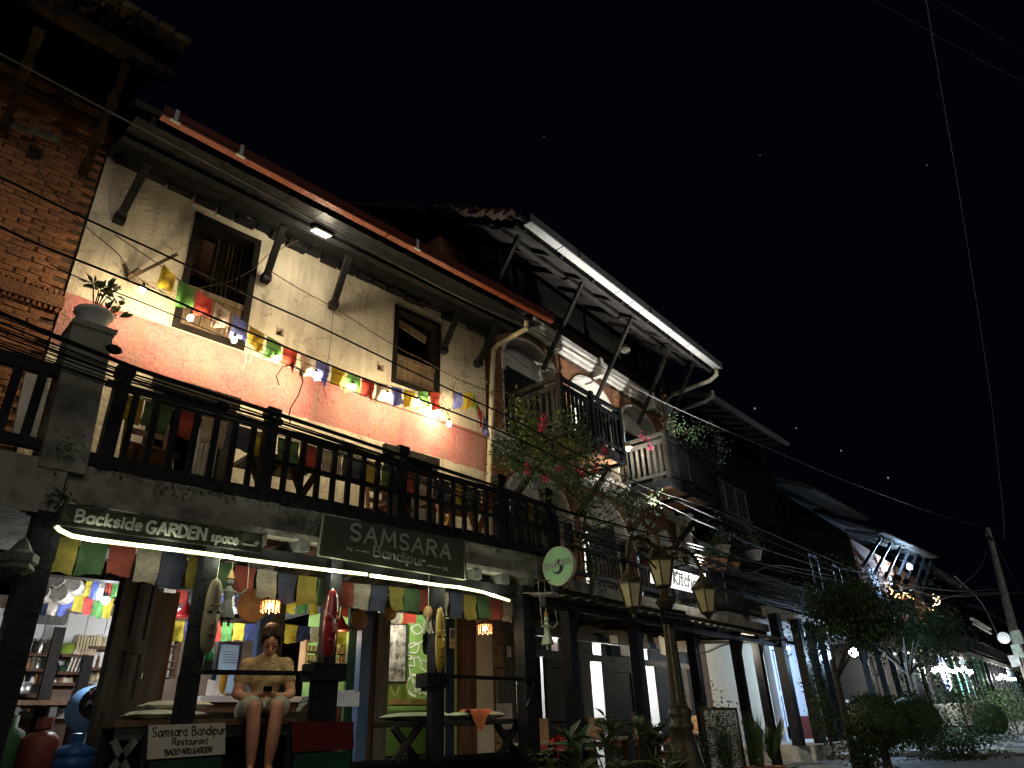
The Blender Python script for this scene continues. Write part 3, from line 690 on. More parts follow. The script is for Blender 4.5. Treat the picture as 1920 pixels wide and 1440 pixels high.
# ================================================================== GROUND FLOOR of house 1
gf = thing('porch', 'dark timber porch of the restaurant under the balcony with four front posts', 'porch', (3.6, 6.0, .78))
def vpost(px_t, py_t, px_b, py_b, Y, wx, wy, name, mt, parent, z0=.78, z1=None):
    a = A1(px_t, py_t, Y); b = A1(px_b, py_b, Y); x = (a.x + b.x) / 2; z1 = z1 or a.z
    m = MB(); k_ = 5
    for i in range(k_): m.box(x - wx / 2, x + wx / 2, Y - wy / 2, Y + wy / 2, z0 + (z1 - z0) * i / k_, z0 + (z1 - z0) * (i + 1) / k_, j=.004)
    return m.build(name, mt, parent), x
vpost(38, 1100, -8, 1400, 6.0, .18, .18, 'post', BWOOD, gf, z1=2.58)
for (t, b) in (((385, 1100), (343, 1330)), ((622, 1100), (605, 1330)), ((822, 1120), (812, 1400))):
    o, x = vpost(*t, *b, 6.0, .125, .13, 'post', BWOOD, gf, z1=2.58)
vpost(985, 1110, 988, 1400, 6.0, .19, .16, 'post', BWOOD, gf, z1=2.58)
p = A1(38, 1045, 5.83); cpt = MB(); cpt.lathe((p.x, 5.85, p.z - .12), [(.05, 0), (.11, .04), (.10, .07), (.12, .09), (.12, .14), (.07, .17), (.03, .24), (.0, .27)], 12, flute=.12); cpt.build('carved_capital', GWOOD, gf)
m = MB(); m.beam((1.2, 6.06, 2.52), (6.95, 6.06, 2.52), .10, .11); m.build('front_beam', BWOOD, gf)
# hand rail and its block-like rests
for (a, b) in (((375, 1260), (600, 1263)), ((835, 1268), (1008, 1275))):
    m = MB(); m.beam(A1(*a, 5.86), A1(*b, 5.86), .05, .035); m.build('hand_rail', BWOOD, gf)
a = A1(608, 1262, 5.9); m = MB(); m.box(a.x - .17, a.x + .17, 5.8, 6.0, a.z - .07, a.z + .075); m.build('rail_block', BWOOD, gf)
m = MB(); m.box(a.x - .12, a.x + .12, 5.85, 5.93, .78, a.z - .07); m.build('rail_leg', BWOOD, gf)
a = A1(815, 1275, 5.9); m = MB(); m.box(a.x - .16, a.x + .12, 5.82, 6.0, a.z - .07, a.z + .06); m.box(a.x - .11, a.x + .07, 5.84, 5.98, a.z - .1, a.z - .07); m.build('rail_block', BWOOD, gf)
m = MB(); m.lathe((a.x, 5.88, .78), [(.085, 0), (.085, a.z - .88)], 12); m.build('rail_leg', BWOOD, gf)
a = A1(1000, 1282, 5.9); m = MB(); m.beam(a + Vector((.03, 0, 0)), a + Vector((-.12, 0, -.25)), .045, .03); m.build('rail_bracket', BWOOD, gf)

# wall line at the back of the porch: posts, panels and the open panelled door
gw = thing('timber_facade', 'timber shop front of the restaurant with blue, green and grey painted posts', 'shop front', (4, YW, .78))
def strip(pxl_t, pxr_t, yt, pxl_b, pxr_b, yb, Y, name, mt, th=.08, parent=None, dy=0):
    a, b, c, d = A1(pxl_b, yb, Y), A1(pxr_b, yb, Y), A1(pxr_t, yt, Y), A1(pxl_t, yt, Y)
    m = MB(); zt = (c.z + d.z) / 2; xl = (a.x + d.x) / 2; xr = (b.x + c.x) / 2
    m.box(xl, xr, Y + dy, Y + dy + th, .78, min(zt, 2.57)); return m.build(name, mt, parent or gw)
strip(283, 322, 1110, 245, 290, 1400, 7.28, 'grey_post', GWOOD, .12)
strip(322, 330, 1110, 290, 297, 1400, 7.33, 'frame_strip', BROWN, .08)
strip(514, 538, 1090, 500, 524, 1300, 7.3, 'grey_post', GWOOD, .1)
strip(492, 512, 1090, 478, 498, 1300, 7.31, 'blue_post', BLUEP, .1)
strip(655, 676, 1110, 645, 664, 1400, 7.5, 'green_board', DGREENP, .04)
strip(684, 702, 1130, 664, 686, 1400, 7.26, 'blue_post', BLUEP, .1)
strip(703, 711, 1130, 687, 695, 1400, 7.3, 'brown_post', BROWN, .1)
strip(713, 735, 1150, 697, 722, 1400, 7.26, 'grey_post', GWOOD, .1)
strip(817, 838, 1160, 815, 836, 1330, 7.4, 'green_board', GREENW, .04)
strip(838, 853, 1160, 837, 851, 1330, 7.38, 'navy_post', NAVY, .06)
strip(853, 868, 1160, 851, 866, 1330, 7.4, 'green_board', GREENW, .04)
strip(868, 894, 1160, 864, 893, 1400, 7.3, 'brown_post', BROWN, .12)
strip(896, 924, 1150, 892, 925, 1400, 7.33, 'cream_pier', BEIGE, .2)
m = MB(); x = A1(935, 1200, 7.33).x
zz = .80
while zz < 2.3:
    hh = random.uniform(.07, .16); q = MB(); q.box(x - .10, x + .085, 7.32 + random.uniform(0, .02), 7.5, zz, zz + hh - .012, j=.008); q.build('stone', STONE, gw); zz += hh
strip(945, 962, 1170, 944, 962, 1400, 7.34, 'grey_board', GWOOD, .05)
m = MB(); m.box(1.05, 6.93, 7.3, 7.42, 2.4, 2.57); m.build('lintel_beam', DWOOD, gw)
q = A1(935, 1172, 7.25); m = MB(); m.box(q.x - .14, q.x + .16, 7.24, 7.31, q.z - .06, q.z + .06); m.build('sign_plank', GWOOD, gw)
q = A1(947, 1320, 7.27); m = MB(); m.box(q.x - .14, q.x + .1, 7.26, 7.3, q.z + .02, q.z + .28); m.build('metal_plate', STEEL, gw)
m = MB(); m.box(q.x - .14, q.x + .12, 7.26, 7.3, q.z - .30, q.z + .01); m.build('notice_board', PLAST2, gw)
q = A1(954, 1222, 7.3); m = MB(); m.box(q.x - .035, q.x + .035, 7.29, 7.3, q.z - .07, q.z + .07); tag(m.build('notice', WHITEP), 'small white paper notice on the grey board beside the stone strip', 'notice')
m = MB()
for i in range(8): m.beam((q.x - .025, 7.287, q.z + .055 - i * .015), (q.x + random.uniform(0, .025), 7.287, q.z + .055 - i * .015), .002, .004)
m.build('writing', INK, bpy.data.objects['notice'])
# open door leaf (turned outward)
dl = thing('door_leaf', 'tall dark grey panelled door leaf standing open at the kitchen', 'door', A1(200, 1436, 6.9))
a, b, c, d = A1(158, 1440, 6.75), A1(236, 1440, 7.22), A1(277, 1090, 7.22), A1(214, 1100, 6.75)
ax = Vector((a.x + d.x, a.y + d.y, 0)) / 2; bxv = Vector((b.x + c.x, b.y + c.y, 0)) / 2
u_ = (bxv - ax); wd_ = u_.length; u_.normalize(); nn = Vector((u_.y, -u_.x, 0)); Zt = 2.50
def dbox(mb, s0, s1, z0, z1, o0, o1):
    P = [ax + u_ * s + nn * o + Vector((0, 0, z)) for z in (z0, z1) for s, o in ((s0, o0), (s1, o0), (s1, o1), (s0, o1))]
    mb.hexa(P)
m = MB(); dbox(m, 0, wd_, .8, Zt, .0, .025); m.build('slab', DWOOD, dl)
W_ = wd_
for (s0, s1, z0, z1) in ((0, .07, .8, Zt), (W_ / 2 - .035, W_ / 2 + .035, .8, Zt), (W_ - .07, W_, .8, Zt)):
    m = MB(); dbox(m, s0, s1, z0, z1, .026, .045); m.build('stile', DWOOD, dl)
for z0 in (.8, 1.25, 1.75, 2.38):
    for s0, s1 in ((.07, W_ / 2 - .035), (W_ / 2 + .035, W_ - .07)):
        m = MB(); dbox(m, s0, s1, z0, z0 + .12, .026, .043); m.build('cross_rail', DWOOD, dl)
m = MB(); dbox(m, W_ - .05, W_ - .03, 1.55, 1.6, .045, .07); m.build('latch', STEEL, dl)
# rooms behind
rm = thing('kitchen_room', 'kitchen and dining room behind the shop front with dark beams', 'room', (3, 8.8, .78))
m = MB(); m.box(-.6, 5.25, 10.2, 10.3, .78, 2.72); m.box(-.7, -.6, 7.4, 10.3, .78, 2.72); m.build('back_wall', INBR, rm)
m = MB(); m.box(-.6, 6.9, 7.45, 10.2, 2.62, 2.7); m.build('ceiling', DARKI, rm)
for i in range(7):
    m = MB(); m.tube([(0.2 + i * .75, 7.5, 2.52), (0.2 + i * .75, 10.15, 2.52)], .075, 8); m.build('ceiling_beam', GWOOD, rm)
m = MB(); m.box(4.9, 6.9, 8.5, 8.6, .78, 2.62); m.box(4.85, 4.9, 8.0, 8.6, .78, 2.62); m.build('green_wall', GREENW, rm)
m = MB(); m.box(6.88, 6.93, 7.5, 8.5, .78, 2.62); m.build('side_wall', GREENW, rm)
# white wall panels behind the shelves at the left
m = MB()
for i in range(17):
    x = -.4 + i * .2; q = MB(); q.box(x, x + .193, 9.14, 9.16 + .004 * (i % 3), 1.3, 2.36); q.build('wall_plank', INW, rm)
m = MB(); m.box(-.5, 3.02, 9.17, 9.2, .78, 2.5); m.build('partition', INBR, rm)
# ================================================================== KITCHEN things
PALELOG = mat('pale_log', (.22, .2, .17), .8, (.4, .37, .32), 5, .3, 15)
def K(px, py, Y=9.0): return A1(px, py, Y)
sh = thing('kitchen_shelf', 'dark kitchen shelving loaded with jars behind the open door', 'shelf', (1.3, 9, .8))
for (x0p, x1p, yp) in ((30, 82, 1230), (35, 80, 1258), (108, 158, 1232), (100, 150, 1264), (90, 165, 1285), (85, 140, 1325), (12, 62, 1306), (160, 205, 1217), (150, 200, 1256)):
    a, b = K(x0p, yp), K(x1p, yp); z = (a.z + b.z) / 2
    m = MB(); m.box(a.x, b.x, 8.85, 9.12, z - .015, z + .015); m.build('shelf_board', BROWN, sh)
for (t, b) in (((100, 1180), (70, 1340)), ((158, 1232), (140, 1300))):
    a, b = K(*t), K(*b); x = (a.x + b.x) / 2; m = MB(); m.box(x - .05, x + .05, 8.8, 8.86, .8, a.z); m.build('upright', DWOOD, sh)
def jarthing(px, py, h, r, mt, lab, cat='jar', Y=8.95, name='jar', grp='jars on the kitchen shelves', lid=None):
    p = K(px, py, Y); t = thing(name, lab, cat, p, grp)
    m = MB(); m.lathe(p, [(r * .9, 0), (r, .01), (r, h * .72), (r * .7, h * .85), (r * .7, h)], 12); m.build('body', mt, t, True)
    m = MB(); m.lathe(p, [(r * .75, h + .001), (r * .75, h + .02)], 12); m.build('lid', lid or STEEL, t)
    return t
spots = [(42, 1229, .13, .03, STEEL, 'steel bottle first on the upper left kitchen shelf'), (50, 1229, .16, .025, WHITEP, 'slim white bottle on the upper left kitchen shelf'), (62, 1229, .14, .03, DARKI, 'dark canister on the upper left kitchen shelf'), (71, 1228, .15, .028, STEEL, 'silver bottle on the upper left kitchen shelf'), (78, 1228, .12, .025, DARKI, 'small dark jar at the end of the upper left kitchen shelf'),
 (47, 1257, .10, .03, TERRA, 'clay jar on the lower left kitchen shelf'), (57, 1257, .11, .03, INBR, 'brown jar on the lower left kitchen shelf'), (67, 1257, .1, .035, STEEL, 'steel tin on the lower left kitchen shelf'),
 (171, 1215, .10, .03, JAR, 'yellow jar on the highest shelf by the door'), (182, 1215, .12, .035, JAR, 'round glass jar on the highest shelf by the door'), (193, 1215, .1, .04, JAR, 'wide glass jar nearest the door on the highest shelf'),
 (162, 1256, .16, .018, BROWN, 'dark pepper mill on the shelf by the door'), (167, 1256, .13, .018, BROWN, 'shorter pepper mill on the shelf by the door'), (180, 1256, .14, .018, BROWN, 'single dark bottle nearest the door on the middle shelf')]
for s_ in spots: jarthing(*s_)
p = K(125, 1231); t = thing('bowl', 'lime green plastic bowl upside down on the kitchen shelf', 'bowl', p); m = MB(); m.lathe(p, [(.1, 0), (.09, .07), (.05, .13), (.02, .14)], 16); m.build('bowl', mat('lime_plastic', (.3, .42, .06), .4), t, True)
p = K(145, 1230); m = MB()
for i in range(7): m.box(p.x - .06 + i * .03, p.x - .038 + i * .03, 8.88, 9.08, p.z, p.z + random.uniform(.17, .21))
tag(m.build('cookbook_row', JAR), 'row of pale folders standing on the kitchen shelf', 'books')
m = MB(); p = K(135, 1263)
for i in range(6): m.beam((p.x - .08 + i * .035, 8.95, p.z), (p.x - .05 + i * .035, 8.95, p.z + .22), .02, .16, up=(0, 1, 0))
tag(m.build('plate_row', STEEL), 'row of tilted steel plates on the middle kitchen shelf', 'plates')
p = K(32, 1303, 8.8); t = thing('cooking_pot', 'shiny steel pot on the kitchen counter at far left', 'pot', p)
m = MB(); m.lathe(p, [(.1, 0), (.105, .01), (.105, .1)], 20); m.build('pot', STEEL, t, True); m = MB(); m.lathe(p, [(.112, .101), (.1, .115), (.02, .13), (.015, .15)], 20); m.build('lid', STEEL, t, True)
for (px, py, w_, h_, mt, lab) in ((110, 1320, .2, .13, INBR, 'brown cardboard box on the lowest kitchen shelf'), (137, 1320, .1, .12, FR, 'red printed carton on the lowest kitchen shelf')):
    p = K(px, py, 8.95); m = MB(); m.box(p.x - w_ / 2, p.x + w_ / 2, 8.9, 9.05, p.z, p.z + h_); m.box(p.x - w_ / 2 - .003, p.x + w_ / 2 + .003, 8.895, 8.9, p.z + h_ * .8, p.z + h_ + .004); tag(m.build('carton', mt), lab, 'box')
m = MB(); p = K(90, 1168, 8.7); m.box(p.x - .15, p.x + .15, 8.6, 8.75, p.z, p.z + .09, j=.01); m.box(p.x - .13, p.x + .13, 8.58, 8.6, p.z - .03, p.z); tag(m.build('wooden_ledge_box', GWOOD), 'pale wooden box on top of the shelf upright', 'box')
forms = [('jar', .10, .03), ('bottle', .15, .02), ('tin', .08, .035), ('cup', .07, .028)]
mts = [('dark', BWOOD), ('silver', STEEL), ('amber', JAR), ('white', WHITEP), ('clay', TERRA), ('green', DGREENP)]
rows = [((30, 100), 1283, 'shelf board low at the left'), ((96, 155), 1262, 'middle shelf board'), ((92, 160), 1283, 'lower middle shelf board'), ((112, 150), 1231, 'board of the lime bowl'), ((15, 75), 1336, 'kitchen floor rack'), ((152, 200), 1278, 'low board beside the door')]
used_ = set()
for (x0, x1), y, nm in rows:
    x = x0
    while x < x1:
        fm, h_, r_ = random.choice(forms); cn_, mm_ = random.choice(mts); key = (fm, cn_, nm)
        if key not in used_:
            used_.add(key); p = K(x, y, 9.0); t = thing(fm, '%s %s standing on the %s' % (cn_, fm, nm), fm, p, 'small ware on the kitchen shelves')
            m = MB(); m.lathe(p, [(r_ * .85, 0), (r_, .01), (r_, h_ * .7), (r_ * .6, h_ * .85), (r_ * .55, h_)], 10); m.build('body', mm_, t, True)
        x += random.uniform(7, 11)
# logs of bamboo and rolls stored under the ceiling
for i, (px, py) in enumerate(((75, 1075), (105, 1085), (135, 1095), (75, 1108), (110, 1112))):
    p = A1(px, py, 7.75); m = MB(); m.tube([p, p + Vector((.42, .9, .03))], .075, 12); tag(m.build('wooden_log', PALELOG), ['first', 'second', 'third'][i % 3] + ' round log from the left in the %s row under the kitchen ceiling' % ('upper' if i < 3 else 'lower'), 'log', 'logs under the kitchen ceiling')
# gas cylinder and water jar
p = A1(72, 1440, 6.75); p.z = .78; t = thing('gas_cylinder', 'dull red gas cylinder standing left of the blue water jar', 'gas cylinder', p)
p.x -= .03
m = MB(); m.lathe(p, [(.11, 0), (.13, .03), (.13, .27), (.12, .31), (.08, .345), (.04, .35)], 20); m.build('body', GAS, t, True)
m = MB(); m.lathe(p, [(.05, .36), (.06, .37), (.055, .45), (.045, .45), (.045, .37)], 16); m.build('collar', GAS, t); m = MB(); m.lathe(p, [(.02, .37), (.02, .43)], 8); m.build('valve', STEEL, t)
p = A1(133, 1440, 6.7); p.z = .78; t = thing('water_jar', 'ribbed blue plastic water jar beside the red gas cylinder', 'water jar', p)
m = MB(); m.lathe(p, [(.13, 0), (.15, .02), (.15, .07), (.14, .08), (.14, .09), (.15, .10), (.15, .155), (.14, .165), (.14, .175), (.15, .185), (.14, .22), (.08, .25), (.045, .26), (.045, .29)], 20); m.build('body', WATER, t, True)
m = MB(); m.lathe(p, [(.052, .29), (.052, .33), (.04, .335)], 14); m.build('cap', WATER, t)
p = A1(8, 1410, 6.9); p.z = .78; t = thing('gas_cylinder', 'green gas cylinder cut by the left edge of the photo', 'gas cylinder', p); m = MB(); m.lathe(p, [(.11, 0), (.12, .03), (.12, .30), (.10, .36), (.045, .39), (.045, .47), (.02, .475)], 16); m.build('body', DGREENP, t, True)
# blue basin behind the door, patterned rag over it
p = A1(168, 1330, 7.35); t = thing('basin', 'round blue basin leaning behind the open door leaf', 'basin', p)
m = MB(); m.lathe((0, 0, 0), [(.19, -.005), (.19, .0), (.175, .0), (.11, .075), (.10, .075), (.165, 0)], 28, axis='y')
for i, v in enumerate(m.v): m.v[i] = Matrix.Rotation(R_(-25), 3, 'Z') @ v + p
m.build('bowl', DENIM, t, True)
m = MB(); m.lathe((0, 0, 0), [(.0, -.012), (.13, -.012), (.13, -.009), (0, -.009)], 24, axis='y')
for i, v in enumerate(m.v): m.v[i] = Matrix.Rotation(R_(-25), 3, 'Z') @ (v + Vector((.04, 0, .045))) + p
m.build('inside', DARKI, t)  # dark disc added over the bowl for its shaded hollow
m = MB(); pts_ = []
for i in range(8):
    for j in range(5): pts_.append(p + Vector((-.05 + i * .035, -.05 - .02 * math.sin(i + j), .16 - j * .035 - i * .012 * (j / 4) + .03 * math.sin(i * .8))))
m.add(pts_, [(i * 5 + j, i * 5 + j + 1, (i + 1) * 5 + j + 1, (i + 1) * 5 + j) for i in range(7) for j in range(4)]); tag(m.build('rag', mat('patterned_cloth', (.03, .03, .04), .9, (.5, .48, .45), 28, cut=(.5, .55))), 'black and white patterned rag lying over the blue basin', 'cloth')
# kitchen table and crates at the left
m = MB(); t = thing('work_table', 'dark work table with shelves under the kitchen shelves', 'table', (1.4, 8.4, .78))
a, b = K(15, 1308, 8.3), K(165, 1338, 8.3); m.box(a.x, b.x, 8.1, 8.8, 1.38, 1.42); m.build('tabletop', BROWN, t)
for x in (a.x + .05, b.x - .05, (a.x + b.x) / 2):
    m = MB(); m.box(x - .03, x + .03, 8.12, 8.18, .78, 1.38); m.build('leg', GWOOD, t)
# centre room: fridge, notice board, glasses, drinks counter
p1, p2 = A1(398, 1300, 8.6), A1(448, 1210, 8.6); t = thing('glass_fridge', 'pale blue lit board behind the green bottle', 'board', (p1.x, 8.6, p1.z))
m = MB(); m.box(p1.x, p2.x, 8.58, 8.62, p1.z, p2.z); m.build('panel', BLUEW, t)
for (x0, x1, z0, z1) in ((p1.x - .03, p1.x, p1.z, p2.z), (p2.x, p2.x + .03, p1.z, p2.z), (p1.x - .03, p2.x + .03, p2.z, p2.z + .03)):
    m = MB(); m.box(x0, x1, 8.56, 8.62, z0, z1); m.build('frame', BWOOD, t)
m = MB()
for i in range(5): m.beam((p1.x + .05, 8.575, p2.z - .08 - i * .03), (p1.x + random.uniform(.2, .3), 8.575, p2.z - .08 - i * .03), .003, .006)
m.build('writing', INK, t)
ct = thing('counter', 'white topped bar counter behind the seated woman', 'counter', (3.9, 8.2, .78))
a, b = A1(365, 1306, 8.1), A1(640, 1312, 8.1); m = MB(); m.box(a.x, b.x, 7.95, 8.45, a.z - .06, a.z); m.build('top', INW, ct)
m = MB(); m.box(a.x + .03, b.x - .03, 8.0, 8.4, .78, a.z - .061); m.build('front', BROWN, ct)
cz = a.z
# rack of glasses (left) and glass shelves (right)
def glass_rack(px0, px1, rows, Y, lab, cell=.05, mt=JAR):
    a = A1(px0, rows[-1], Y); b = A1(px1, rows[0], Y)
    t = thing('glass_rack', lab, 'rack', (a.x, Y, a.z))
    for yy in rows:
        z = A1((px0 + px1) / 2, yy, Y).z; m = MB(); m.box(a.x, b.x, Y - .06, Y + .08, z - .012, z); m.build('shelf_board', INBR, t)
        x = a.x + .03; m = MB()
        while x < b.x - .02:
            m.lathe((x, Y, z + .001), [(.016, 0), (.02, .07)], 7); x += cell
        m.build('glasses', mt, t, kind='stuff')
    for x in (a.x, b.x):
        m = MB(); m.box(x - .012, x + .012, Y - .07, Y + .08, a.z, b.z + .12); m.build('side_board', ORAW if px0 > 500 else BROWN, t)
    return t
glass_rack(298, 335, (1196, 1210, 1240, 1253, 1270), 8.3, 'narrow rack of glasses and papers between the grey post and the front post', mt=INW)
glass_rack(566, 612, (1222, 1240, 1258), 8.3, 'rack of wine glasses right of the coffee grinder')
glass_rack(622, 645, (1225, 1243, 1262), 8.35, 'narrow rack of upturned glasses behind the red mask')
p = A1(545, 1262, 8.1); t = thing('coffee_grinder', 'dark coffee grinder with a steel hopper on the bar', 'machine', (p.x, 8.1, cz))
m = MB(); m.lathe((p.x, 8.1, cz), [(.05, 0), (.05, .12)], 12); m.build('body', STEEL, t); m = MB(); m.lathe((p.x, 8.1, cz), [(.05, .121), (.03, .16), (.015, .18), (.015, .24), (.07, .26), (.0, .28)], 10); m.build('hopper', BWOOD, t)
m = MB()
for i in range(6): m.beam((p.x - .12 + i * .02, 8.12, cz + .05 + .02 * (i % 3)), (p.x - .1 + i * .02, 8.12, cz + .12), .02, .03)
m.build('levers', BWOOD, t)
for i, (px, lab) in enumerate(((395, 'left white menu card standing on the bar'), (405, 'middle white menu card on the bar'), (414, 'right white menu card next to the woman'))):
    p = A1(px, 1300, 7.98); m = MB(); m.beam((p.x, 8.0, cz + .002), (p.x + .03, 8.06, cz + .16 - .03 * i), .09, .006, up=(0, 1, 0)); tag(m.build('menu_card', WHITEP), lab, 'card', 'menu cards on the bar')
p = A1(432, 1258, 7.9); jarthing(432, 1258, .14, .035, JAR, 'amber glass jug left of the woman', 'jug', 7.9, 'jug', None) if 0 else None
t = thing('beer_mug', 'amber mug on the bar left of the woman', 'mug', (p.x, 8.05, cz)); m = MB(); m.lathe((p.x, 8.05, cz), [(.04, 0), (.045, .25)], 12); m.build('body', mat('amber', (.32, .17, .02), .3), t, True); m = MB(); m.lathe((p.x, 8.05, cz), [(.046, .251), (.04, .27)], 12); m.build('foam', INW, t)
# green bottle hanging / standing left
p = A1(388, 1262, 6.35); t = thing('glass_bottle', 'green glass bottle beside the pale wooden mask', 'bottle', p)
m = MB(); m.lathe(p, [(.035, 0), (.037, .12), (.035, .16), (.014, .22), (.013, .30)], 14); m.build('glass', BOTT, t, True); m = MB(); m.lathe(p, [(.0385, .03), (.0385, .10)], 14); m.build('label', DARKI, t)
# stack of magazines and checked cloth right of the woman
p = A1(640, 1325, 6.9); m = MB()
for i in range(14): m.box(p.x - .16 + i * .025, p.x - .142 + i * .025, 6.85, 7.0, p.z, p.z + random.uniform(.13, .16))
tag(m.build('magazine_row', BLUEB), 'row of magazines behind the black rail block', 'books')
m = MB(); p = A1(575, 1345, 6.75); pts_ = []
for i in range(12):
    for j in range(8): pts_.append(p + Vector((-.13 + i * .024, -.05 + j * .02, .18 * math.exp(-((i - 6) / 4.) ** 2) + .02 * math.sin(j * 1.3 + i))))
m.add(pts_, [(i * 8 + j, (i + 1) * 8 + j, (i + 1) * 8 + j + 1, i * 8 + j + 1) for i in range(11) for j in range(7)])
tag(m.build('striped_cloth', mat('striped_cloth', (.05, .1, .1), .9, (.35, .45, .42), 5, stretch=(1, 1, 14), cut=(.48, .52)), None, True), 'blue and white striped cloth bundled on the bench right of the woman', 'cloth')
# ---- lamps inside
def pendant(px, py, Y, lab, r=.11, h=.14):
    p = A1(px, py, Y); t = thing('pendant_lamp', lab, 'lamp', p)
    m = MB(); m.lathe(p, [(r, 0), (r * .98, .015), (r * .45, h * .6), (r * .2, h), (r * .12, h * 1.1), (.0, h * 1.12)], 20); m.build('lamp_shade', SHADE, t, True)
    m = MB(); m.tube([p + Vector((0, 0, h)), Vector((p.x, p.y, 2.6))], .004, 5); m.build('cord', CABLE, t); return t, p
pendant(346, 1158, 7.6, 'red pendant lamp left of the pale wooden mask')
t, p = pendant(638, 1183, 7.5, 'lit red pendant lamp behind the red mask', .13, .15)
m = MB(); m.ball(p + Vector((0, 0, .03)), .03); m.build('bulb', E_WARM, t)
bulb_light('bulb_light', p + Vector((0, 0, -.06)), 4, (1, .6, .3), t)
for (px, py, lab) in ((508, 1128, 'shell chandelier glowing amber above the woman'), (909, 1172, 'shell chandelier glowing amber at the right end of the porch')):
    p = A1(px, py, 6.35); t = thing('shell_chandelier', lab, 'lamp', p, 'shell chandeliers of the porch')
    m = MB(); m.lathe(p, [(.085, .0), (.095, .015), (.05, .04), (.02, .08), (.012, .2)], 14); m.build('crown', TAN, t)
    m = MB()
    for i in range(16):
        an = 2 * math.pi * i / 16; q = p + Vector((math.cos(an) * .085, math.sin(an) * .085, 0)); m.tube([q, q - Vector((0, 0, .085 + .015 * (i % 2)))], .007, 5)
    m.build('shell_fringe', mat('shell', (.7, .45, .3), .4), t, kind='stuff')
    m = MB(); m.ball(p - Vector((0, 0, .04)), .026); m.build('bulb', E_WARM, t)
    m = MB(); m.tube([p + Vector((0, 0, .2)), Vector((p.x, p.y, 2.58))], .004, 5); m.build('cord', CABLE, t)
    bulb_light('bulb_light', p - Vector((0, 0, .14)), 2.2, (1, .62, .36), t)
p = A1(198, 1126, 7.75); t = thing('ceiling_lamp', 'white lit bulb among the small flags in the kitchen', 'lamp', p); m = MB(); m.ball(p, .035); m.build('bulb', E_COOL, t); m = MB(); m.lathe(p, [(.02, .03), (.02, .07)], 8); m.tube([p + Vector((0, 0, .07)), (p.x, p.y, 2.6)], .004, 5); m.build('socket', BWOOD, t)
bulb_light('bulb_light', p - Vector((0, 0.3, .35)), 24, (.95, .97, 1), t, .05)
p = Vector((3.6, 8.9, 2.42)); t = thing('tube_lamp', 'white tube lamp above the bar behind the flags', 'lamp', p); m = MB(); m.tube([p + Vector((-.3, 0, 0)), p + Vector((.3, 0, 0))], .015, 8); m.build('tube', E_ROOM, t); m = MB(); m.box(p.x - .33, p.x + .33, 8.88, 8.92, p.z + .02, p.z + .05); m.build('housing', INW, t)
bulb_light('bulb_light', Vector((3.6, 8.6, 2.3)), 40, (.95, .95, 1), t, .15)
p = Vector((5.9, 8.1, 2.5)); t = thing('ceiling_lamp', 'white bulb under the ceiling in front of the green painted wall', 'lamp', p); m = MB(); m.ball(p, .03); m.build('bulb', emat('soft_bulb', (1, .93, .75), 30), t)
m = MB(); m.lathe(p, [(.02, .03), (.02, .10)], 8); m.build('socket', BWOOD, t)
bulb_light('bulb_light', p - Vector((0, .05, .06)), 22, (1, .95, .8), t, .06)
# ---- framed picture and painted mural in the green room
a, b, c, d = A1(720, 1282, 8.4), A1(762, 1282, 8.4), A1(764, 1168, 8.4), A1(724, 1168, 8.4)
t = thing('framed_picture', 'dark framed charcoal picture on the green wall', 'picture', a)
m = MB(); m.slab4(a, b, c, d, .02); m.build('frame', BWOOD, t)
s_ = Vector((.03, -.004, .03)); m = MB(); m.slab4(a + Vector((.025, -.004, .03)), b + Vector((-.025, -.004, .03)), c + Vector((-.025, -.004, -.03)), d + Vector((.025, -.004, -.03)), .003)
m.build('print', mat('charcoal_print', (.03, .027, .024), .7, (.34, .31, .27), 9, detail=8, cut=(.38, .66)), t)
mu = MB()
def MP(px, py): return A1(px, py, 8.49)
def mline(pts, w_=.018):
    q = [MP(*p) for p in pts]
    for a, b in zip(q, q[1:]): mu.beam(a, b, .004, w_, up=(b - a).cross(Vector((0, -1, 0))))
def leafshape(cx, cy, L_, Wd, ang):
    for s in (-1, 1):
        pts = []
        for i in range(9):
            t = i / 8; x = (t - .5) * L_; y = s * math.sin(math.pi * t) * Wd / 2
            pts.append((cx + x * math.cos(ang) - y * math.sin(ang), cy + x * math.sin(ang) + y * math.cos(ang)))
        mline(pts)
leafshape(775, 1215, 26, 20, -.6); leafshape(768, 1238, 30, 15, .9); leafshape(740, 1288, 30, 14, 1.5); leafshape(797, 1248, 24, 16, 1.2); leafshape(782, 1180, 22, 18, .3)
mline([(764, 1240), (770, 1265), (780, 1285), (795, 1300), (815, 1308)]); mline([(768, 1215), (790, 1203), (800, 1200)]); mline([(765, 1236), (785, 1232), (792, 1245)]); mline([(745, 1270), (755, 1275), (762, 1285)])
mline(arc(780, 1285, 17, 20, 90, 270, 12), .035); mline(arc(783, 1285, 12, 17, 80, -90, 12))
for i in range(14): mline([(772 + random.uniform(0, 12), 1272 + random.uniform(0, 26)), (776 + random.uniform(0, 12), 1274 + random.uniform(0, 26))], .012)
o = mu.build('mural_drawing', WHITEP, rm)
a, b = A1(733, 1318, 8.3), A1(800, 1312, 8.3); m = MB(); m.box(a.x - .1, b.x + .5, 8.05, 8.45, a.z - .03, a.z + .04); t = tag(m.build('wall_shelf', ORAW), 'orange brown wooden ledge under the mural', 'shelf')
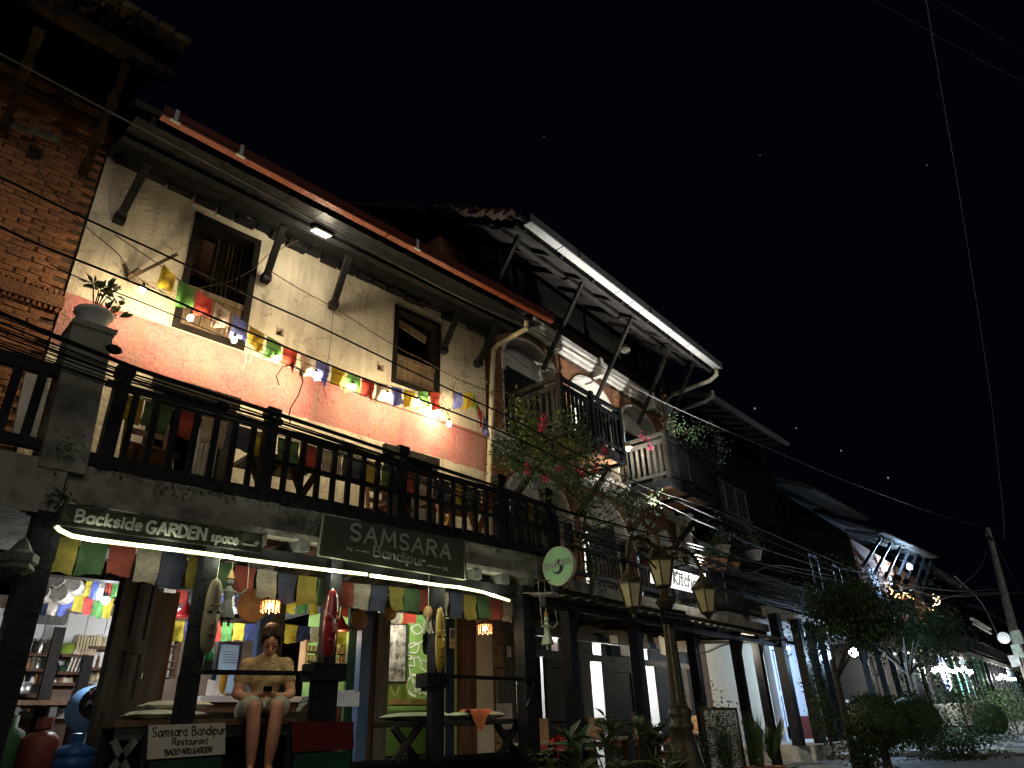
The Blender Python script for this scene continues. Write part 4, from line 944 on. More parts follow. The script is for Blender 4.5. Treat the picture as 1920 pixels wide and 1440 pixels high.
# calendar and paper on the navy post
p = A1(848, 1190, 7.34); t = thing('wall_calendar', 'small poster with a yellow strip hanging on the navy post', 'poster', p)
m = MB(); m.box(p.x - .05, p.x + .05, 7.335, 7.34, p.z - .10, p.z + .08); m.build('poster', CLOTHW, t); m = MB(); m.box(p.x - .035, p.x + .035, 7.33, 7.334, p.z - .05, p.z + .06); m.build('picture', BLUEP, t); m = MB(); m.box(p.x - .055, p.x + .055, 7.334, 7.339, p.z - .17, p.z - .11); m.build('paper', JAR, t)

# ================================================================== masks, puppets, straw disc
def mask(px, pyt, pyb, Y, wd, mt, name, lab, eye=BWOOD):
    top, bot = A1(px[0], pyt, Y), A1(px[1], pyb, Y); H = top.z - bot.z; cx, cz_ = (top.x + bot.x) / 2, (top.z + bot.z) / 2
    t = thing(name, lab, 'mask', (cx, Y, bot.z)); m = MB(); NU, NV = 12, 26; vs = []
    for j in range(NV + 1):
        v = j / NV; z = cz_ - H / 2 + H * v; prof = (1 - abs(2 * v - 1) ** 3.2) ** .5
        for i in range(NU + 1):
            a = math.pi * i / NU; x = -math.cos(a) * wd / 2 * prof; dep = math.sin(a) * wd * .42 * prof
            c_ = math.exp(-((i - NU / 2) / 1.3) ** 2)
            nose = c_ * .045 * max(0, min(1, (.56 - v) / .18)) * (1 if v > .36 else math.exp(-((v - .36) / .02) ** 2))
            brow = .012 * math.exp(-((v - .58) / .018) ** 2)
            eye_ = -.014 * math.exp(-((v - .53) / .025) ** 2) * (math.exp(-((i - NU * .28) / 1.4) ** 2) + math.exp(-((i - NU * .72) / 1.4) ** 2))
            lip = .016 * math.exp(-((v - .25) / .02) ** 2) * math.exp(-((i - NU / 2) / 2.2) ** 2)
            vs.append((cx + x, Y - dep - nose - brow - eye_ - lip, z))
    W = NU + 1
    fs = [(j * W + i, j * W + i + 1, (j + 1) * W + i + 1, (j + 1) * W + i) for j in range(NV) for i in range(NU)]
    fs += [(j * W + NU, j * W, (j + 1) * W, (j + 1) * W + NU) for j in range(NV)]
    m.add(vs, fs); m.build('face', mt, t, True)
    for s in (-1, 1):
        ez = cz_ - H / 2 + H * .53; q = MB(); q.ball((cx + s * wd * .22, Y - wd * .37, ez), .02, 10, 6, (1.3, .5, .45)); q.build('eye', eye, t)
        q = MB(); q.tube([(cx + s * wd * .04, Y - wd * .47, ez + .05), (cx + s * wd * .22, Y - wd * .41, ez + .065), (cx + s * wd * .40, Y - wd * .22, ez + .03)], [.006, .009, .004], 6); q.build('brow', mt, t)
    q = MB(); q.tube([(cx, Y - wd * .43, cz_ - H / 2 + H * .56), (cx, Y - wd * .5, cz_ - H / 2 + H * .46), (cx, Y - wd * .58, cz_ - H / 2 + H * .37), (cx, Y - wd * .44, cz_ - H / 2 + H * .355)], [.008, .011, .017, .006], 8); q.build('nose', mt, t)
    q = MB(); q.tube([(cx - wd * .2, Y - wd * .40, cz_ - H / 2 + H * .24), (cx, Y - wd * .47, cz_ - H / 2 + H * .23), (cx + wd * .2, Y - wd * .40, cz_ - H / 2 + H * .245)], [.003, .008, .003], 6); q.build('mouth', eye, t)
    return t
mask((408, 383), 1083, 1228, 5.86, .135, MASKW, 'wooden_mask', 'long pale wooden mask hanging on the second front post')
mask((626, 612), 1103, 1236, 5.86, .14, MASKR, 'wooden_mask', 'long glossy red mask on the front post right of the woman')
mask((826, 822), 1138, 1262, 5.86, .11, MASKY, 'wooden_mask', 'long yellow mask hanging on the right front post')
mask((801, 796), 1183, 1228, 6.5, .10, DARKI, 'wooden_mask', 'small black wooden mask left of the yellow mask')
p = A1(732, 1150, 7.1); m = MB(); m.lathe(p, [(.02, -.05), (.08, -.02), (.085, .02), (.02, .05)], 14, axis='y'); tag(m.build('round_mask', MASKY, None, True), 'small round yellow and black mask on top of the grey post', 'mask')
p = A1(474, 1135, 6.9); m = MB(); m.lathe(p, [(.0, -.03), (.15, -.02), (.17, 0), (.15, .02), (.0, .03)], 24, axis='y'); tag(m.build('straw_tray', TAN, None, True), 'round straw tray hanging left of the amber chandelier', 'tray')
p = A1(674, 1162, 7.1); m = MB(); m.lathe(p, [(.0, -.03), (.10, -.02), (.12, 0), (.1, .02), (.0, .03)], 20, axis='y'); tag(m.build('straw_tray', TAN, None, True), 'smaller round straw tray right of the red pendant lamp', 'tray')
def puppet(px, py, Y, s, mt, lab, ztop=2.6, arms=True):
    p = A1(px, py, Y); t = thing('string_puppet', lab, 'puppet', p)
    m = MB(); m.ball(p + Vector((0, 0, .17 * s)), .032 * s); m.build('head', mt, t, True)
    m = MB(); m.lathe(p, [(.085 * s, -.13 * s), (.07 * s, -.08 * s), (.035 * s, .02 * s), (.045 * s, .09 * s), (.02 * s, .14 * s)], 12, flute=.15); m.build('robe', mt, t)
    m = MB(); m.lathe(p + Vector((0, 0, .2 * s)), [(.034 * s, 0), (.03 * s, .02 * s), (.008 * s, .08 * s)], 10); m.build('hat', TAN, t)
    for sx in (-1, 1):
        m = MB(); m.tube([p + Vector((sx * .035 * s, 0, .10 * s)), p + Vector((sx * .09 * s, -.03, .07 * s)), p + Vector((sx * .15 * s, -.05, .10 * s + .03 * sx))], [.014 * s, .012 * s, .009 * s], 6); m.build('arm', mt, t)
        m = MB(); m.tube([p + Vector((sx * .03 * s, -.01, -.12 * s)), p + Vector((sx * .03 * s, -.02, -.19 * s))], .012 * s, 6); m.build('leg', mt, t)
    m = MB(); m.tube([p + Vector((-.12 * s, 0, .62 * s)), p + Vector((.12 * s, 0, .66 * s))], .008, 5); m.build('control_bar', TAN, t)
    m = MB()
    for q, r in (((0, 0, .28 * s), (0, 0, .64 * s)), ((-.14 * s, -.05, .08 * s), (-.12 * s, 0, .62 * s)), ((.14 * s, -.05, .12 * s), (.12 * s, 0, .66 * s)), ((0, 0, .64 * s), (0, 0, ztop - p.z))): m.tube([p + Vector(q), p + Vector(r)], .0022, 4)
    m.build('strings', CLOTHW, t); return t
puppet(426, 1130, 6.04, 1.0, GWOOD, 'robed string puppet hanging right of the pale wooden mask')
puppet(1026, 1188, 5.75, .95, PALEG, 'pale green string puppet hanging under the round green sign', 2.56)
p = A1(803, 1150, 6.0); t = thing('shell_mobile', 'knotted hanging head of shells and rope above the black mask', 'ornament', p)
m = MB(); m.ball(p, .065, 10, 8, (.8, .8, 1.2)); m.build('head', TAN, t, True)
m = MB()
for i in range(10): m.tube([p + Vector((random.uniform(-.04, .04), random.uniform(-.04, .04), -.05)), p + Vector((random.uniform(-.06, .06), random.uniform(-.05, .05), -.2))], .006, 5)
m.build('fringe', CLOTHW, t, kind='stuff')
m = MB(); m.tube([p + Vector((0, 0, .07)), (p.x, p.y, 2.6)], .002, 4); m.build('string', CLOTHW, t)

# ================================================================== benches, tables, boards in front
be = thing('long_bench', 'dark wooden bench the woman sits on', 'bench', (3.0, 6.5, .78))
m = MB(); m.box(2.0, 3.95, 6.3, 6.68, 1.14, 1.19); m.build('seat', BROWN, be)
m = MB(); m.box(2.02, 3.93, 6.32, 6.36, 1.05, 1.139); m.build('apron', DWOOD, be)
for x in (2.1, 3.85):
    for s in (-1, 1):
        m = MB(); m.beam((x - .1 * s, 6.34, .78), (x + .08 * s, 6.34, 1.05), .05); m.build('leg', GWOOD, be)
m = MB(); m.box(2.0, 3.95, 6.62, 6.66, 1.19, 1.25); m.build('back_rail', DWOOD, be)
m = MB(); m.box(2.02, 3.93, 6.6, 6.63, .79, 1.135); m.build('under_bench_shade', BWOOD, be)  # dark sheet added for the shade under the seat
def cushion(x, y, z, sx, sy, h, mt, lab, rz=0):
    m = MB(); N = 10; vs = []
    for s in (1, -1):
        for j in range(N + 1):
            for i in range(N + 1):
                u, v = 2 * i / N - 1, 2 * j / N - 1; e = max(0, (1 - u ** 4) * (1 - v ** 4)) ** .5
                vs.append((x + (u * sx) * math.cos(rz) - (v * sy) * math.sin(rz), y + (u * sx) * math.sin(rz) + v * sy * math.cos(rz), z + h / 2 + s * h / 2 * e + random.uniform(-.003, .003)))
    W = N + 1; fs = []
    for k in (0, 1):
        for j in range(N):
            for i in range(N):
                q = [k * W * W + j * W + i, k * W * W + j * W + i + 1, k * W * W + (j + 1) * W + i + 1, k * W * W + (j + 1) * W + i]; fs.append(tuple(q if k == 0 else q[::-1]))
    m.add(vs, fs); return tag(m.build('cushion', mt, None, True), lab, 'cushion')
cushion(2.42, 6.45, 1.19, .3, .16, .075, CLOTHW, 'flat pale cushion, lower of the two left of the woman', .1)
cushion(2.5, 6.47, 1.262, .27, .15, .07, CLOTHW, 'flat pale cushion, upper of the two left of the woman', -.05)
tb = trestle(5.4, 6.4, .78, 1.65, .5, .36, DWOOD, 'dark trestle bench with cushions under the yellow mask', DWOOD)
cushion(4.95, 6.38, 1.142, .38, .2, .08, PALEG, 'pale green seat cushion on the trestle bench left of the yellow mask post', .05)
cushion(5.75, 6.36, 1.142, .32, .18, .085, PALEG, 'crumpled pale green cushion at the right end of the trestle bench', -.08)
m = MB(); N = 12; pts_ = []
for i in range(N):
    for j in range(8):
        x = 5.5 + i * .028; y = 6.12 + j * .035; pts_.append((x, y - .02, 1.235 - (.19 * (1 - j / 2.) if j < 2 else 0) * (.6 + .5 * math.sin(i * .5)) + .012 * math.sin(i * 1.1 + j * .9)))
m.add(pts_, [(i * 8 + j, (i + 1) * 8 + j, (i + 1) * 8 + j + 1, i * 8 + j + 1) for i in range(N - 1) for j in range(7)]); tag(m.build('shawl', ORC, None, True), 'rust coloured shawl hanging over the front of the trestle bench', 'shawl')
# boards
def aboard(c4, Y, face, mt_lo, lab, lo_lab, text=None, name='a_board'):
    a, b, c, d = [A1(px, py, Y) for px, py in c4]      # bl br tr tl
    t = thing(name, lab, 'sign board', (a.x, Y, .0))
    m = MB(); m.slab4(a, b, c, d, .02); m.build('panel', face, t)
    for p, q in ((a, d), (b, c)):
        m = MB(); m.beam(Vector((p.x, Y + .03, .05)), Vector((q.x, Y + .03, q.z)), .035, .03); m.build('leg', BWOOD, t)
    e, f = a + (b - a) * .04, b + (a - b) * .04
    m = MB(); m.slab4(Vector((e.x, Y + .012, .35)), Vector((f.x, Y + .012, .35)), Vector((f.x, Y + .012, f.z - .015)), Vector((e.x, Y + .012, e.z - .015)), .015); m.build('lower_panel', mt_lo, t)
    return t, a, b, c, d
t, a, b, c, d = aboard(((276, 1424), (422, 1414), (423, 1355), (279, 1360)), 5.35, WBOARD, GRNP, 'white hand-lettered board reading Samsara Bandipur Restaurant Backyard Garden', '')
m = MB(); up = (d - a); H = up.length; dxv = (b - a); nrm = Vector((0, -1, 0))
lettering(m, 'Samsara Bandipur', a + dxv * .05 + up * .66, a + dxv * .99 + up * .64, H * .27, up, nrm, .0055, jit=.05)
lettering(m, 'Restaurant', a + dxv * .30 + up * .38, a + dxv * .76 + up * .36, H * .2, up, nrm, .005, jit=.04)
lettering(m, "'BACKYARD.GARDEN'", a + dxv * .2 + up * .09, a + dxv * .82 + up * .1, H * .16, up, nrm, .0055, jit=.03)
m.build('lettering', INK, t)
aboard(((549, 1410), (664, 1404), (662, 1353), (548, 1353)), 5.35, REDP, GRNP, 'dark red and green painted board in front of the porch', '')

# ================================================================== sign boards over the porch
def PT(px, py, Y): return A1(px, py, Y)
a, b, c, d = PT(107, 983, 5.88), PT(488, 1036, 5.88), PT(490, 1003, 5.88), PT(119, 945, 5.88)
t = thing('sign_board', 'long olive sign board reading Backside GARDEN space with an arrow', 'sign', (a.x, 5.88, a.z)); m = MB(); m.slab4(a, b, c, d, .03); m.build('panel', SIGNG, t)
m = MB()
for p, q in ((a, b), (b, c), (c, d), (d, a)): m.beam(p + Vector((0, -.006, 0)), q + Vector((0, -.006, 0)), .012, .014)
m.build('frame', DWOOD, t)
m = MB(); up = (d - a).normalized(); H = (d - a).length; dxv = b - a; base = a + up * H * .26
lettering(m, 'Backside', base + dxv * .065, base + dxv * .36 + up * .0, H * .56, up, (0, -1, 0), .016, .008, jit=.005)
lettering(m, 'GARDEN', base + dxv * .385 - up * .01, base + dxv * .68 + up * .0, H * .60, up, (0, -1, 0), .020, .008, jit=.005)
lettering(m, 'space', base + dxv * .715, base + dxv * .86, H * .5, up, (0, -1, 0), .017, .008, jit=.005)
lettering(m, '>', base + dxv * .89, base + dxv * .975, H * .4, up, (0, -1, 0), .012)
m.build('lettering', CHALK, t)
a, b, c, d = PT(597, 1041, 5.84), PT(872, 1087, 5.84), PT(868, 1012, 5.84), PT(608, 965, 5.84)
t = thing('sign_board', 'large olive restaurant sign board reading SAMSARA Bandipur', 'sign', (a.x, 5.84, a.z)); m = MB(); m.slab4(a, b, c, d, .04)
m.build('panel', SIGNG, t); m = MB(); m.beam(a + Vector((0, -.008, 0)), d + Vector((0, -.008, 0)), .03, .02); m.build('end_trim', GWOOD, t); m = MB(); m.beam(b + Vector((0, -.008, 0)), c + Vector((0, -.008, 0)), .03, .02); m.build('end_trim', GWOOD, t)
m = MB(); up = (d - a).normalized(); H = (d - a).length; dxv = b - a
lettering(m, 'SAMSARA', a + up * H * .52 + dxv * .17, a + up * H * .49 + dxv * .87, H * .40, up, (0, -1, 0), .026, .008, jit=.005, gap=.28)
lettering(m, 'Bandipur', a + up * H * .22 + dxv * .33, a + up * H * .18 + dxv * .68, H * .24, up, (0, -1, 0), .015, .008, jit=.005)
lettering(m, 'x-', a + up * H * .22 + dxv * .16, a + up * H * .22 + dxv * .30, H * .2, up, (0, -1, 0), .010)
lettering(m, '-x', a + up * H * .16 + dxv * .71, a + up * H * .14 + dxv * .86, H * .2, up, (0, -1, 0), .010)
m.build('lettering', CHALK, t)
# round lit sign
p = A1(1046, 1061, 5.62); t = thing('round_sign', 'round pale green sign with the word SAMSARA at the balcony corner', 'sign', p)
R0 = .235; face_n = Vector((-1, -.08, 0)).normalized(); sxv = Vector((face_n.y, -face_n.x, 0)); sxv = sxv if sxv.x > 0 else -sxv
def RP(u, v, o): return p + sxv * u + Vector((0, 0, v)) + face_n * o
def disc(mb, r, o0, o1, n=40):
    vs = [RP(r * math.cos(2 * math.pi * i / n), r * math.sin(2 * math.pi * i / n), o) for o in (o0, o1) for i in range(n)]
    mb.add(vs, [tuple(range(n - 1, -1, -1)), tuple(range(n, 2 * n))] + [(i, (i + 1) % n, n + (i + 1) % n, n + i) for i in range(n)])
m = MB(); disc(m, R0, -.06, .0); m.build('drum', PIPE, t)
m = MB(); disc(m, R0 * .93, .001, .006); m.build('face', mat('sign_green', (.20, .34, .17), .5, (.24, .38, .2), 2, emit=(.2, .42, .2), estr=.06), t)
m = MB()
for k in range(6):
    q = [RP(.085 * math.cos(R_(a_)) * (1 - .12 * k), -.01 + .085 * math.sin(R_(a_)) * (1 - .12 * k), .009) for a_ in range(-150 + k * 25, 100 + k * 20, 18)]
    for e, f in zip(q, q[1:]): m.beam(e, f, .003, .011, up=(f - e).cross(face_n))
m.build('swirl_emblem', INK, t)
m = MB(); lettering(m, 'SAMSARA', RP(-.19, -.03, .01), RP(.19, -.0, .01), .07, (0, 0, 1), face_n, .015, .006, jit=.004, gap=.2); m.build('lettering', CHALK, t)
m = MB(); m.beam(RP(0, R0, -.03), Vector((p.x, 6.0, p.z + R0 + .02)), .03); m.build('bracket', BWOOD, t)

# ================================================================== LED strip under the signs
led = thing('led_strip', 'glowing yellow-white light strip along the porch edge', 'light strip', A1(300, 1030, 5.93))
pts = [(105, 986), (112, 994), (135, 1005), (175, 1012), (255, 1022), (300, 1027), (437, 1045), (442, 1047), (512, 1056), (600, 1067), (688, 1077), (694, 1079), (760, 1088), (830, 1098), (860, 1101), (905, 1110), (955, 1126)]
q = [A1(x, y, 5.9) for x, y in pts]
for a_, b_ in ((0, 6), (7, 10), (11, 16)):
    m = MB(); m.tube(q[a_:b_ + 1], .017, 8); m.build('lit_tube', E_LED, led)
for k in range(9):
    a_ = q[0].lerp(q[-1], (k + .5) / 9); n_q = min(q, key=lambda v: abs(v.x - a_.x)); bulb_light('strip_light', Vector((a_.x, n_q.y - .05, n_q.z - .02)), 3.0, (.95, 1, .72), led, .03)
m = MB(); m.tube([v + Vector((0, .035, .01)) for v in q], .006, 5); m.build('backing', GWOOD, led)
# ================================================================== person
def figure(name, lab, loc, rot, scale=1, top=KNIT, pants=SHORT, hair=HAIR, full=True, grp=None, bun=True):
    """a seated person looking down at a phone; local -y is forward, z=0 is the seat"""
    t = bpy.data.objects.new(name, None); COL.objects.link(t); tag(t, lab, 'person', grp)
    V = Vector
    def part(mb, nm, mt, vox, sm=6, parent=t):
        me = bpy.data.meshes.new(nm); me.from_pydata(mb.v, [], mb.f); me.materials.append(mt)
        o = bpy.data.objects.new(nm, me); COL.objects.link(o); o.parent = parent
        if vox:
            r = o.modifiers.new('merge', 'REMESH'); r.mode = 'VOXEL'; r.voxel_size = vox; r.use_smooth_shade = True
            s_ = o.modifiers.new('soften', 'SMOOTH'); s_.iterations = sm; s_.factor = .5
            if nm in ('knit_top', 'shorts'):
                tx = bpy.data.textures.get('folds') or bpy.data.textures.new('folds', 'CLOUDS'); tx.noise_scale = .07; tx.noise_depth = 2
                d_ = o.modifiers.new('folds', 'DISPLACE'); d_.texture = tx; d_.strength = .022; d_.mid_level = .5
        return o
    def limb(mb, pts, rs, n=12):
        mb.tube(pts, rs, n)
        for p, r in zip(pts, rs): mb.ball(p, r * .99, n, 8)
    sh, el, wr = [], [], []
    b = MB()
    limb(b, [V((0, 0, .11)), V((0, -.015, .22)), V((0, -.03, .33)), V((0, -.05, .43)), V((0, -.075, .475))], [.13, .115, .125, .12, .07])
    b.ball((0, .0, .10), .15, 12, 8, (1.15, .85, .8))
    limb(b, [V((0, -.08, .47)), V((0, -.13, .56))], [.052, .047])
    for s in (-1, 1):
        limb(b, [V((s * .05, -.055, .455)), V((s * .165, -.06, .44)), V((s * .205, -.075, .33)), V((s * .235, -.10, .20))], [.06, .058, .05, .041])
        limb(b, [V((s * .235, -.10, .20)), V((s * .16, -.22, .165)), V((s * .07, -.325, .175))], [.041, .038, .024])
        limb(b, [V((s * .085, 0.02, .075)), V((s * .10, -.2, .085)), V((s * .095, -.44, .075))], [.095, .088, .058])
        limb(b, [V((s * .095, -.44, .07)), V((s * .085, -.45, -.09)), V((s * .078, -.44, -.22)), V((s * .07, -.42, -.37))], [.057, .056, .052, .032])
        limb(b, [V((s * .07, -.41, -.385)), V((s * .075, -.50, -.395)), V((s * .078, -.56, -.405))], [.032, .032, .022])
        # palm, four unequal fingers and a thumb closing on the phone
        pc = V((s * .055, -.355, .18)); limb(b, [V((s * .07, -.33, .176)), pc, V((s * .04, -.375, .182))], [.023, .026, .024])
        for k in range(4):
            f0 = V((s * .045, -.365 - k * .011, .165 + k * .009)); L_ = (.028, .032, .03, .024)[k]
            limb(b, [f0, f0 + V((-s * L_ * .7, -.012, -.006)), f0 + V((-s * L_ * 1.25, -.002, .004))], [.0095, .0085, .007], 8)
        limb(b, [V((s * .05, -.35, .195)), V((s * .034, -.37, .212)), V((s * .018, -.385, .211))], [.011, .010, .008], 8)
    # head, tipped forward
    hc = V((0, -.175, .635)); Rh = Matrix.Rotation(R_(38), 3, 'X')
    hb = MB(); hb.ball((0, 0, .02), .088, 16, 12, (.92, 1.05, 1.12)); hb.ball((0, -.022, -.055), .062, 14, 10, (.95, 1, 1.05)); hb.ball((0, -.055, -.10), .026, 10, 8)
    hb.tube([(0, -.086, .012), (0, -.108, -.028)], [.009, .017], 8); hb.ball((0, -.105, -.03), .016, 8, 6)
    hb.ball((0, -.083, -.062), .018, 10, 6, (1.3, .7, .6)); hb.ball((-.09 * .92, .0, -.01), .02, 8, 6, (.4, .8, 1.3)); hb.ball((.09 * .92, .0, -.01), .02, 8, 6, (.4, .8, 1.3))
    hb.ball((-.033, -.083, .022), .016, 8, 6, (1.2, .6, .5)); hb.ball((.033, -.083, .022), .016, 8, 6, (1.2, .6, .5))
    for v in hb.v: b.v.append(hc + Rh @ v)
    n0 = len(b.v) - len(hb.v); b.f += [tuple(i + n0 for i in f) for f in hb.f]
    body = part(b, 'body', SKIN, .0085, 4)
    def headpart(mb, nm, mt, vox=0, sm=3):
        for i, v in enumerate(mb.v): mb.v[i] = hc + Rh @ v
        return part(mb, nm, mt, vox, sm)
    h = MB(); h.ball((0, .034, .052), .104, 16, 12, (.96, .98, 1.05)); h.ball((-.06, -.02, .045), .05, 10, 8, (.7, .9, 1.2)); h.ball((.06, -.02, .045), .05, 10, 8, (.7, .9, 1.2)); [h.ball((s * .04, -.03, .092), .045, 10, 8, (1.1, 1.1, .6)) for s in (-1, 1)]
    if bun: h.ball((0, .115, -.0), .042, 10, 8); h.ball((0, .07, -.04), .05, 10, 8, (1.2, 1, 1))
    for s in (-1, 1): h.tube([(s * .078, -.03, .03), (s * .084, -.04, -.02), (s * .08, -.04, -.06)], [.012, .008, .003], 6)
    headpart(h, 'hair', hair, .009, 3)
    if full:
        e = MB()
        for s in (-1, 1): e.ball((s * .033, -.094, .012), .012, 8, 6, (1.3, .4, .3))
        headpart(e, 'eyelid', HAIR)
        e = MB()
        for s in (-1, 1): e.tube([(s * .015, -.094, .036), (s * .035, -.093, .043), (s * .055, -.08, .036)], [.003, .004, .002], 6)
        headpart(e, 'eyebrow', HAIR)
        e = MB(); e.ball((0, -.094, -.062), .014, 10, 6, (1.5, .5, .4)); headpart(e, 'lips', mat('lips', (.42, .12, .10), .45))
    # clothes
    c = MB(); limb(c, [V((0, 0, .09)), V((0, -.015, .22)), V((0, -.035, .33)), V((0, -.052, .435))], [.145, .13, .142, .13])
    c.ball((-.07, -.09, .33), .085, 12, 8); c.ball((.07, -.09, .33), .085, 12, 8); c.ball((0, 0, .1), .155, 12, 8, (1.15, .9, .75))
    for s in (-1, 1): limb(c, [V((s * .05, -.055, .455)), V((s * .168, -.06, .44)), V((s * .208, -.075, .325))], [.07, .07, .066])
    part(c, 'knit_top', top, .011, 5)
    c = MB(); limb(c, [V((-.11, .0, .07)), V((.11, 0, .07))], [.125, .125])
    for s in (-1, 1): limb(c, [V((s * .09, 0.0, .075)), V((s * .102, -.18, .085)), V((s * .112, -.34, .08))], [.11, .108, .10])
    part(c, 'shorts', pants, .011, 4)
    if full:
        c = MB()
        pts = [V((.055 * math.sin(R_(a)) * 1.2, -.085 - .075 * math.cos(R_(a)) - .01, .49 - .035 * math.cos(R_(a)))) for a in range(-120, 121, 12)]
        for p in pts: c.ball(p, .006, 6, 4)
        part(c, 'necklace', WHITEP, 0)
        c = MB()
        for s in (-1, 1): c.tube([(s * .07, -.38, -.402), (s * .076, -.50, -.425), (s * .08, -.585, -.425)], [.036, .044, .03], 10)
        part(c, 'shoe', BWOOD, 0)
    t.location = loc; t.rotation_euler = (0, 0, rot); t.scale = (scale,) * 3
    return t
gp = A1(488, 1345, 6.5)
girl = figure('person', 'woman in tan knit top and shorts seated on the bench, looking at her phone', (gp.x, 6.5, 1.19), R_(-22), 1.0)
# the phone she holds
mt_ = Matrix.Translation(Vector((gp.x, 6.5, 1.19))) @ Matrix.Rotation(R_(-22), 4, 'Z')
m = MB(mt_); m.hexa([(-.036, -.375, .186), (.036, -.375, .186), (.036, -.367, .195), (-.036, -.367, .195), (-.036, -.445, .235), (.036, -.445, .235), (.036, -.437, .244), (-.036, -.437, .244)])
ph = m.build('phone', BWOOD); tag(ph, 'black phone held in both hands by the seated woman', 'phone')

# ================================================================== prayer flags
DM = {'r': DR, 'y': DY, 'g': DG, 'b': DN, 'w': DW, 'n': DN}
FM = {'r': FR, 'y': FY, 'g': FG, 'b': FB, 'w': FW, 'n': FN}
def flagline(name, lab, pts, seq, sizes, cordY=None, cord_r=.003, grp=None, sway=.03, cm=CABLE, gap=.1, dim=False):
    """pts: world points of the cord; one flag per letter spaced evenly"""
    t = thing(name, lab, 'prayer flags', pts[0], grp)
    m = MB(); m.tube(pts, cord_r, 5); m.build('cord', cm, t)
    L = [0]
    for p, q in zip(pts, pts[1:]): L.append(L[-1] + (q - p).length)
    def at(s):
        for i in range(len(pts) - 1):
            if s <= L[i + 1] or i == len(pts) - 2: return pts[i].lerp(pts[i + 1], (s - L[i]) / max(1e-6, L[i + 1] - L[i]))
    n = len(seq); step = L[-1] / n
    for k, ch in enumerate(seq):
        if ch == ' ': continue
        a = at(k * step + step * gap / 2); b = at((k + 1) * step - step * gap / 2)
        hgt = (sizes[k] if isinstance(sizes, (list, tuple)) else sizes) * random.uniform(.92, 1.08)
        m = MB(); N = 7; vs = []; ph_ = random.uniform(0, 6); sk = random.uniform(-.06, .06); nar = random.uniform(.0, .12)
        tw = random.uniform(-1, 1) * sway
        for j in range(N + 1):
            v = j / N
            for i in range(N + 1):
                u = i / N; uu = .5 + (u - .5) * (1 - nar * v) + sk * v
                p = a.lerp(b, 0) + (b - a) * uu; p = p + Vector((0, 0, -hgt * v * (1 - .03 * math.sin(u * 5 + ph_))))
                p.z += random.uniform(-.007, .004) if j == N else 0; p.y += .008 * math.sin(v * 9 + ph_); p.y += sway * v * math.sin(ph_ + u * 5 + v * 2) + tw * v * (u - .5) * 2; vs.append(p)
        W = N + 1; m.add(vs, [(j * W + i, j * W + i + 1, (j + 1) * W + i + 1, (j + 1) * W + i) for j in range(N) for i in range(N)])
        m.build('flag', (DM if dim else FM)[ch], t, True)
    return t
U = lambda l, off: [A1(x, y, 7.3 + off) for x, y in l]
flagline('prayer_flags', 'string of small prayer flags sagging across the lit red band of the cream house', U([(303, 492), (335, 525), (370, 545), (403, 567), (437, 590), (470, 612), (505, 632), (540, 652), (575, 668), (608, 682), (640, 692), (672, 704), (703, 715), (733, 723), (765, 732), (800, 735), (830, 736), (862, 737), (888, 735)], -.42), 'ygrwbygrwbygrwbygrwby', .26, sway=.05, gap=.16)
flagline('prayer_flags', 'three flags hanging down at the right end of the lit flag string', U([(888, 735), (896, 760), (905, 775), (915, 795)], -.28), 'grb', .24, sway=.04)
pts = [(95, 1003), (170, 1012), (250, 1020), (350, 1040), (455, 1062), (560, 1078), (640, 1090), (740, 1100), (830, 1108), (900, 1118), (965, 1128)]
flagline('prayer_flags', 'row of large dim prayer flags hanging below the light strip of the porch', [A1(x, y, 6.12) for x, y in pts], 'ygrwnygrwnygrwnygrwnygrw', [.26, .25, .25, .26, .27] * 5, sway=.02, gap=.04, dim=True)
def bx_rail(n): return [Vector((1.4 + (6.9 - 1.4) * i / n, 6.09, 3.72 - .03 * math.sin(math.pi * i / n) ** 2)) for i in range(n + 1)]
flagline('prayer_flags', 'prayer flags in dimmed colours hung along the balcony railing', bx_rail(14), 'ygrwbygrwbygrwbygrwbyg', .25, sway=.015, gap=.05, dim=True)
for k, (l, Y, seq, hgt, lab) in enumerate((
    ([(165, 1075), (185, 1082), (205, 1080), (240, 1075)], 7.9, 'ybwrgy', .22, 'small bright prayer flags slanting above the kitchen bulb'),
    ([(125, 1098), (155, 1108), (195, 1118), (215, 1122)], 8.0, 'byrgy', .2, 'small bright prayer flags beside the kitchen bulb'),
    ([(55, 1118), (95, 1128), (130, 1130)], 8.0, 'ynwb', .13, 'dim small prayer flags at the left of the kitchen ceiling'),
    ([(310, 1092), (345, 1097), (400, 1098), (440, 1102), (470, 1110), (500, 1120)], 7.9, 'wr ybwnwb', .2, 'small bright prayer flags behind the pale mask'),
    ([(300, 1160), (345, 1165), (400, 1165), (440, 1168), (480, 1170)], 8.2, 'gyb rgyn', .2, 'lower row of small prayer flags left of the woman'),
    ([(535, 1120), (560, 1122), (590, 1120), (620, 1122), (680, 1130)], 7.9, 'ygyb rg', .19, 'small bright prayer flags right of the amber chandelier'),
    ([(535, 1170), (580, 1175), (650, 1180)], 8.3, 'ynwny', .2, 'lower row of small prayer flags right of the woman'),
    ([(730, 1140), (760, 1140), (795, 1140), (830, 1142)], 7.6, 'wrgy', .18, 'small bright prayer flags above the framed picture'))):
    flagline('prayer_flags', lab, [A1(x, y, Y) for x, y in l], seq, hgt, sway=.015, grp=None, gap=.03)

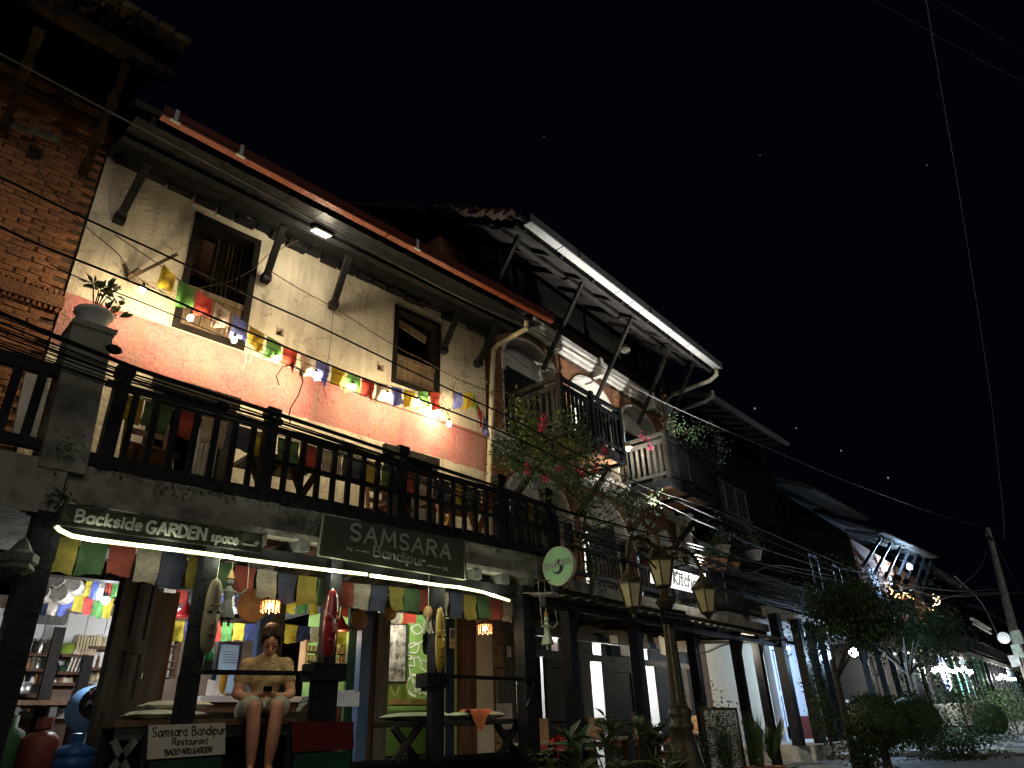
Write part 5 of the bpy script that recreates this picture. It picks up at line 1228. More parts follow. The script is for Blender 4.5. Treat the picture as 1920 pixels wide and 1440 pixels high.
# ================================================================== string of bulbs on the facade
sb = thing('string_lights', 'string of glowing warm bulbs along the cream wall', 'string lights', A1(267, 520, 6.95))
bulbs = [(267, 543), (357, 596), (439, 638), (517, 674), (592, 704), (661, 726), (726, 743), (784, 754), (846, 760), (842, 795)]
cord = [A1(x, y - 16, 6.86) for x, y in [(240, 520)] + bulbs[:8] + [(820, 762), (842, 795)]]
m = MB(); m.tube(cord, .004, 5); m.build('cord', CABLE, sb)
for i, (x, y) in enumerate(bulbs):
    p = A1(x, y, 6.86)
    if i == 8: p.y = 7.15
    m = MB(); m.lathe(p, [(.004, -.035), (.022, -.026), (.03, -.006), (.026, .016), (.014, .034)], 12); b = m.build('bulb', E_BULB, sb, True)
    m = MB(); m.lathe(p, [(.017, .035), (.017, .075), (.008, .09)], 8); m.build('socket', BWOOD, b)
# iron arm that holds the left end of the strings
m = MB(); m.beam(A1(238, 524, 7.25), A1(333, 476, 6.9), .03, .02); m.beam(A1(240, 520, 7.2), A1(262, 505, 7.1), .05, .03); m.beam(A1(232, 495, 7.27), A1(243, 522, 7.27), .03, .03)
tag(m.build('iron_arm', METD), 'rusty iron arm on the cream wall holding the flag string', 'bracket')
m = MB()
for k in range(4): m.tube([A1(245, 520 + 2 * k, 7.2), A1(285 + 5 * k, 530 + 5 * k, 7.0), A1(330, 548 + 6 * k, 7.1)], .004, 4)
tag(m.build('loose_wires', CABLEB), 'tangle of loose brown wires below the iron arm', 'wires')
m = MB(); m.tube([A1(x, y, 5.95) for x, y in ((523, 722), (518, 705), (530, 688), (548, 683), (562, 692), (568, 715), (560, 740), (545, 765), (541, 783), (545, 792))], .006, 6)
tag(m.build('wire_loop', CABLE), 'bent black wire loop rising above the railing post', 'wire')
m = MB(); m.tube([A1(x, y, 7.25) for x, y in ((625, 577), (622, 620), (617, 665), (610, 700), (606, 725), (612, 745))], .004, 5); tag(m.build('wall_wire', CABLEB), 'thin wire running down the cream wall between the windows', 'wire')
m = MB(); m.tube([A1(x, y, 7.0) for x, y in ((372, 540), (410, 533), (440, 525), (475, 505), (500, 480), (560, 450))], .005, 5); tag(m.build('wall_wire', CABLEB), 'slack wire crossing the left window of the cream house', 'wire')

# ================================================================== overhead cables
def cable(pts, off, r, lab, mt=CABLE, grp=None, name='cable'):
    w_ = [AW(x, y, o if isinstance(off, (list, tuple)) else off) for (x, y), o in zip(pts, off if isinstance(off, (list, tuple)) else [off] * len(pts))]
    # smooth sampling
    out = []
    for i in range(len(w_) - 1):
        p0, p1, p2, p3 = w_[max(i - 1, 0)], w_[i], w_[i + 1], w_[min(i + 2, len(w_) - 1)]
        for k in range(5):
            t = k / 5; out.append(.5 * ((2 * p1) + (p2 - p0) * t + (2 * p0 - 5 * p1 + 4 * p2 - p3) * t * t + (3 * p1 - p0 - 3 * p2 + p3) * t ** 3))
    out.append(w_[-1]); m = MB(); m.tube(out, r, 5); return tag(m.build(name, mt), lab, 'cable', grp)
cable([(-40, 82), (0, 100), (213, 213), (480, 353), (660, 451), (860, 556), (1000, 620), (1148, 699), (1250, 757), (1450, 845), (1620, 915), (1760, 965), (1852, 992)], [-1.9] * 12 + [-2.6], .008, 'thin grey cable sagging past the orange gutter to the far pole', CABLEG)
cable([(-40, 312), (0, 332), (167, 413), (313, 480), (477, 558), (587, 607), (740, 681), (860, 738), (954, 782), (1100, 860), (1250, 930), (1400, 997), (1560, 1062)], -1.9, .010, 'thick black cable crossing both windows of the cream house')
cable([(-40, 405), (0, 425), (76, 460), (236, 524), (392, 592), (480, 628), (662, 702), (809, 757), (960, 818), (1100, 885), (1280, 965), (1450, 1035)], -1.95, .010, 'thick black cable just under the upper one, crossing the flag string')
cable([(95, 495), (139, 517), (319, 588), (440, 641), (592, 706), (718, 755), (840, 795), (960, 841), (1100, 905)], -1.6, .005, 'thin black cable passing right beside the glowing bulbs')
cable([(225, 286), (320, 335), (440, 399), (635, 500), (740, 552), (917, 640), (990, 690)], -.4, .005, 'thin cable along the tops of the roof struts')
cable([(215, 440), (260, 470), (330, 520), (345, 545)], -.3, .006, 'short slack cable at the left edge of the cream wall', CABLEB)
cable([(504, 506), (560, 541), (629, 579), (736, 646), (803, 680), (857, 711), (923, 739), (960, 778), (1010, 830)], -.45, .006, 'brown cable slanting from the second roof strut to the downpipe', CABLEB)
cable([(20, 250), (55, 292), (100, 360), (150, 415), (225, 480), (243, 515)], -.25, .006, 'thin cable dropping from the brick wall to the iron arm', CABLEB)
base = [(0, 588), (208, 672), (302, 705), (512, 772), (745, 850), (960, 922), (1020, 945), (1160, 985), (1300, 1022), (1450, 1062), (1600, 1095), (1760, 1120)]
for k in range(11):
    random.seed(100 + k)
    sc_ = [1, .8, .75, .62, .62, .7, .8, .9, 1, 1.1, 1.0, .9]; d = k * 6.0 + (8 if k > 1 else 0) + (6 if k > 6 else 0)
    pts = [(x, y + d * s_ * .9 + random.uniform(-1.5, 1.5)) for (x, y), s_ in zip(base, sc_)]
    pts.insert(0, (-60, pts[0][1] - 26))
    cable(pts, [-1.75 - .012 * (k % 4)] * len(pts), [.016, .006, .008, .005, .010, .005, .007, .005, .006, .009, .005][k], ['thickest black cable, topmost of the bundle along the balcony railing', 'thin cable second in the bundle along the railing', 'black cable third in the bundle along the railing', 'thin cable fourth in the bundle along the railing', 'thick black cable in the middle of the bundle along the railing', 'thin cable just under the middle of the railing bundle', 'black cable seventh from the top of the railing bundle', 'thin cable eighth from the top of the railing bundle', 'thin cable ninth from the top of the railing bundle', 'thick cable second from the bottom of the railing bundle', 'lowest thin cable of the bundle along the railing'][k], grp='cables bundled along the balcony')
random.seed(11)
for (x, y) in ((214, 655), (420, 760), (520, 790), (760, 868)):   # wrapped ties on the bundle
    c = AW(x, y, -1.76); m = MB(); m.ball(c, .05, 8, 6, (1.3, .7, .8)); tag(m.build('cable_tie', BWOOD), {214: 'black lump of tape on the cables by the pillar', 420: 'black lump of tape on the cables over the wide balcony door', 520: 'black lump of tape on the cables at the railing post', 760: 'black lump of tape on the cables over the right balcony door'}[x], 'tie')
cable([(1175, 892), (1218, 917), (1350, 960), (1500, 1025), (1640, 1085)], -1.4, .006, 'thin lit cable leaving the right upper balcony', CABLEG)
cable([(1165, 905), (1255, 950), (1330, 985), (1420, 1025), (1560, 1070)], -1.4, .006, 'thin lit cable below the right upper balcony', CABLEG)
cable([(1295, 1000), (1340, 1045), (1400, 1075), (1460, 1060), (1560, 1080)], -1.5, .005, 'slack cable near the flower planters on the gallery', CABLEG)
cable([(1040, 333), (1140, 346), (1240, 360), (1420, 382), (1620, 408)], [2, 2, 2, 2, 2], .012, 'faint grey cable alone in the sky above the second roof', CABLE)
def skyline(pts, dist, r, lab):
    w_ = [EYE + pray(x, y).normalized() * d for (x, y), d in zip(pts, dist)]
    m = MB(); m.tube(w_, r, 5); tag(m.build('cable', CABLES), lab, 'cable')
skyline([(1734, -40), (1737, 0), (1750, 80), (1775, 225), (1795, 340), (1830, 560), (1860, 760), (1880, 950), (1884, 1012)], [6, 6.5, 8, 11, 14, 20, 28, 36, 40], .008, 'long cable running down the sky to the far pole')
skyline([(1600, -20), (1640, 0), (1750, 62), (1850, 118), (1960, 172)], [9, 9, 9.5, 10, 10.5], .007, 'upper faint cable across the top right corner')
skyline([(1720, -20), (1765, 5), (1840, 50), (1960, 120)], [9, 9, 9.5, 10], .006, 'shorter faint cable in the top right corner')
m = MB()
for (x, y, s_) in ((1020, 256, .35), (1425, 291, .35), (1738, 310, .4), (1415, 766, .9), (1493, 803, .6), (1577, 845, .7), (1665, 896, .8)):
    m.ball(EYE + pray(x, y).normalized() * 600, s_, 6, 4)
m.build('stars', emat('star_glow', (.7, .75, .85), .1), kind='stuff')
# ================================================================== HOUSE 2: brick house with white arches (frame M2)
b2 = thing('arched_house', 'brick house with white arches, two wooden balconies and a pale roof gutter', 'building', M2 @ Vector((3.4, 0, 0)))
def B(): return MB(M2)
m = B()
bays3 = [(.42, 2.20), (2.48, 4.10), (4.38, 6.02)]; bays2 = [(.42, 2.20), (2.48, 4.10), (4.38, 6.02)]
def arch_holes(bays, z0, zs): return [(a, b, z0, zs) for a, b in bays]
holes = [(a, b, 5.25, 7.50) for a, b in bays3] + [(a, b, 2.85, 4.95) for a, b in bays2] + [(.55, 6.35, .33, 2.35)]
wallcells(m, .0, 6.95, .33, 8.35, .06, .3, holes)
m.build('wall', MORTAR, b2)
m = B(); m.box(.0, 6.95, .1, .3, 8.352, 9.12); m.build('frieze', DARKI, b2)
# brick pieces on piers; arch surrounds in white plaster
srcs = []
for k, mm in enumerate((BRICK, BRICK3, BRICK2)):
    q = MB(); q.box(-.105, .105, -.03, .05, -.03, .03, j=.007); o = q.build('brick', mm, b2)
    for v in o.data.vertices: v.co += Vector(b2.location)
    srcs.append([o, True])
cnt = 0
def put_brick(lx, z, off=.055, s=1):
    global cnt
    if cnt > 290: return
    k = random.choice((0, 1, 2)); o, fresh = srcs[k]
    if fresh: srcs[k][1] = False
    else: o = dup(o, b2)
    p = M2 @ Vector((lx, off + random.uniform(-.012, .008), z))
    o.matrix_local = Matrix.Translation(p - b2.location) @ Matrix.Rotation(TH2 + random.uniform(-.03, .03), 4, 'Z') @ Matrix.Rotation(random.uniform(-.03, .03), 4, 'Y') @ Matrix.Scale(s, 4, (1, 0, 0)); cnt += 1
for (z0, z1) in ((5.3, 7.5), (3.0, 4.8)):
    for (c, wd) in ((.20, .40), (2.34, .25), (4.24, .25), (6.25, .42)):
        z = z0; r = 0
        while z < z1:
            if wd > .3:
                put_brick(c - .105 + (.03 if r % 2 else 0), z); put_brick(c + .11 + (.03 if r % 2 else 0), z, s=.9)
            else: put_brick(c + random.uniform(-.01, .01), z, s=1.15)
            z += .068; r += 1
def arch(z0, zs, zt, bays, lit):
    for a, b in bays:
        c, rr = (a + b) / 2, (b - a) / 2; H = zt - zs; n = 18
        # spandrels + white ring
        m = B(); q = []
        for i in range(n + 1):
            t = math.pi * (1 - i / n); q.append((c + rr * math.cos(t), zs + H * math.sin(t)))
        for i in range(n):
            (xa, za), (xb, zb) = q[i], q[i + 1]
            m.hexa([(xa, .05, za), (xb, .05, zb), (xb, .36, zb), (xa, .36, za), (xa, .05, zt + .06), (xb, .05, zt + .06), (xb, .36, zt + .06), (xa, .36, zt + .06)])
        m.build('spandrel', BRICK2, b2)
        m = B()
        for i in range(n):
            (xa, za), (xb, zb) = q[i], q[i + 1]
            f = lambda x, z, k: (c + (x - c) * k, zs + (z - zs) * k)
            (xc, zc), (xd, zd) = f(xa, za, .93), f(xb, zb, .93)
            m.hexa([(xc, .02, zc), (xd, .02, zd), (xd, .30, zd), (xc, .30, zc), (xa, .02, za), (xb, .02, zb), (xb, .30, zb), (xa, .30, za)])
        m.build('arch_ring', PLAST2, b2)
        m = B(); vs = [(c, .30, zs)] + [(x, .30, z) for x, z in q]; vs2 = [(v[0], .34, v[2]) for v in vs]; k = len(vs)
        m.add(vs + vs2, [(0, i, i + 1) for i in range(1, k - 1)] + [(k, k + i + 1, k + i) for i in range(1, k - 1)] + [(0, k - 1, 2 * k - 1, k), (0, k, k + 1, 1)])
        m.build('lunette', PLAST2, b2)
        for s, xx in ((1, a), (-1, b)):           # capitals of the piers
            m = B(); m.box(min(xx - .02 * s, xx + .09 * s), max(xx - .02 * s, xx + .09 * s), -.03, .3, zs - .1, zs - .01); m.box(min(xx - .01 * s, xx + .06 * s), max(xx - .01 * s, xx + .06 * s), -.01, .3, zs - .3, zs - .105); m.build('capital', PLAST2, b2)
            m = B(); m.box(min(xx, xx + .05 * s), max(xx, xx + .05 * s), .03, .33, z0, zs - .305); m.build('door_jamb', PLAST2, b2)
arch(5.25, 6.85, 7.45, bays3, True); arch(2.85, 4.35, 4.9, bays2, True)
def french(a, b, z0, zs, opens, glow):
    m = B(); m.box(a + .05, b - .05, .24, .3, zs - .07, zs); m.box((a + b) / 2 - .03, (a + b) / 2 + .03, .24, .3, z0, zs - .071); o = m.build('door_frame', DWOOD, b2)
    for i, op in enumerate(opens):
        x0 = a + .05 + i * ((b - a - .1) / len(opens)); x1 = x0 + (b - a - .1) / len(opens) - .01
        if op == 'closed':
            q = B(); q.box(x0, x1, .25, .28, z0, zs - .08)
            d = q.build('door', BWOOD, b2); q = B(); q.box(x0 + .07, x1 - .07, .24, .249, z0 + .9, zs - .2); q.build('door_panel', DARKI, d)
        elif op == 'open':
            q = B(); q.box(x0, x0 + .035, -.3, .24, z0, zs - .08); d = q.build('door', DWOOD, b2)
            q = B(); q.box(x0 - .008, x0, -.24, .18, z0 + .2, z0 + .75); q.box(x0 - .008, x0, -.24, .18, z0 + .85, zs - .2); q.build('door_panel', BWOOD, d)
french(*bays3[0], 5.25, 6.85, ('closed', 'closed'), 0); french(*bays3[1], 5.25, 6.85, ('', 'open', 'closed'), 1); french(*bays3[2], 5.25, 6.85, ('', 'closed', 'closed', ), 0)
french(*bays2[0], 2.85, 4.35, ('closed', 'closed'), 0); french(*bays2[1], 2.85, 4.35, ('', 'open', 'closed'), 1); french(*bays2[2], 2.85, 4.35, ('', 'closed', 'closed'), 0)
m = B(); m.box(.05, 6.9, 2.4, 2.45, 2.8, 8.3); m.box(.05, 6.9, .37, 2.4, 5.05, 5.2); m.box(.05, .1, .37, 2.4, 2.8, 8.3); m.box(6.85, 6.9, .37, 2.4, 2.8, 8.3); m.box(.05, 6.9, .37, 2.4, 7.9, 7.95)
m.build('inner_wall', INW, b2)
m = B(); m.box(2.26, 2.3, .37, 2.4, 5.2, 7.9); m.box(4.2, 4.24, .37, 2.4, 5.2, 7.9); m.box(2.26, 2.3, .37, 2.4, 2.85, 5.05); m.box(4.2, 4.24, .37, 2.4, 2.85, 5.05); m.build('partition', INW, b2)
for (x, z, c, e, lab) in ((3.2, 7.3, (1, .97, .92), 160, 'room bulb behind the second arch of the top floor'), (5.1, 7.3, (.55, .8, 1), 50, 'bluish room bulb behind the third arch of the top floor'), (3.2, 4.75, (.95, .95, .9), 90, 'room bulb behind the second arch of the middle floor'), (5.1, 4.75, (.5, .75, 1), 40, 'bluish room bulb behind the third arch of the middle floor'), (1.3, 4.75, (1, .85, .6), 10, 'room bulb behind the first arch of the middle floor')):
    p = M2 @ Vector((x, 1.3, z)); t = thing('room_bulb', lab, 'lamp', p); m = MB(); m.ball(p, .03); m.build('bulb', E_COOL if c[0] < .9 else E_WARM, t); m = MB(); m.tube([p, p + Vector((0, 0, .55 if z > 6 else .28))], .004, 5); m.build('cord', CABLE, t)
    bulb_light('bulb_light', p + Vector((0, -.1, -.08)), e, c, t)
# white cornices
for (z, x1) in ((7.62, 6.9), (5.02, 6.9)):
    for k, (dz0, dz1, d) in enumerate(((0, .07, .08), (.075, .15, .14), (.155, .26, .2))):
        m = B(); m.box(.02, x1, .05 - d, .05, z + dz0, z + dz1); m.build('cornice_moulding', PLAST2, b2)
m = B()
for (x, z) in ((1.9, 7.6), (3.4, 7.6), (5.6, 7.6)): m.box(x, x + .1, -.2, .04, z - .1, z + .3)
m.build('corbel', PLAST2, b2)
# roof of house 2
GY, GZ0, GZ1 = -1.45, 8.14, 8.36
def gzr(x): return GZ0 + (GZ1 - GZ0) * (x + .72) / 7.2
m = B(); x0, x1 = -.85, 6.6
m.add([(x0, GY, gzr(x0) + .08), (x1, GY, gzr(x1) + .08), (x1, 3.2, 11.2), (x0, 3.2, 11.2), (x0, GY, gzr(x0) + .14), (x1, GY, gzr(x1) + .14), (x1, 3.2, 11.27), (x0, 3.2, 11.27)], [(3, 2, 1, 0), (4, 5, 6, 7), (0, 1, 5, 4), (1, 2, 6, 5), (2, 3, 7, 6), (3, 0, 4, 7)])
rf2 = m.build('roof', ROOFD, b2)
for i in range(10):
    y = GY + .05 + i * .19; z = gzr(-.85) + .12 + (y - GY) * (11.2 - gzr(-.85) - .08) / (3.2 - GY)
    m = B(); m.box(-.98, -.78, y, y + .17, z, z + .05, j=.015); m.build('roof_tile', TILE, rf2)
for i in range(8):
    x = -.6 + i * 1.0; zr = gzr(x); m = B(); m.beam((x, GY + .06, zr + .03), (x, .05, zr + 1.0), .07, .1, up=(0, 0, 1)); m.build('rafter', DWOOD, b2)
for i in range(7):
    x = -.5 + i * 1.0; zr = gzr(x)
    m = B(); m.add([(x, GY + .1, zr + .075), (x + .92, GY + .1, zr + .095), (x + .92, .02, zr + 1.08), (x, .02, zr + 1.06), (x, GY + .1, zr + .085), (x + .92, GY + .1, zr + .105), (x + .92, .02, zr + 1.09), (x, .02, zr + 1.07)], [(3, 2, 1, 0), (4, 5, 6, 7), (0, 1, 5, 4), (1, 2, 6, 5), (2, 3, 7, 6), (3, 0, 4, 7)]); m.build('soffit_panel', SOFD, b2)
m = B(); m.beam((-.75, -.75, gzr(-.7) + .42), (6.5, -.75, gzr(6.5) + .42), .1, .12); m.build('purlin', DWOOD, b2)
m = B(); m.beam((-.8, GY + .14, gzr(-.8) + .02), (6.5, GY + .14, gzr(6.5) + .02), .07, .07); m.build('purlin', DWOOD, b2)
for (x0, x1) in ((-.72, .15), (.17, 2.0), (2.02, 2.5), (2.52, 2.9), (2.92, 4.1), (4.12, 4.9), (4.92, 6.5)):
    m = B(); m.hexa([(x0, GY - .12, gzr(x0)), (x1, GY - .12, gzr(x1)), (x1, GY + .02, gzr(x1)), (x0, GY + .02, gzr(x0)), (x0, GY - .12, gzr(x0) + .014), (x1, GY - .12, gzr(x1) + .014), (x1, GY + .02, gzr(x1) + .014), (x0, GY + .02, gzr(x0) + .014)]); m.build('gutter_soffit', GUTW, b2)
m = B(); m.hexa([(-.74, GY - .145, gzr(-.74) - .01), (6.53, GY - .145, gzr(6.53) - .01), (6.53, GY - .125, gzr(6.53) - .01), (-.74, GY - .125, gzr(-.74) - .01), (-.74, GY - .145, gzr(-.74) + .15), (6.53, GY - .145, gzr(6.53) + .15), (6.53, GY - .125, gzr(6.53) + .15), (-.74, GY - .125, gzr(-.74) + .15)]); m.build('gutter_face', GUTG, b2)
for x in (.6, 2.2, 3.1, 4.0, 5.2):
    m = B(); m.box(x, x + .02, GY - .16, GY - .146, gzr(x) - .02, gzr(x) + .16); m.build('gutter_bracket', METD, b2)
for (bx_, by_, tx, ty) in ((1022, 735, 1135, 560), (1150, 700, 1195, 655), (1060, 645, 1120, 580), (960, 560, 1015, 480)): pass
for x in (-.35, 1.55, 3.35, 5.05, 6.2):
    m = B(); m.beam((x, -.02, 6.95), (x, -1.05, gzr(x) + .22), .06, .07, up=(1, 0, 0)); m.build('roof_strut', DWOOD, b2)
# end pipes
m = B(); a = Vector((6.42, GY - .02, gzr(6.4))); m.tube([a, a + Vector((0, 0, -.16)), a + Vector((.05, .2, -.22)), a + Vector((.15, 1.2, -.22)), a + Vector((.2, 1.42, -.3)), a + Vector((.2, 1.42, -4.5))], .05, 10); tag(m.build('downpipe', PIPE, None, True), 'cream downpipe bending back from the right end of the pale gutter', 'pipe')
p = A2(1335, 733, -1.0); m = B(); m.tube([p, p + Vector((0, 0, -.14)), p + Vector((.0, .2, -.22)), p + Vector((.0, 1.0, -.24))], .045, 8); tag(m.build('downpipe', PIPE, None, True), 'second short cream pipe below the first at the house corner', 'pipe')
m = B(); p = A2(1268, 965, -.05); q = A2(1280, 1060, -.05); m.tube([q, p], .05, 8); tag(m.build('downpipe', PIPE, None, True), 'short pale upright pipe by the corner pilaster of the arched house', 'pipe')
m = B(); m.box(6.5, 6.85, -.08, .05, 2.9, 5.0); m.box(6.45, 6.9, -.14, .05, 4.9, 5.0); m.box(6.45, 6.9, -.14, .05, 3.85, 3.95); m.build('pilaster', PLAST2, b2)
m = B(); m.box(6.5, 6.85, -.06, .05, 6.2, 7.6); m.build('pilaster', PLAST2, b2)
# hanging pot lantern under the roof
p = A2(1172, 655, -.6); t = thing('hanging_lantern', 'small patterned lantern hanging under the roof of the arched house', 'lantern', M2 @ p)
m = B(); m.lathe(p, [(.03, -.09), (.10, -.05), (.12, .0), (.08, .07), (.05, .1)], 12, flute=.2); m.build('basket', mat('lantern_weave', (.05, .045, .04), .6, (.3, .28, .24), 30, cut=(.5, .55)), t); m = B(); m.tube([p + Vector((0, 0, .1)), p + Vector((0, 0, .9))], .004, 5); m.build('chain', METD, t)
# the two wooden balconies
def wood_balcony(x0, x1, d, zf, zr, lab, side_l=True):
    t = thing('wooden_balcony', lab, 'balcony', M2 @ Vector(((x0 + x1) / 2, -d / 2, zf)))
    for k in range(int((x1 - x0) / .19)):
        a = x0 + k * .19; m = B(); m.box(a + .03, a + .212, -d + .05, .02, zf, zf + .03, j=.002); m.build('floor_plank', SOFW, t)
    m = B(); m.box(x0, x1, -d, -d + .06, zf - .06, zf + .1); m.box(x0, x0 + .06, -d + .062, .02, zf - .06, zf + .1); m.box(x1 - .06, x1, -d + .062, .02, zf - .06, zf + .1); m.box((x0 + x1) / 2 - .04, (x0 + x1) / 2 + .04, -d + .062, .02, zf - .055, zf - .004); m.build('floor_frame', BWOOD, t)
    for x in (x0 + .04, x1 - .04, (x0 + x1) / 2):
        m = B(); m.box(x - .045, x + .045, -d + .0, -d + .08, zf + .1, zr + .1); m.build('post', BWOOD if x > x0 + .1 else DWOOD, t)
    for z, h_ in ((zr, .07), (zr - .16, .09), (zf + .18, .06)):
        m = B(); m.box(x0, x1, -d + .015, -d + .06, z, z + h_); m.build('rail', BWOOD, t)
        m = B(); m.box(x0 + .005, x0 + .055, -d + .08, .04, z + .002, z + h_ - .002); m.build('rail', RAILG, t)
        m = B(); m.box(x1 - .055, x1 - .005, -d + .08, .04, z + .002, z + h_ - .002); m.build('rail', BWOOD, t)
    y = -d + .14
    while y < 0:
        for x in (x0 + .03, x1 - .03):
            m = B(); m.box(x - .015, x + .015, y, y + .055, zf + .24, zr - .16); m.build('baluster', RAILG if x < x0 + .1 else BWOOD, t)
        y += .125
    x = x0 + .14
    while x < x1 - .08:
        if abs(x - (x0 + x1) / 2) > .07:
            m = B(); m.box(x - .026, x + .026, -d + .02, -d + .05, zf + .24, zr - .16); m.build('baluster', BWOOD, t)
        x += .12
    for x in (x0 + .1, x1 - .1):
        m = B(); m.beam((x, .0, zf - .75), (x, -d * .75, zf - .06), .08, .09, up=(1, 0, 0)); m.build('strut', DWOOD, t)
    return t
wood_balcony(.55, 2.45, 1.05, 5.12, 6.05, 'left wooden balcony of the arched house above the pink flowers')
wood_balcony(4.1, 6.15, 1.05, 5.16, 6.15, 'right wooden balcony of the arched house with lit plank underside')
# long gallery above the street floor
ga = thing('gallery', 'long dark balustraded gallery of the arched house over the tin canopy', 'balcony', M2 @ Vector((3.5, -1, 2.6)))
m = B(); m.box(.02, 6.95, -1.3, .04, 2.56, 2.66); m.build('floor', DWOOD, ga)
m = B(); m.box(.0, 6.97, -1.36, -1.301, 2.62, 2.76); m.build('edge_board', CONC, ga)
for z in (3.38, 3.2, 2.86):
    m = B(); m.box(.02, 6.95, -1.34, -1.29, z, z + (.08 if z > 3.3 else .05)); m.build('rail', BWOOD, ga)
x = .08; k = 0
while x < 6.9:
    m = B()
    if k % 14 == 0: m.box(x - .05, x + .05, -1.36, -1.27, 2.76, 3.52); m.build('post', BWOOD, ga)
    else: m.lathe((x, -1.315, 2.91), [(.02, 0), (.012, .05), (.022, .12), (.012, .2), (.02, .29)], 5); m.build('baluster', DWOOD, ga)
    x += .105; k += 1
m = B()
for i in range(60): m.beam((.1 + i * .11, -1.35, 2.76), (.1 + i * .11, -1.37, 2.80), .008)
m.build('bird_spikes', STEEL, ga, kind='stuff')
for i in range(4): m = B(); m.box(-.0 + i, .03 + i, 0, .01, 0, .01)
# tin canopy and street floor of house 2
cn = thing('tin_canopy', 'rusty tin canopy edge above the cafe front', 'canopy', M2 @ Vector((3.3, -1.6, 2.4)))
m = B(); N = 150; vs = []
for i in range(N + 1):
    x = -.95 + 7.9 * i / N; z = .018 * math.sin(i * 1.25)
    vs += [(x, -1.72 + random.uniform(-.015, .015), 2.43 + z), (x, -1.2, 2.50 + z)]
m.add(vs, [(2 * i, 2 * i + 2, 2 * i + 3, 2 * i + 1) for i in range(N)]); o = m.build('corrugated_sheet', mat('tin', (.16, .14, .12), .5, (.32, .29, .25), 10, metal=.4), cn)
sol = o.modifiers.new('thick', 'SOLIDIFY'); sol.thickness = .006
m = B(); m.beam((-.9, -1.55, 2.36), (6.9, -1.55, 2.36), .07, .11); m.build('beam', BWOOD, cn)
for i in range(9): m = B(); m.beam((-.6 + i * .9, -1.6, 2.40), (-.6 + i * .9, .05, 2.54), .06, .07); m.build('joist', DWOOD, cn)
for (t_, b_) in (((1065, 1155), (1078, 1371)), ((1190, 1200), (1215, 1400)), ((1298, 1200), (1325, 1400)), ((1376, 1205), (1400, 1330)), ((1415, 1200), (1440, 1330))):
    p, q = A2(*t_, -1.4), A2(*b_, -1.4); x = (p.x + q.x) / 2
    m = B(); m.box(x - .075, x + .075, -1.47, -1.33, .32, 2.38); m.build('post', BWOOD, cn)
    m = B(); m.beam((x + .02, -1.4, 1.95), (x + .32, -1.4, 2.34), .05, .05, up=(0, 1, 0)); m.build('brace', BWOOD, cn)
# cafe: interior, transoms, panelled door leaves
cf = thing('timber_facade', 'grey timber cafe front with dark panelled door leaves and bright gaps', 'shop front', M2 @ Vector((3.2, 0, .33)))
m = B(); m.box(.3, 6.4, 2.9, 2.95, .33, 2.5); m.box(.25, .3, .4, 2.95, .33, 2.5); m.box(6.4, 6.45, .4, 2.95, .33, 2.5); m.box(2.45, 2.5, .9, 2.9, .33, 2.4); m.box(4.2, 4.25, .9, 2.9, .33, 2.4); m.build('inner_wall', INW, cf)
m = B(); m.box(.3, 6.4, .37, 2.95, 2.5, 2.55); m.build('ceiling', INBR, cf)
m = B(); m.box(.3, 6.4, .10, .16, 2.39, 2.56); m.build('lintel_plaster', PLAST2, cf)
for (x0, x1) in ((.3, 1.5), (1.75, 2.7), (3.0, 4.4), (4.6, 6.4)): m = B(); m.box(x0, x1, .13, .16, 2.09, 2.3); m.build('over_door_dark_fill', DOORM, cf)  # panels added to darken the bright band between the transoms
for z in (2.0, 2.3):
    m = B(); m.box(.3, 3.72, .03, .12, z, z + .09); m.box(3.8, 6.4, .03, .12, z, z + .09); m.build('transom', GWOOD, cf)
def leafdoor(t_l, t_r, b_y, off=.0):
    p, q = A2(*t_l, off), A2(*t_r, off); 
    o = thing('door_leaf', '', 'door', M2 @ Vector((p.x, off, .34)))
    m = B(); m.box(p.x, q.x, off - .02, off + .01, .34, 1.98); m.build('slab', DOORM, o); wdt = q.x - p.x
    for (x0, x1, z0, z1) in ((p.x, p.x + .1 * wdt, .34, 1.98), (q.x - .1 * wdt, q.x, .34, 1.98), (p.x + .101 * wdt, q.x - .101 * wdt, 1.84, 1.98), (p.x + .101 * wdt, q.x - .101 * wdt, 1.12, 1.24), (p.x + .101 * wdt, q.x - .101 * wdt, .34, .46)):
        m = B(); m.box(x0, x1, off - .04, off - .021, z0, z1); m.build('stile', DOORM, o)
    return o
leafdoor((1018, 1232), (1066, 1236), 1400)['label'] = 'black panelled door leaf left of the first cafe post'
leafdoor((1128, 1240), (1183, 1243), 1400)['label'] = 'black panelled door leaf in the middle of the cafe front'
leafdoor((1226, 1245), (1270, 1248), 1400)['label'] = 'black panelled door leaf behind the lamp post'
for (x0, x1) in ((1.86, 2.12), (2.15, 2.42), (3.68, 3.8), (3.82, 4.05), (.92, 1.08), (5.45, 5.7), (6.1, 6.3)):
    m = B(); m.box(x0, x1, .02, .14, .34, 1.99); m.build('post', GWOOD if x0 in (2.15,) else BWOOD, cf)
for (x, z, w_, h_, mt, lab) in ((.75, 1.6, .25, .3, BLUEW, 'pale blue poster inside the left part of the cafe'), (.72, 1.2, .22, .25, BLUEP, 'dark blue poster low inside the cafe'), (2.62, 1.55, .16, .45, DARKI, 'black framed picture in the bright cafe gap'), (2.66, 1.2, .14, .2, BLUEW, 'small blue print under the black framed picture')):
    m = B(); m.box(x, x + w_, .42, .44, z, z + h_); tag(m.build('poster', mt), lab, 'poster')
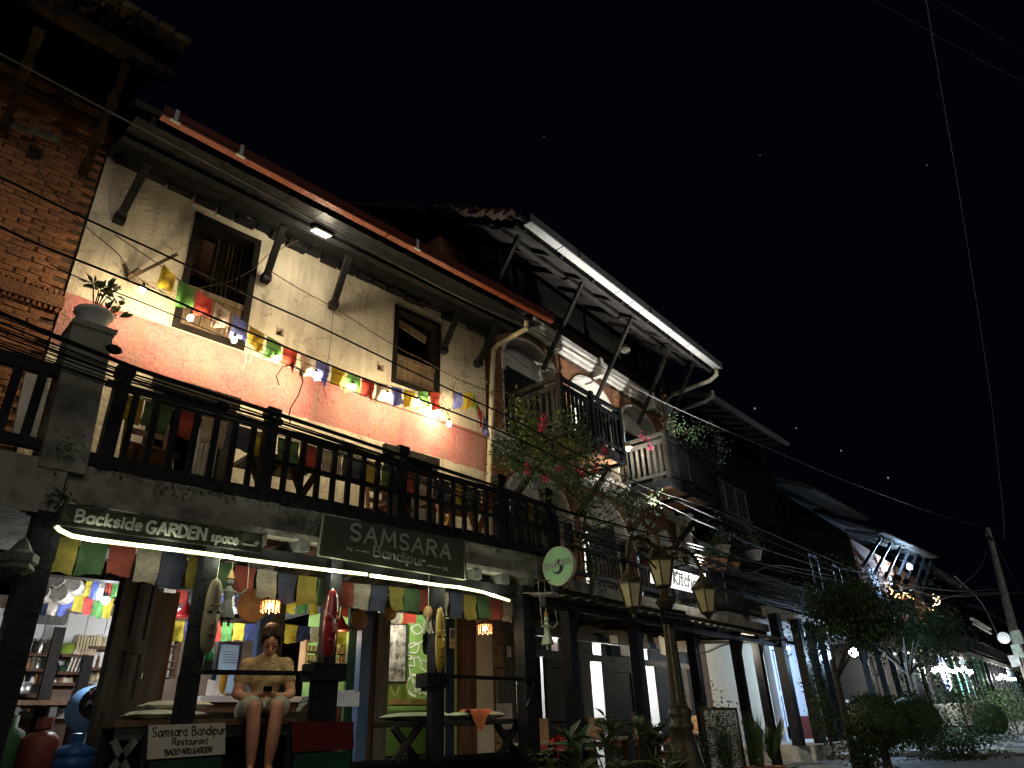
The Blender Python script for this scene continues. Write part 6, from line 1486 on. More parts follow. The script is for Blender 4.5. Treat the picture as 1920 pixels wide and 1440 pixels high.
for (x, y, e, lab) in ((1.3, 1.2, 40, 'white ceiling lamp in the left part of the cafe'), (3.1, 1.5, 75, 'white ceiling lamp in the middle of the cafe'), (5.2, 1.4, 75, 'white ceiling lamp in the right part of the cafe')):
    p = M2 @ Vector((x, y, 2.36)); t = thing('ceiling_lamp', lab, 'lamp', p); m = MB(); m.ball(p, .035); m.build('bulb', E_COOL, t); m = MB(); m.lathe(p, [(.02, .03), (.02, .13)], 8); m.build('socket', BWOOD, t); bulb_light('bulb_light', p - Vector((0, .05, .08)), e, (.92, .96, 1), t, .06)
# things on the transom: yellow plate, flag, papers
p = A2(1145, 1200, -.0); m = B(); m.box(p.x - .13, p.x + .13, -.06, -.04, p.z - .06, p.z + .07); tag(m.build('shop_plate', MASKY), 'small yellow plate over the cafe door', 'sign')
p = A2(1242, 1205, -.1); m = B(); m.slab4((p.x - .12, -.1, p.z - .2), (p.x + .1, -.1, p.z - .22), (p.x + .12, -.12, p.z + .12), (p.x - .12, -.1, p.z + .12), .006); tag(m.build('cloth_banner', CLOTHW), 'pale printed cloth hanging left of the lamp post under the canopy', 'banner')
m = B(); p = A2(1170, 1216, .05)
for i in range(6): m.slab4((p.x - .2 + i * .08, .0, p.z - .12), (p.x - .14 + i * .08, .0, p.z - .13), (p.x - .14 + i * .08, .0, p.z + .05), (p.x - .2 + i * .08, .0, p.z + .05), .004)
tag(m.build('hanging_papers', WHITEP), 'row of white papers over the middle cafe door', 'papers')
bc = thing('cafe_counter', 'white counter with red and green bottles inside the bright cafe gap', 'counter', M2 @ Vector((2.9, 1.4, .33)))
m = B(); m.box(2.55, 4.1, 1.3, 1.7, .34, 1.02); m.build('front', BLUEB, bc); m = B(); m.box(2.52, 4.13, 1.27, 1.73, 1.02, 1.06); m.build('top', BROWN, bc)
for i in range(9):
    x = 2.62 + i * .16; cm_ = (REDP, FR, BOTT, JAR, FR, BLUEP, REDF, BOTT, STEEL)[i]; nm_ = ('dark red', 'red', 'green', 'amber', 'tall red', 'blue', 'bright red', 'small green', 'steel')[i]
    t = thing('bottle', nm_ + ' bottle on the white cafe counter', 'bottle', M2 @ Vector((x, 1.45, 1.06)), 'bottles on the cafe counter'); m = B(); h_ = random.uniform(.18, .3); m.lathe((x, 1.45, 1.061), [(.035, 0), (.037, h_ * .6), (.014, h_ * .8), (.013, h_)], 10); m.build('glass', cm_, t, True)
t = thing('picture_rail', 'row of dark pictures on the bright inner wall of the cafe', 'pictures', M2 @ Vector((3.4, 2.88, 1.5)))
for i in range(12):
    x = .5 + i * .49; z = 1.45 + .2 * (i % 2); m = B(); m.box(x, x + .3, 2.86, 2.89, z, z + .42); m.build('picture_frame', (BWOOD, BROWN, DARKI)[i % 3], t); m = B(); m.box(x + .04, x + .26, 2.85, 2.859, z + .04, z + .38); m.build('print', (BLUEW, JAR, GWOOD, PALEG)[i % 4], t)
for i, (x, z) in enumerate(((.5, 1.05), (.5, 1.35), (.5, 1.65))):
    m = B(); m.box(.34, .95, .6, .8, z, z + .02); t = tag(m.build('wall_shelf', DARKI), ('lowest', 'middle', 'top')[i] + ' dark shelf inside the left part of the cafe', 'shelf')
    m = B()
    for k in range(7): m.box(.38 + k * .08, .43 + k * .08, .62, .7, z + .021, z + .021 + random.uniform(.08, .2))
    m.build('ware', BLUEW, t, kind='stuff')
# cafe tables, chairs, cushions
def ctable(x, y, wd, lab):
    t = thing('cafe_table', lab, 'table', M2 @ Vector((x, y, .32)))
    m = B(); m.box(x - wd / 2, x + wd / 2, y - .3, y + .3, .86, .89); m.build('tabletop', CLOTHW, t)
    for sx in (-1, 1):
        for sy in (-1, 1): m = B(); m.box(x + sx * (wd / 2 - .05) - .02, x + sx * (wd / 2 - .05) + .02, y + sy * .26 - .02, y + sy * .26 + .02, .32, .86); m.build('leg', BROWN, t)
ctable(-.05, -.95, .9, 'cafe table at the left next to the black porch post'); ctable(1.9, -.8, .9, 'cafe table in the middle behind the plants'); ctable(4.1, -.9, 1.0, 'cafe table just behind the lamp post')
def cchair(x, y, lab, back=True, mt=ORAW):
    t = thing('cafe_chair', lab, 'chair', M2 @ Vector((x, y, .32)), 'wooden cafe chairs')
    for sx in (-1, 1):
        for sy in (-1, 1): m = B(); m.box(x + sx * .18 - .02, x + sx * .18 + .02, y + sy * .18 - .02, y + sy * .18 + .02, .32, .76); m.build('leg', BROWN, t)
    m = B(); m.box(x - .21, x + .21, y - .21, y + .21, .76, .79); m.build('seat', mt, t)
    if back: m = B(); m.box(x - .21, x + .21, y + .19, y + .22, .88, 1.16); m.build('backrest', mt, t); m = B(); m.box(x - .2, x - .17, y + .19, y + .215, .79, .879); m.box(x + .17, x + .2, y + .19, y + .215, .79, .879); m.build('back_post', BROWN, t)
    m = B(); m.box(x - .2, x + .2, y - .2, y + .18, .792, .84, j=.008); m.build('seat_pad', PINKC, t)
cchair(.75, -.35, 'orange wooden chair by the first cafe door leaf'); cchair(2.35, -.25, 'wooden chair in the bright cafe gap'); cchair(2.9, -.7, 'wooden chair in front of the middle door leaf'); cchair(5.4, -.45, 'light wooden chair right of the lamp post')
for i, (x, y, z) in enumerate(((2.2, -1.45, .62), (2.45, -1.42, .50), (2.0, -1.45, .40), (-.15, -1.2, .70), (-.15, -1.2, .62))):
    m = MB(M2); m.box(x - .28, x + .28, y - .14, y + .14, z, z + .07, j=.012); tag(m.build('seat_cushion', PINKC), ['pink cushion on top between the plants', 'pink cushion in the middle between the plants', 'lowest pink cushion between the plants', 'upper pink cushion by the black porch post', 'lower pink cushion by the black porch post'][i], 'cushion')
m = MB(M2); m.box(1.7, 2.8, -1.6, -1.25, .33, .395); m.box(-.45, .15, -1.4, -1.0, .33, .615); tag(m.build('low_bench', DWOOD), 'low dark bench under the pink cushions behind the plants', 'bench')
# ---- menu board
a, b, c, d = [A2(x, y, -1.9) for x, y in ((1326, 1446), (1392, 1440), (1378, 1332), (1318, 1330))]
zt = (c.z + d.z) / 2; xl, xr = (a.x + d.x) / 2, (b.x + c.x) / 2
t = thing('menu_board', 'white handwritten menu board with wooden frame behind the tall grass plant', 'board', M2 @ Vector((xl, -1.9, .3)))
m = B(); m.box(xl, xr, -1.92, -1.9, .32, zt); m.build('panel', WHITEP, t)
for (x0, x1, z0, z1) in ((xl - .03, xl, .3, zt + .03), (xr, xr + .03, .3, zt + .03), (xl, xr, zt, zt + .03)): m = B(); m.box(x0, x1, -1.94, -1.89, z0, z1); m.build('frame', BROWN, t)
m = B()
for i in range(24):
    z = zt - .05 - i * .033; x = xl + .06
    while x < xr - .08:
        L_ = random.uniform(.02, .06); m.beam((x, -1.923, z + random.uniform(-.004, .004)), (x + L_, -1.923, z + random.uniform(-.004, .004)), .003, .006); x += L_ + random.uniform(.01, .03)
m.build('writing', INK, t)
# ---- lit kitchen sign on the gallery rail and the bright bulb
a, b, c, d = [A2(x, y, -1.5) for x, y in ((1225, 1092), (1314, 1113), (1313, 1082), (1225, 1055))]
t = thing('lit_sign', 'glowing white sign with black Kitchen lettering on the gallery rail', 'sign', M2 @ a); m = B(); m.slab4(a, b, c, d, .05); m.build('panel', E_SIGN, t)
m = B(); lettering(m, 'Kitchen', a + (b - a) * .40 + (d - a) * .2, a + (b - a) * .97 + (d - a) * .2, .21, d - a, (0, -1, 0), .036, .01); m.build('lettering', INK, t)
p = A2(1318, 1079, -1.75); t = thing('bare_bulb', 'very bright bare white bulb beside the glowing sign', 'lamp', M2 @ p); m = B(); m.ball(p, .04); m.build('bulb', E_WHITE, t); m = B(); m.lathe(p, [(.025, .04), (.025, .1)], 8); m.tube([p + Vector((0, 0, .1)), (p.x, -1.3, 3.5)], .01, 5); m.build('socket', BWOOD, t)

def spot(name, loc, aim, power, col, ang, blend, parent):
    ld = bpy.data.lights.new(name, 'SPOT'); ld.energy = power; ld.color = col; ld.spot_size = R_(ang); ld.spot_blend = blend; ld.shadow_soft_size = .05
    o = bpy.data.objects.new(name, ld); COL.objects.link(o); o.parent = parent; o.location = Vector(loc) - parent.location
    o.rotation_euler = (Vector(aim) - Vector(loc)).to_track_quat('-Z', 'Y').to_euler(); return o
# unseen spot added beside the bulb to brighten the balconies and the roof edge
spot('roof_edge_fill', M2 @ (p + Vector((-.1, -.12, .05))), M2 @ Vector((2.9, -1.35, 8.2)), 1700, (1, .97, .9), 84, .8, t)
p = Vector((5.75, -1.15, 2.28)); t = thing('canopy_bulb', 'warm white bulb tucked under the canopy by the beige wall', 'lamp', M2 @ p); m = B(); m.ball(p, .03); m.build('bulb', emat('canopy_glow', (1, .9, .66), 60), t); m = B(); m.lathe(p, [(.02, .03), (.02, .12)], 8); m.build('socket', BWOOD, t)
bulb_light('bulb_light', M2 @ (p - Vector((0, 0, .07))), 40, (1, .88, .66), t)

p = A2(1178, 842, -.35); t = thing('balcony_lamp', 'small warm lamp glowing between the two wooden balconies', 'lamp', M2 @ p)
m = B(); m.ball(p, .045); m.build('bulb', emat('balcony_glow', (1, .86, .6), 14), t); m = B(); m.lathe(p, [(.09, .03), (.05, .09), (.02, .12)], 12); m.tube([p + Vector((0, 0, .1)), p + Vector((0, .4, .18))], .01, 5); m.build('lamp_shade', TAN, t)
bulb_light('bulb_light', M2 @ (p + Vector((0, -.1, -.1))), 16, (1, .86, .62), t)
# ================================================================== lamp post in front of the cafe
lp = thing('lamp_post', 'ornate cast iron lamp post with three glass lanterns and a cog wheel on top', 'street lamp', (7.0, 4.5, 0))
LX, LY = 7.0, 4.5
m = MB(); m.lathe((LX, LY, 0), [(.24, 0), (.24, .12), (.20, .16), (.17, .35), (.21, .55), (.15, .8), (.11, .95), (.13, .97), (.13, 1.02), (.10, 1.04), (.125, 1.10), (.125, 1.16), (.085, 1.19)], 20, flute=.03); m.build('base', METD, lp, True)
m = MB(); m.lathe((LX, LY, 0), [(.082, 1.19), (.062, 2.14)], 20, flute=.14); m.build('shaft', METD, lp)
m = MB(); m.lathe((LX, LY, 0), [(.06, 2.14), (.07, 2.19), (.12, 2.26), (.10, 2.29), (.055, 2.33), (.06, 2.39), (.045, 2.44)], 16, flute=.1); m.build('capital', METD, lp)
def lantern(x, y, z, s, lab):
    t = MB(); n = 6
    def ring(r, zz, a0=0): return [Vector((x + r * math.cos(2 * math.pi * (i + .5) / n + a0), y + r * math.sin(2 * math.pi * (i + .5) / n + a0), zz)) for i in range(n)]
    lo, hi = ring(.085 * s, z), ring(.155 * s, z + .27 * s)
    m = MB()
    for i in range(n):
        m.beam(lo[i], hi[i], .016, .016); m.beam(hi[i], hi[(i + 1) % n], .022, .02); m.beam(lo[i], lo[(i + 1) % n], .016, .016)
    fr_ = m.build('lantern_frame', METD, lp, label=lab)
    for i in range(n):
        c_ = Vector((x, y, 0)); f = lambda p: Vector((c_.x + (p.x - c_.x) * .96, c_.y + (p.y - c_.y) * .96, p.z))
        q = MB(); q.quad(f(lo[i]), f(lo[(i + 1) % n]), f(hi[(i + 1) % n]), f(hi[i])); q.build('pane', LANT, fr_)
    q = MB(); q.lathe((x, y, z + .28 * s), [(.175 * s, 0), (.15 * s, .03), (.10 * s, .07 * s), (.06 * s, .13 * s), (.035 * s, .15 * s), (.03 * s, .22 * s)], 12); q.build('roof', METD, fr_)
    q = MB(); q.lathe((x, y, z), [(.085 * s, -.005), (.05 * s, -.03), (.02 * s, -.07), (.025 * s, -.1), (.0, -.13)], 10); q.build('finial', METD, fr_)
lantern(LX, LY, 2.44, 1.05, 'middle lantern standing on the post')
def arm(x1, z1, s):
    pts = []
    for i in range(14):
        t = i / 13; pts.append(Vector((LX + (x1 - LX) * (math.sin(t * math.pi / 2)), LY, 2.86 + .16 * math.sin(t * math.pi) + (z1 - 2.86) * t)))
    m = MB(); m.tube(pts, .024, 7)
    for (cx, cz, r0) in ((LX + (x1 - LX) * .35, 2.88, .09), (LX + (x1 - LX) * .62, 2.86, .08), (LX + (x1 - LX) * .2, 2.78, .06)):
        sp = [Vector((cx + math.cos(a_ * .55 * s) * r0 * (1 - a_ / 22), LY, cz + math.sin(a_ * .55 * s) * r0 * (1 - a_ / 22))) for a_ in range(18)]
        m.tube(sp, .017, 6)
    m.tube([Vector((LX, LY, 2.55)), Vector((LX + (x1 - LX) * .3, LY, 2.68)), Vector((LX + (x1 - LX) * .7, LY, 2.78))], .013, 6)
    for a_ in range(5): m.ball((LX + (x1 - LX) * (.3 + .14 * a_), LY, 3.0 - .02 * a_), .02, 6, 4)
    m.build('scroll_arm', METD, lp)
arm(6.36, 2.68, 1); arm(7.9, 2.66, -1)
lantern(6.36, LY, 2.15, .92, 'left lantern hanging from the scroll arm'); lantern(7.9, LY, 2.22, 1.0, 'right lantern hanging from the scroll arm')
m = MB(); m.lathe((LX, LY, 2.9), [(.03, 0), (.03, .12), (.02, .14), (.02, .24)], 8); m.build('upper_shaft', METD, lp)
# cog wheel
m = MB(); cx, cz = LX - .02, 3.22; nT = 24
fdir = Vector((.75, -.66, 0)).normalized()
def CW(r, a, o): return Vector((cx, LY, cz)) + fdir * (r * math.cos(a)) + Vector((0, 0, r * math.sin(a))) + Vector((fdir.y, -fdir.x, 0)) * o
for i in range(nT * 2):
    a0, a1 = math.pi * i / nT, math.pi * (i + 1) / nT; ro = .175 if i % 2 else .148
    m.hexa([CW(.11, a0, -.012), CW(.11, a1, -.012), CW(.11, a1, .012), CW(.11, a0, .012), CW(ro, a0, -.012), CW(ro, a1, -.012), CW(ro, a1, .012), CW(ro, a0, .012)])
for k in range(5):
    a = 2 * math.pi * k / 5 + .3; m.beam(CW(.0, a, 0), CW(.115, a, 0), .02, .035)
cog = m.build('cog_wheel', METR, lp)
m = MB(); m.box(LX - .28, LX + .22, LY - .11, LY - .09, 2.0, 2.17); sgn = m.build('notice_plate', BWOOD, lp)
m = MB()
for r_ in range(2):
    x = LX - .24
    while x < LX + .16:
        L_ = random.uniform(.01, .03); m.beam((x, LY - .112, 2.12 - r_ * .04), (x + L_, LY - .112, 2.12 - r_ * .04), .002, .012); x += L_ + .012
m.build('faint_writing', GUTG, sgn)

# ================================================================== foliage
def leaves_mesh(c, n, rad, size, mt, name, parent, down=0, shape='gauss', M=None):
    m = MB(M); c = Vector(c)
    for i in range(n):
        if shape == 'gauss': o = Vector((random.gauss(0, rad[0]), random.gauss(0, rad[1]), random.gauss(0, rad[2])))
        else:
            d = Vector((random.gauss(0, 1), random.gauss(0, 1), random.gauss(0, 1))).normalized() * random.uniform(.75, 1.0) ; o = Vector((d.x * rad[0], d.y * rad[1], d.z * rad[2]))
        d = Vector((random.uniform(-1, 1), random.uniform(-1, 1), random.uniform(-1, 1) - down))
        s_ = size * random.uniform(.6, 1.3); m.leaf(c + o, d, (random.uniform(-1, 1), random.uniform(-1, 1), 1), s_, s_ * .5)
    return m.build(name, mt, parent, kind='stuff')
# bougainvillea climbing between the houses (frame 2, px -> off)
bv = thing('climbing_bougainvillea', 'thin bougainvillea with pink flowers climbing past the left wooden balcony', 'climbing plant', M2 @ Vector((.4, -1.5, .4)))
def vine(pts, off, r, n, clump, leafs, mt=LEAF, sub=True):
    q = [A2(x, y, off + random.uniform(-.1, .1)) for x, y in pts]
    m = B(); m.tube(q, [r * (1 - .6 * i / len(q)) for i in range(len(q))], 6); m.build('stem', BARK, bv)
    for p in q[1:] if not sub else []: pass
    m = B()
    for i in range(n):
        k = random.random() * (len(q) - 1); a = q[int(k)].lerp(q[int(k) + 1], k % 1) + Vector((random.gauss(0, clump), random.gauss(0, clump * .7), random.gauss(0, clump)))
        s_ = leafs * random.uniform(.6, 1.3); m.leaf(a, (random.uniform(-1, 1), random.uniform(-1, 1), random.uniform(-1, .5)), (0, 0, 1), s_, s_ * .55)
    m.build('foliage', mt, bv, kind='stuff')
vine([(1105, 1160), (1110, 1100), (1105, 1040), (1095, 1000), (1098, 950), (1085, 900), (1075, 850)], -1.45, .03, 700, .15, .065)
vine([(1098, 950), (1050, 905), (1000, 880), (965, 860), (950, 830)], -1.45, .014, 1100, .15, .065, LEAF)
vine([(1085, 900), (1040, 850), (1000, 820), (985, 790), (980, 770)], -1.45, .014, 1000, .15, .065, LEAFL)
vine([(1090, 890), (1120, 860), (1090, 810), (1050, 790)], -1.45, .012, 900, .15, .065, LEAF)
vine([(1095, 960), (1140, 920), (1175, 930), (1185, 960)], -1.45, .012, 700, .15, .065, LEAFD)
vine([(1100, 990), (1150, 975), (1200, 950), (1235, 930)], -1.35, .012, 260, .10, .07, LEAF)
vine([(1250, 790), (1270, 800), (1300, 820), (1330, 850), (1345, 880)], -1.2, .01, 420, .12, .055, LEAFB)
vine([(1300, 800), (1330, 800), (1355, 830), (1350, 870)], -1.2, .01, 260, .1, .07, LEAFD)
vine([(1240, 740), (1245, 780), (1255, 800)], -.6, .01, 200, .06, .06, BRICK2)
vine([(850, 745), (845, 760), (830, 780), (825, 770)], -.5, .006, 0, .1, .06) if 0 else None
m = B()
for (x, y) in ((993, 792), (995, 800), (989, 812), (1023, 887), (963, 889), (1094, 886), (1110, 850), (1190, 832), (1196, 845), (1182, 826), (1065, 891), (997, 905), (1112, 855), (1165, 1050), (1187, 1060)):
    p = A2(x, y, -1.6)
    for k in range(18): m.leaf(p + Vector((random.gauss(0, .026), random.gauss(0, .02) - .2, random.gauss(0, .03))), (random.uniform(-1, 1), random.uniform(-1, 0), random.uniform(-1, 1)), (0, 0, 1), .045, .035)
m.build('flower_cluster', PINKF, bv, kind='stuff')
# sprig with pink buds near the lit bulb
sp = thing('vine_sprig', 'sprig of leaves with red buds lit by the last warm bulb', 'plant', A1(850, 745, 6.9))
q = [A1(x, y, 6.9) for x, y in ((925, 735), (895, 725), (870, 715), (855, 712), (848, 740), (835, 760), (820, 790))]
m = MB(); m.tube(q, .004, 5); m.build('stem', BARK, sp)
m = MB()
for k in range(70):
    i = random.random() * 5.9; p = q[int(i)].lerp(q[int(i) + 1], i % 1) + Vector((random.gauss(0, .05), random.gauss(0, .04), random.gauss(0, .05))); m.leaf(p, (random.uniform(-1, 1), random.uniform(-1, 1), random.uniform(-1, 1)), (0, 0, 1), .055, .028)
m.build('foliage', LEAFL, sp, kind='stuff')
# plants in front of the cafe
def croton(px, py_top, off, h, lab, n=9, lm=(LEAFD, LEAFD, LEAF), L_=.13, W_=.045, spread=.16, per=9):
    p = A2(px, py_top, off); base = Vector((p.x, off, .25)); bw = M2 @ base; ztop = p.z
    t = thing('potted_plant', lab, 'plant', bw); q = MB(); q.lathe(bw, [(.11, 0), (.15, .22), (.16, .24), (.14, .24)], 16); q.build('pot', TERRA, t, True)
    m = MB(); cs = []
    for k in range(n):
        a = random.uniform(0, 6.28); r = spread * random.uniform(.1, 1); z = bw.z + .25 + (ztop - bw.z - .30) * (random.uniform(.2, 1) if k else 1)
        e = bw + Vector((r * math.cos(a), r * math.sin(a), z - bw.z)); m.tube([bw + Vector((0, 0, .2)), bw.lerp(e, .6) + Vector((0, 0, .06)), e], [.012, .009, .005], 5); cs.append(e)
    m.build('stem', BARK, t); plant_leaves(t, cs, lm, per, .03, L_, W_, .25)
    return t
croton(1135, 1335, -2.3, 1, 'tall dark croton plant in front of the middle cafe door', 12, per=11)
croton(1215, 1352, -2.35, 1, 'wide dark croton plant left of the lamp post', 16, spread=.24, per=11)
croton(1310, 1385, -2.0, 1, 'low dark leafy plant right of the lamp post base', 9)
croton(1030, 1400, -2.3, 1, 'small leafed plant with pale green leaves beside the black porch post', 12, (LEAFL, LEAF), .06, .035, .28, 14)
croton(1075, 1375, -2.5, 1, 'broad leaved green plant between the black post and the tall croton', 6, (LEAFD, LEAF), .24, .11, .12, 4)
croton(1245, 1415, -2.7, 1, 'spiky pale grass plant at the foot of the lamp post', 5, (LEAFL,), .3, .03, .12, 8)
m = B(); p = A2(1045, 1388, -2.0)
for k in range(22): m.leaf(p + Vector((random.gauss(0, .03), random.gauss(0, .02), random.gauss(0, .03))), (random.uniform(-1, 1), random.uniform(-1, 0), random.uniform(-1, 1)), (0, 0, 1), .05, .04)
m.tube([p, p - Vector((0, 0, .4))], .005, 5); tag(m.build('red_blossom', REDF), 'single red flower above the cafe table', 'flower')
# tall grass and banana-like plants by the menu board
def tuft(px, py_top, px_w, off, lab, mt, n, leafw, zb=.3, arch_=.3):
    p = A2(px, py_top, off); b_ = Vector((p.x, off, zb)); t = thing('tall_plant', lab, 'plant', M2 @ b_); m = B()
    for k in range(n):
        a = random.uniform(0, 6.28); d = Vector((math.cos(a), math.sin(a) * .6, 0)); H = (p.z - zb) * random.uniform(.45, 1.05); R0_ = px_w * random.uniform(.2, 1)
        c0, c1, c2 = b_, b_ + d * R0_ * .4 + Vector((0, 0, H * .6)), b_ + d * R0_ + Vector((0, 0, H * (1 - arch_ * random.random())))
        prev = None; sx = Vector((-d.y, d.x, 0)).normalized(); vs = []; S = 6
        for i in range(S + 1):
            u = i / S; c = c0 * (1 - u) ** 2 + c1 * 2 * u * (1 - u) + c2 * u * u; w_ = leafw * math.sin(math.pi * min(1, u * .9 + .1)) + .001; vs += [c - sx * w_, c + sx * w_]
        m.add(vs, [(2 * i, 2 * i + 1, 2 * i + 3, 2 * i + 2) for i in range(S)])
    m.build('foliage', mt, t, kind='stuff'); return t
tuft(1350, 1345, .35, -2.3, 'feathery bush in front of the white menu board', LEAFD, 220, .004)
for i in range(0): pass
m = B(); c = A2(1352, 1385, -2.3)
leaves_mesh(c, 900, (.17, .12, .25), .05, LEAFD, 'fine_foliage', bpy.data.objects['tall_plant'], M=M2)
tuft(1405, 1322, .35, -2.2, 'tall fine leaved plant right of the menu board', LEAF, 260, .006)
tb_ = tuft(1435, 1335, .6, -2.1, 'broad leaved banana-like plant in the terracotta pot', LEAF, 16, .05, .45)
p = A2(1430, 1428, -2.2); m = B(); m.lathe((p.x, -2.2, .12), [(.2, 0), (.3, .3), (.32, .32), (.28, .33)], 20); tag(m.build('plant_pot', TERRA, None, True), 'wide terracotta pot under the banana-like plant', 'pot')
# trees and clipped bushes of the street
def tree(px, py_t, off, trunk_h, lab, crown, n, rad, size, mt, zg=.25, tr=.07, lean=0):
    p = A2(px, py_t, off); b_ = Vector((p.x, off, zg)); t = thing('street_tree', lab, 'tree', M2 @ b_)
    m = B(); top = Vector((p.x + lean, off, zg + trunk_h)); m.tube([b_, b_.lerp(top, .5) + Vector((.04, 0, 0)), top], [tr, tr * .8, tr * .6], 8)
    for k in range(7):
        a = random.uniform(0, 6.28); m.tube([top - Vector((0, 0, .3)), top + Vector((math.cos(a) * rad[0] * .6, math.sin(a) * rad[1] * .6, rad[2] * random.uniform(.1, .9)))], [tr * .5, tr * .15], 5)
    m.build('trunk', BARK, t)
    m = B()
    for k in range(n // 26):
        cc = Vector(crown) + Vector((random.gauss(0, rad[0] * .55), random.gauss(0, rad[1] * .5), random.gauss(0, rad[2] * .55)))
        for j in range(random.choice((8, 18, 26, 44))):
            s_ = size * random.uniform(.6, 1.3); m.leaf(cc + Vector((random.gauss(0, .12), random.gauss(0, .12), random.gauss(0, .10))), (random.uniform(-1, 1), random.uniform(-1, 1), random.uniform(-1, .4)), (0, 0, 1), s_, s_ * .5)
    m.build('crown', mt, t, kind='stuff'); return t
c = A2(1600, 1165, -2.9); tree(1597, 1400, -2.9, 1.6, 'dark leafy street tree in front of the blue-lit house', c + Vector((-.05, 0, .12)), 12000, (1.0, .8, .55), .085, LEAFB, .3, .07)
c = A2(1740, 1190, -2.6); tree(1740, 1400, -2.6, 1.8, 'dark tree in front of the far terrace', c, 8500, (1.3, 1.0, .9), .10, LEAFB, .4, .07)
def topiary(px, py, off, r, lab, sq=(1.15, 1, .85), zg=.3):
    c = A2(px, py, off); t = thing('clipped_bush', lab, 'bush', M2 @ Vector((c.x, off, zg)), None)
    m = B(); m.tube([(c.x - .12, off, zg), (c.x - .02, off, c.z - r * .4)], .04, 6); m.tube([(c.x + .15, off, zg), (c.x + .03, off, c.z - r * .4)], .035, 6); m.build('trunk', BARK, t)
    m = B()
    for k in range(int(5200 * min(1, r / .6))):
        d = Vector((random.gauss(0, 1), random.gauss(0, 1), random.gauss(0, 1))).normalized(); rr = r * (random.uniform(.84, 1.06) + .12 * math.sin(d.x * 3.3 + px) * math.cos(d.z * 2.7 + px) + (.12 * random.random() if random.random() < .06 else 0))
        s_ = .04 * random.uniform(.6, 1.4); m.leaf(c + Vector((d.x * rr * sq[0], d.y * rr * sq[1], d.z * rr * sq[2])), d + Vector((random.uniform(-.7, .7), random.uniform(-.7, .7), random.uniform(-.7, .7))), (0, 0, 1), s_, s_ * .6)
    m.ball(c, r * .9, 16, 10, (sq[0], sq[1], sq[2])); m.build('crown', LEAFB, t, kind='stuff')
topiary(1645, 1355, -3.2, .50, 'large round clipped bush left of the pair')
topiary(1715, 1348, -3.0, .55, 'large round clipped bush behind and right of the first', zg=.35)
topiary(1845, 1350, -2.6, .75, 'round clipped bush farther down the street', zg=.5)
for (px, py, off, n, r, lab, mt) in ((1790, 1390, -3.2, 900, (.5, .4, .3), 'loose leafy shrub between the clipped bushes', LEAFB), (1895, 1330, -3.0, 1200, (.9, .6, .5), 'pale leafy hedge at the right edge of the street', LEAF), (1795, 1300, -2.4, 700, (.5, .4, .5), 'dark shrub left of the green lit shop', LEAFB)):
    c = A2(px, py, off); t = thing('shrub', lab, 'bush', M2 @ Vector((c.x, off, .4))); o = leaves_mesh(c, n * 2, r, .09, mt, 'foliage', t, M=M2)
    m = B(); m.tube([(c.x, off, .4), (c.x + .03, off, c.z)], .03, 5); m.build('stem', BARK, t)
for (px, py, off, n, r, zg_, lab) in ((1790, 1425, -3.9, 1100, (.45, .3, .2), .2, 'low dark shrub at the lower right edge of the paving'), (1870, 1405, -3.6, 1100, (.6, .4, .25), .3, 'low spreading shrub under the far clipped bush'), (1622, 1410, -3.1, 700, (.14, .14, .25), .2, 'bushy plant wrapped round the foot of the street tree'), (1545, 1330, -2.0, 600, (.14, .12, .5), .6, 'dark hanging creeper on the porch post behind the street tree')):
    c = A2(px, py, off); t = thing('shrub', lab, 'bush', M2 @ Vector((c.x, off, zg_))); leaves_mesh(c, n * 2, r, .07, LEAFB, 'foliage', t, M=M2); m = B(); m.tube([(c.x, off, zg_), (c.x + .02, off, c.z)], .02, 5); m.build('stem', BARK, t)
# head of a passer-by at the lower edge
figp = A2(1305, 1438, -3.2)
pw = M2 @ figp
pers = figure('person', 'dark haired person low in the foreground, only the crown of the head in frame', (pw.x, pw.y, figp.z - .80), R_(-40), 1.0, BWOOD, BWOOD, full=False, bun=False)
# ================================================================== HOUSE 3 and the houses beyond (frame M2)
b3 = thing('plain_house', 'unlit tall house with a thin wooden balcony and a beige street wall', 'building', M2 @ Vector((10.5, 0, 0)))
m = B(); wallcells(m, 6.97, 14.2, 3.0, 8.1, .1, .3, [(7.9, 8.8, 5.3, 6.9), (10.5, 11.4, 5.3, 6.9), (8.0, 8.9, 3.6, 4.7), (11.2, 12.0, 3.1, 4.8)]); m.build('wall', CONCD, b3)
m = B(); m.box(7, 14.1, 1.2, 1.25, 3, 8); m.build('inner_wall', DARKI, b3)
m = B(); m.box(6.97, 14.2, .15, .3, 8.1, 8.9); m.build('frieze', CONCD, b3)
def poly_roof(x0, x1, ye, ze0, ze1, yr, zr, name, par, mt=ROOFD):
    m = B(); m.add([(x0, ye, ze0), (x1, ye, ze1), (x1, yr, zr), (x0, yr, zr), (x0, ye, ze0 + .08), (x1, ye, ze1 + .08), (x1, yr, zr + .08), (x0, yr, zr + .08)], [(3, 2, 1, 0), (4, 5, 6, 7), (0, 1, 5, 4), (1, 2, 6, 5), (2, 3, 7, 6), (3, 0, 4, 7)]); return m.build(name, mt, par)
poly_roof(7.3, 13.2, -.8, 8.2, 8.55, 2.8, 9.8, 'roof', b3)
m = B(); m.beam((7.35, -.85, 8.22), (13.1, -.85, 8.57), .1, .1); m.build('gutter', GUTG, b3)
for i in range(9): x = 7.6 + i * .65; m = B(); m.beam((x, -.75, 8.15 + .04 * i), (x, .1, 8.55), .06, .08); m.build('rafter', DWOOD, b3)
wb = thing('wooden_balcony', 'narrow unlit wooden balcony of the plain house', 'balcony', M2 @ Vector((7.6, -.5, 5.1)))
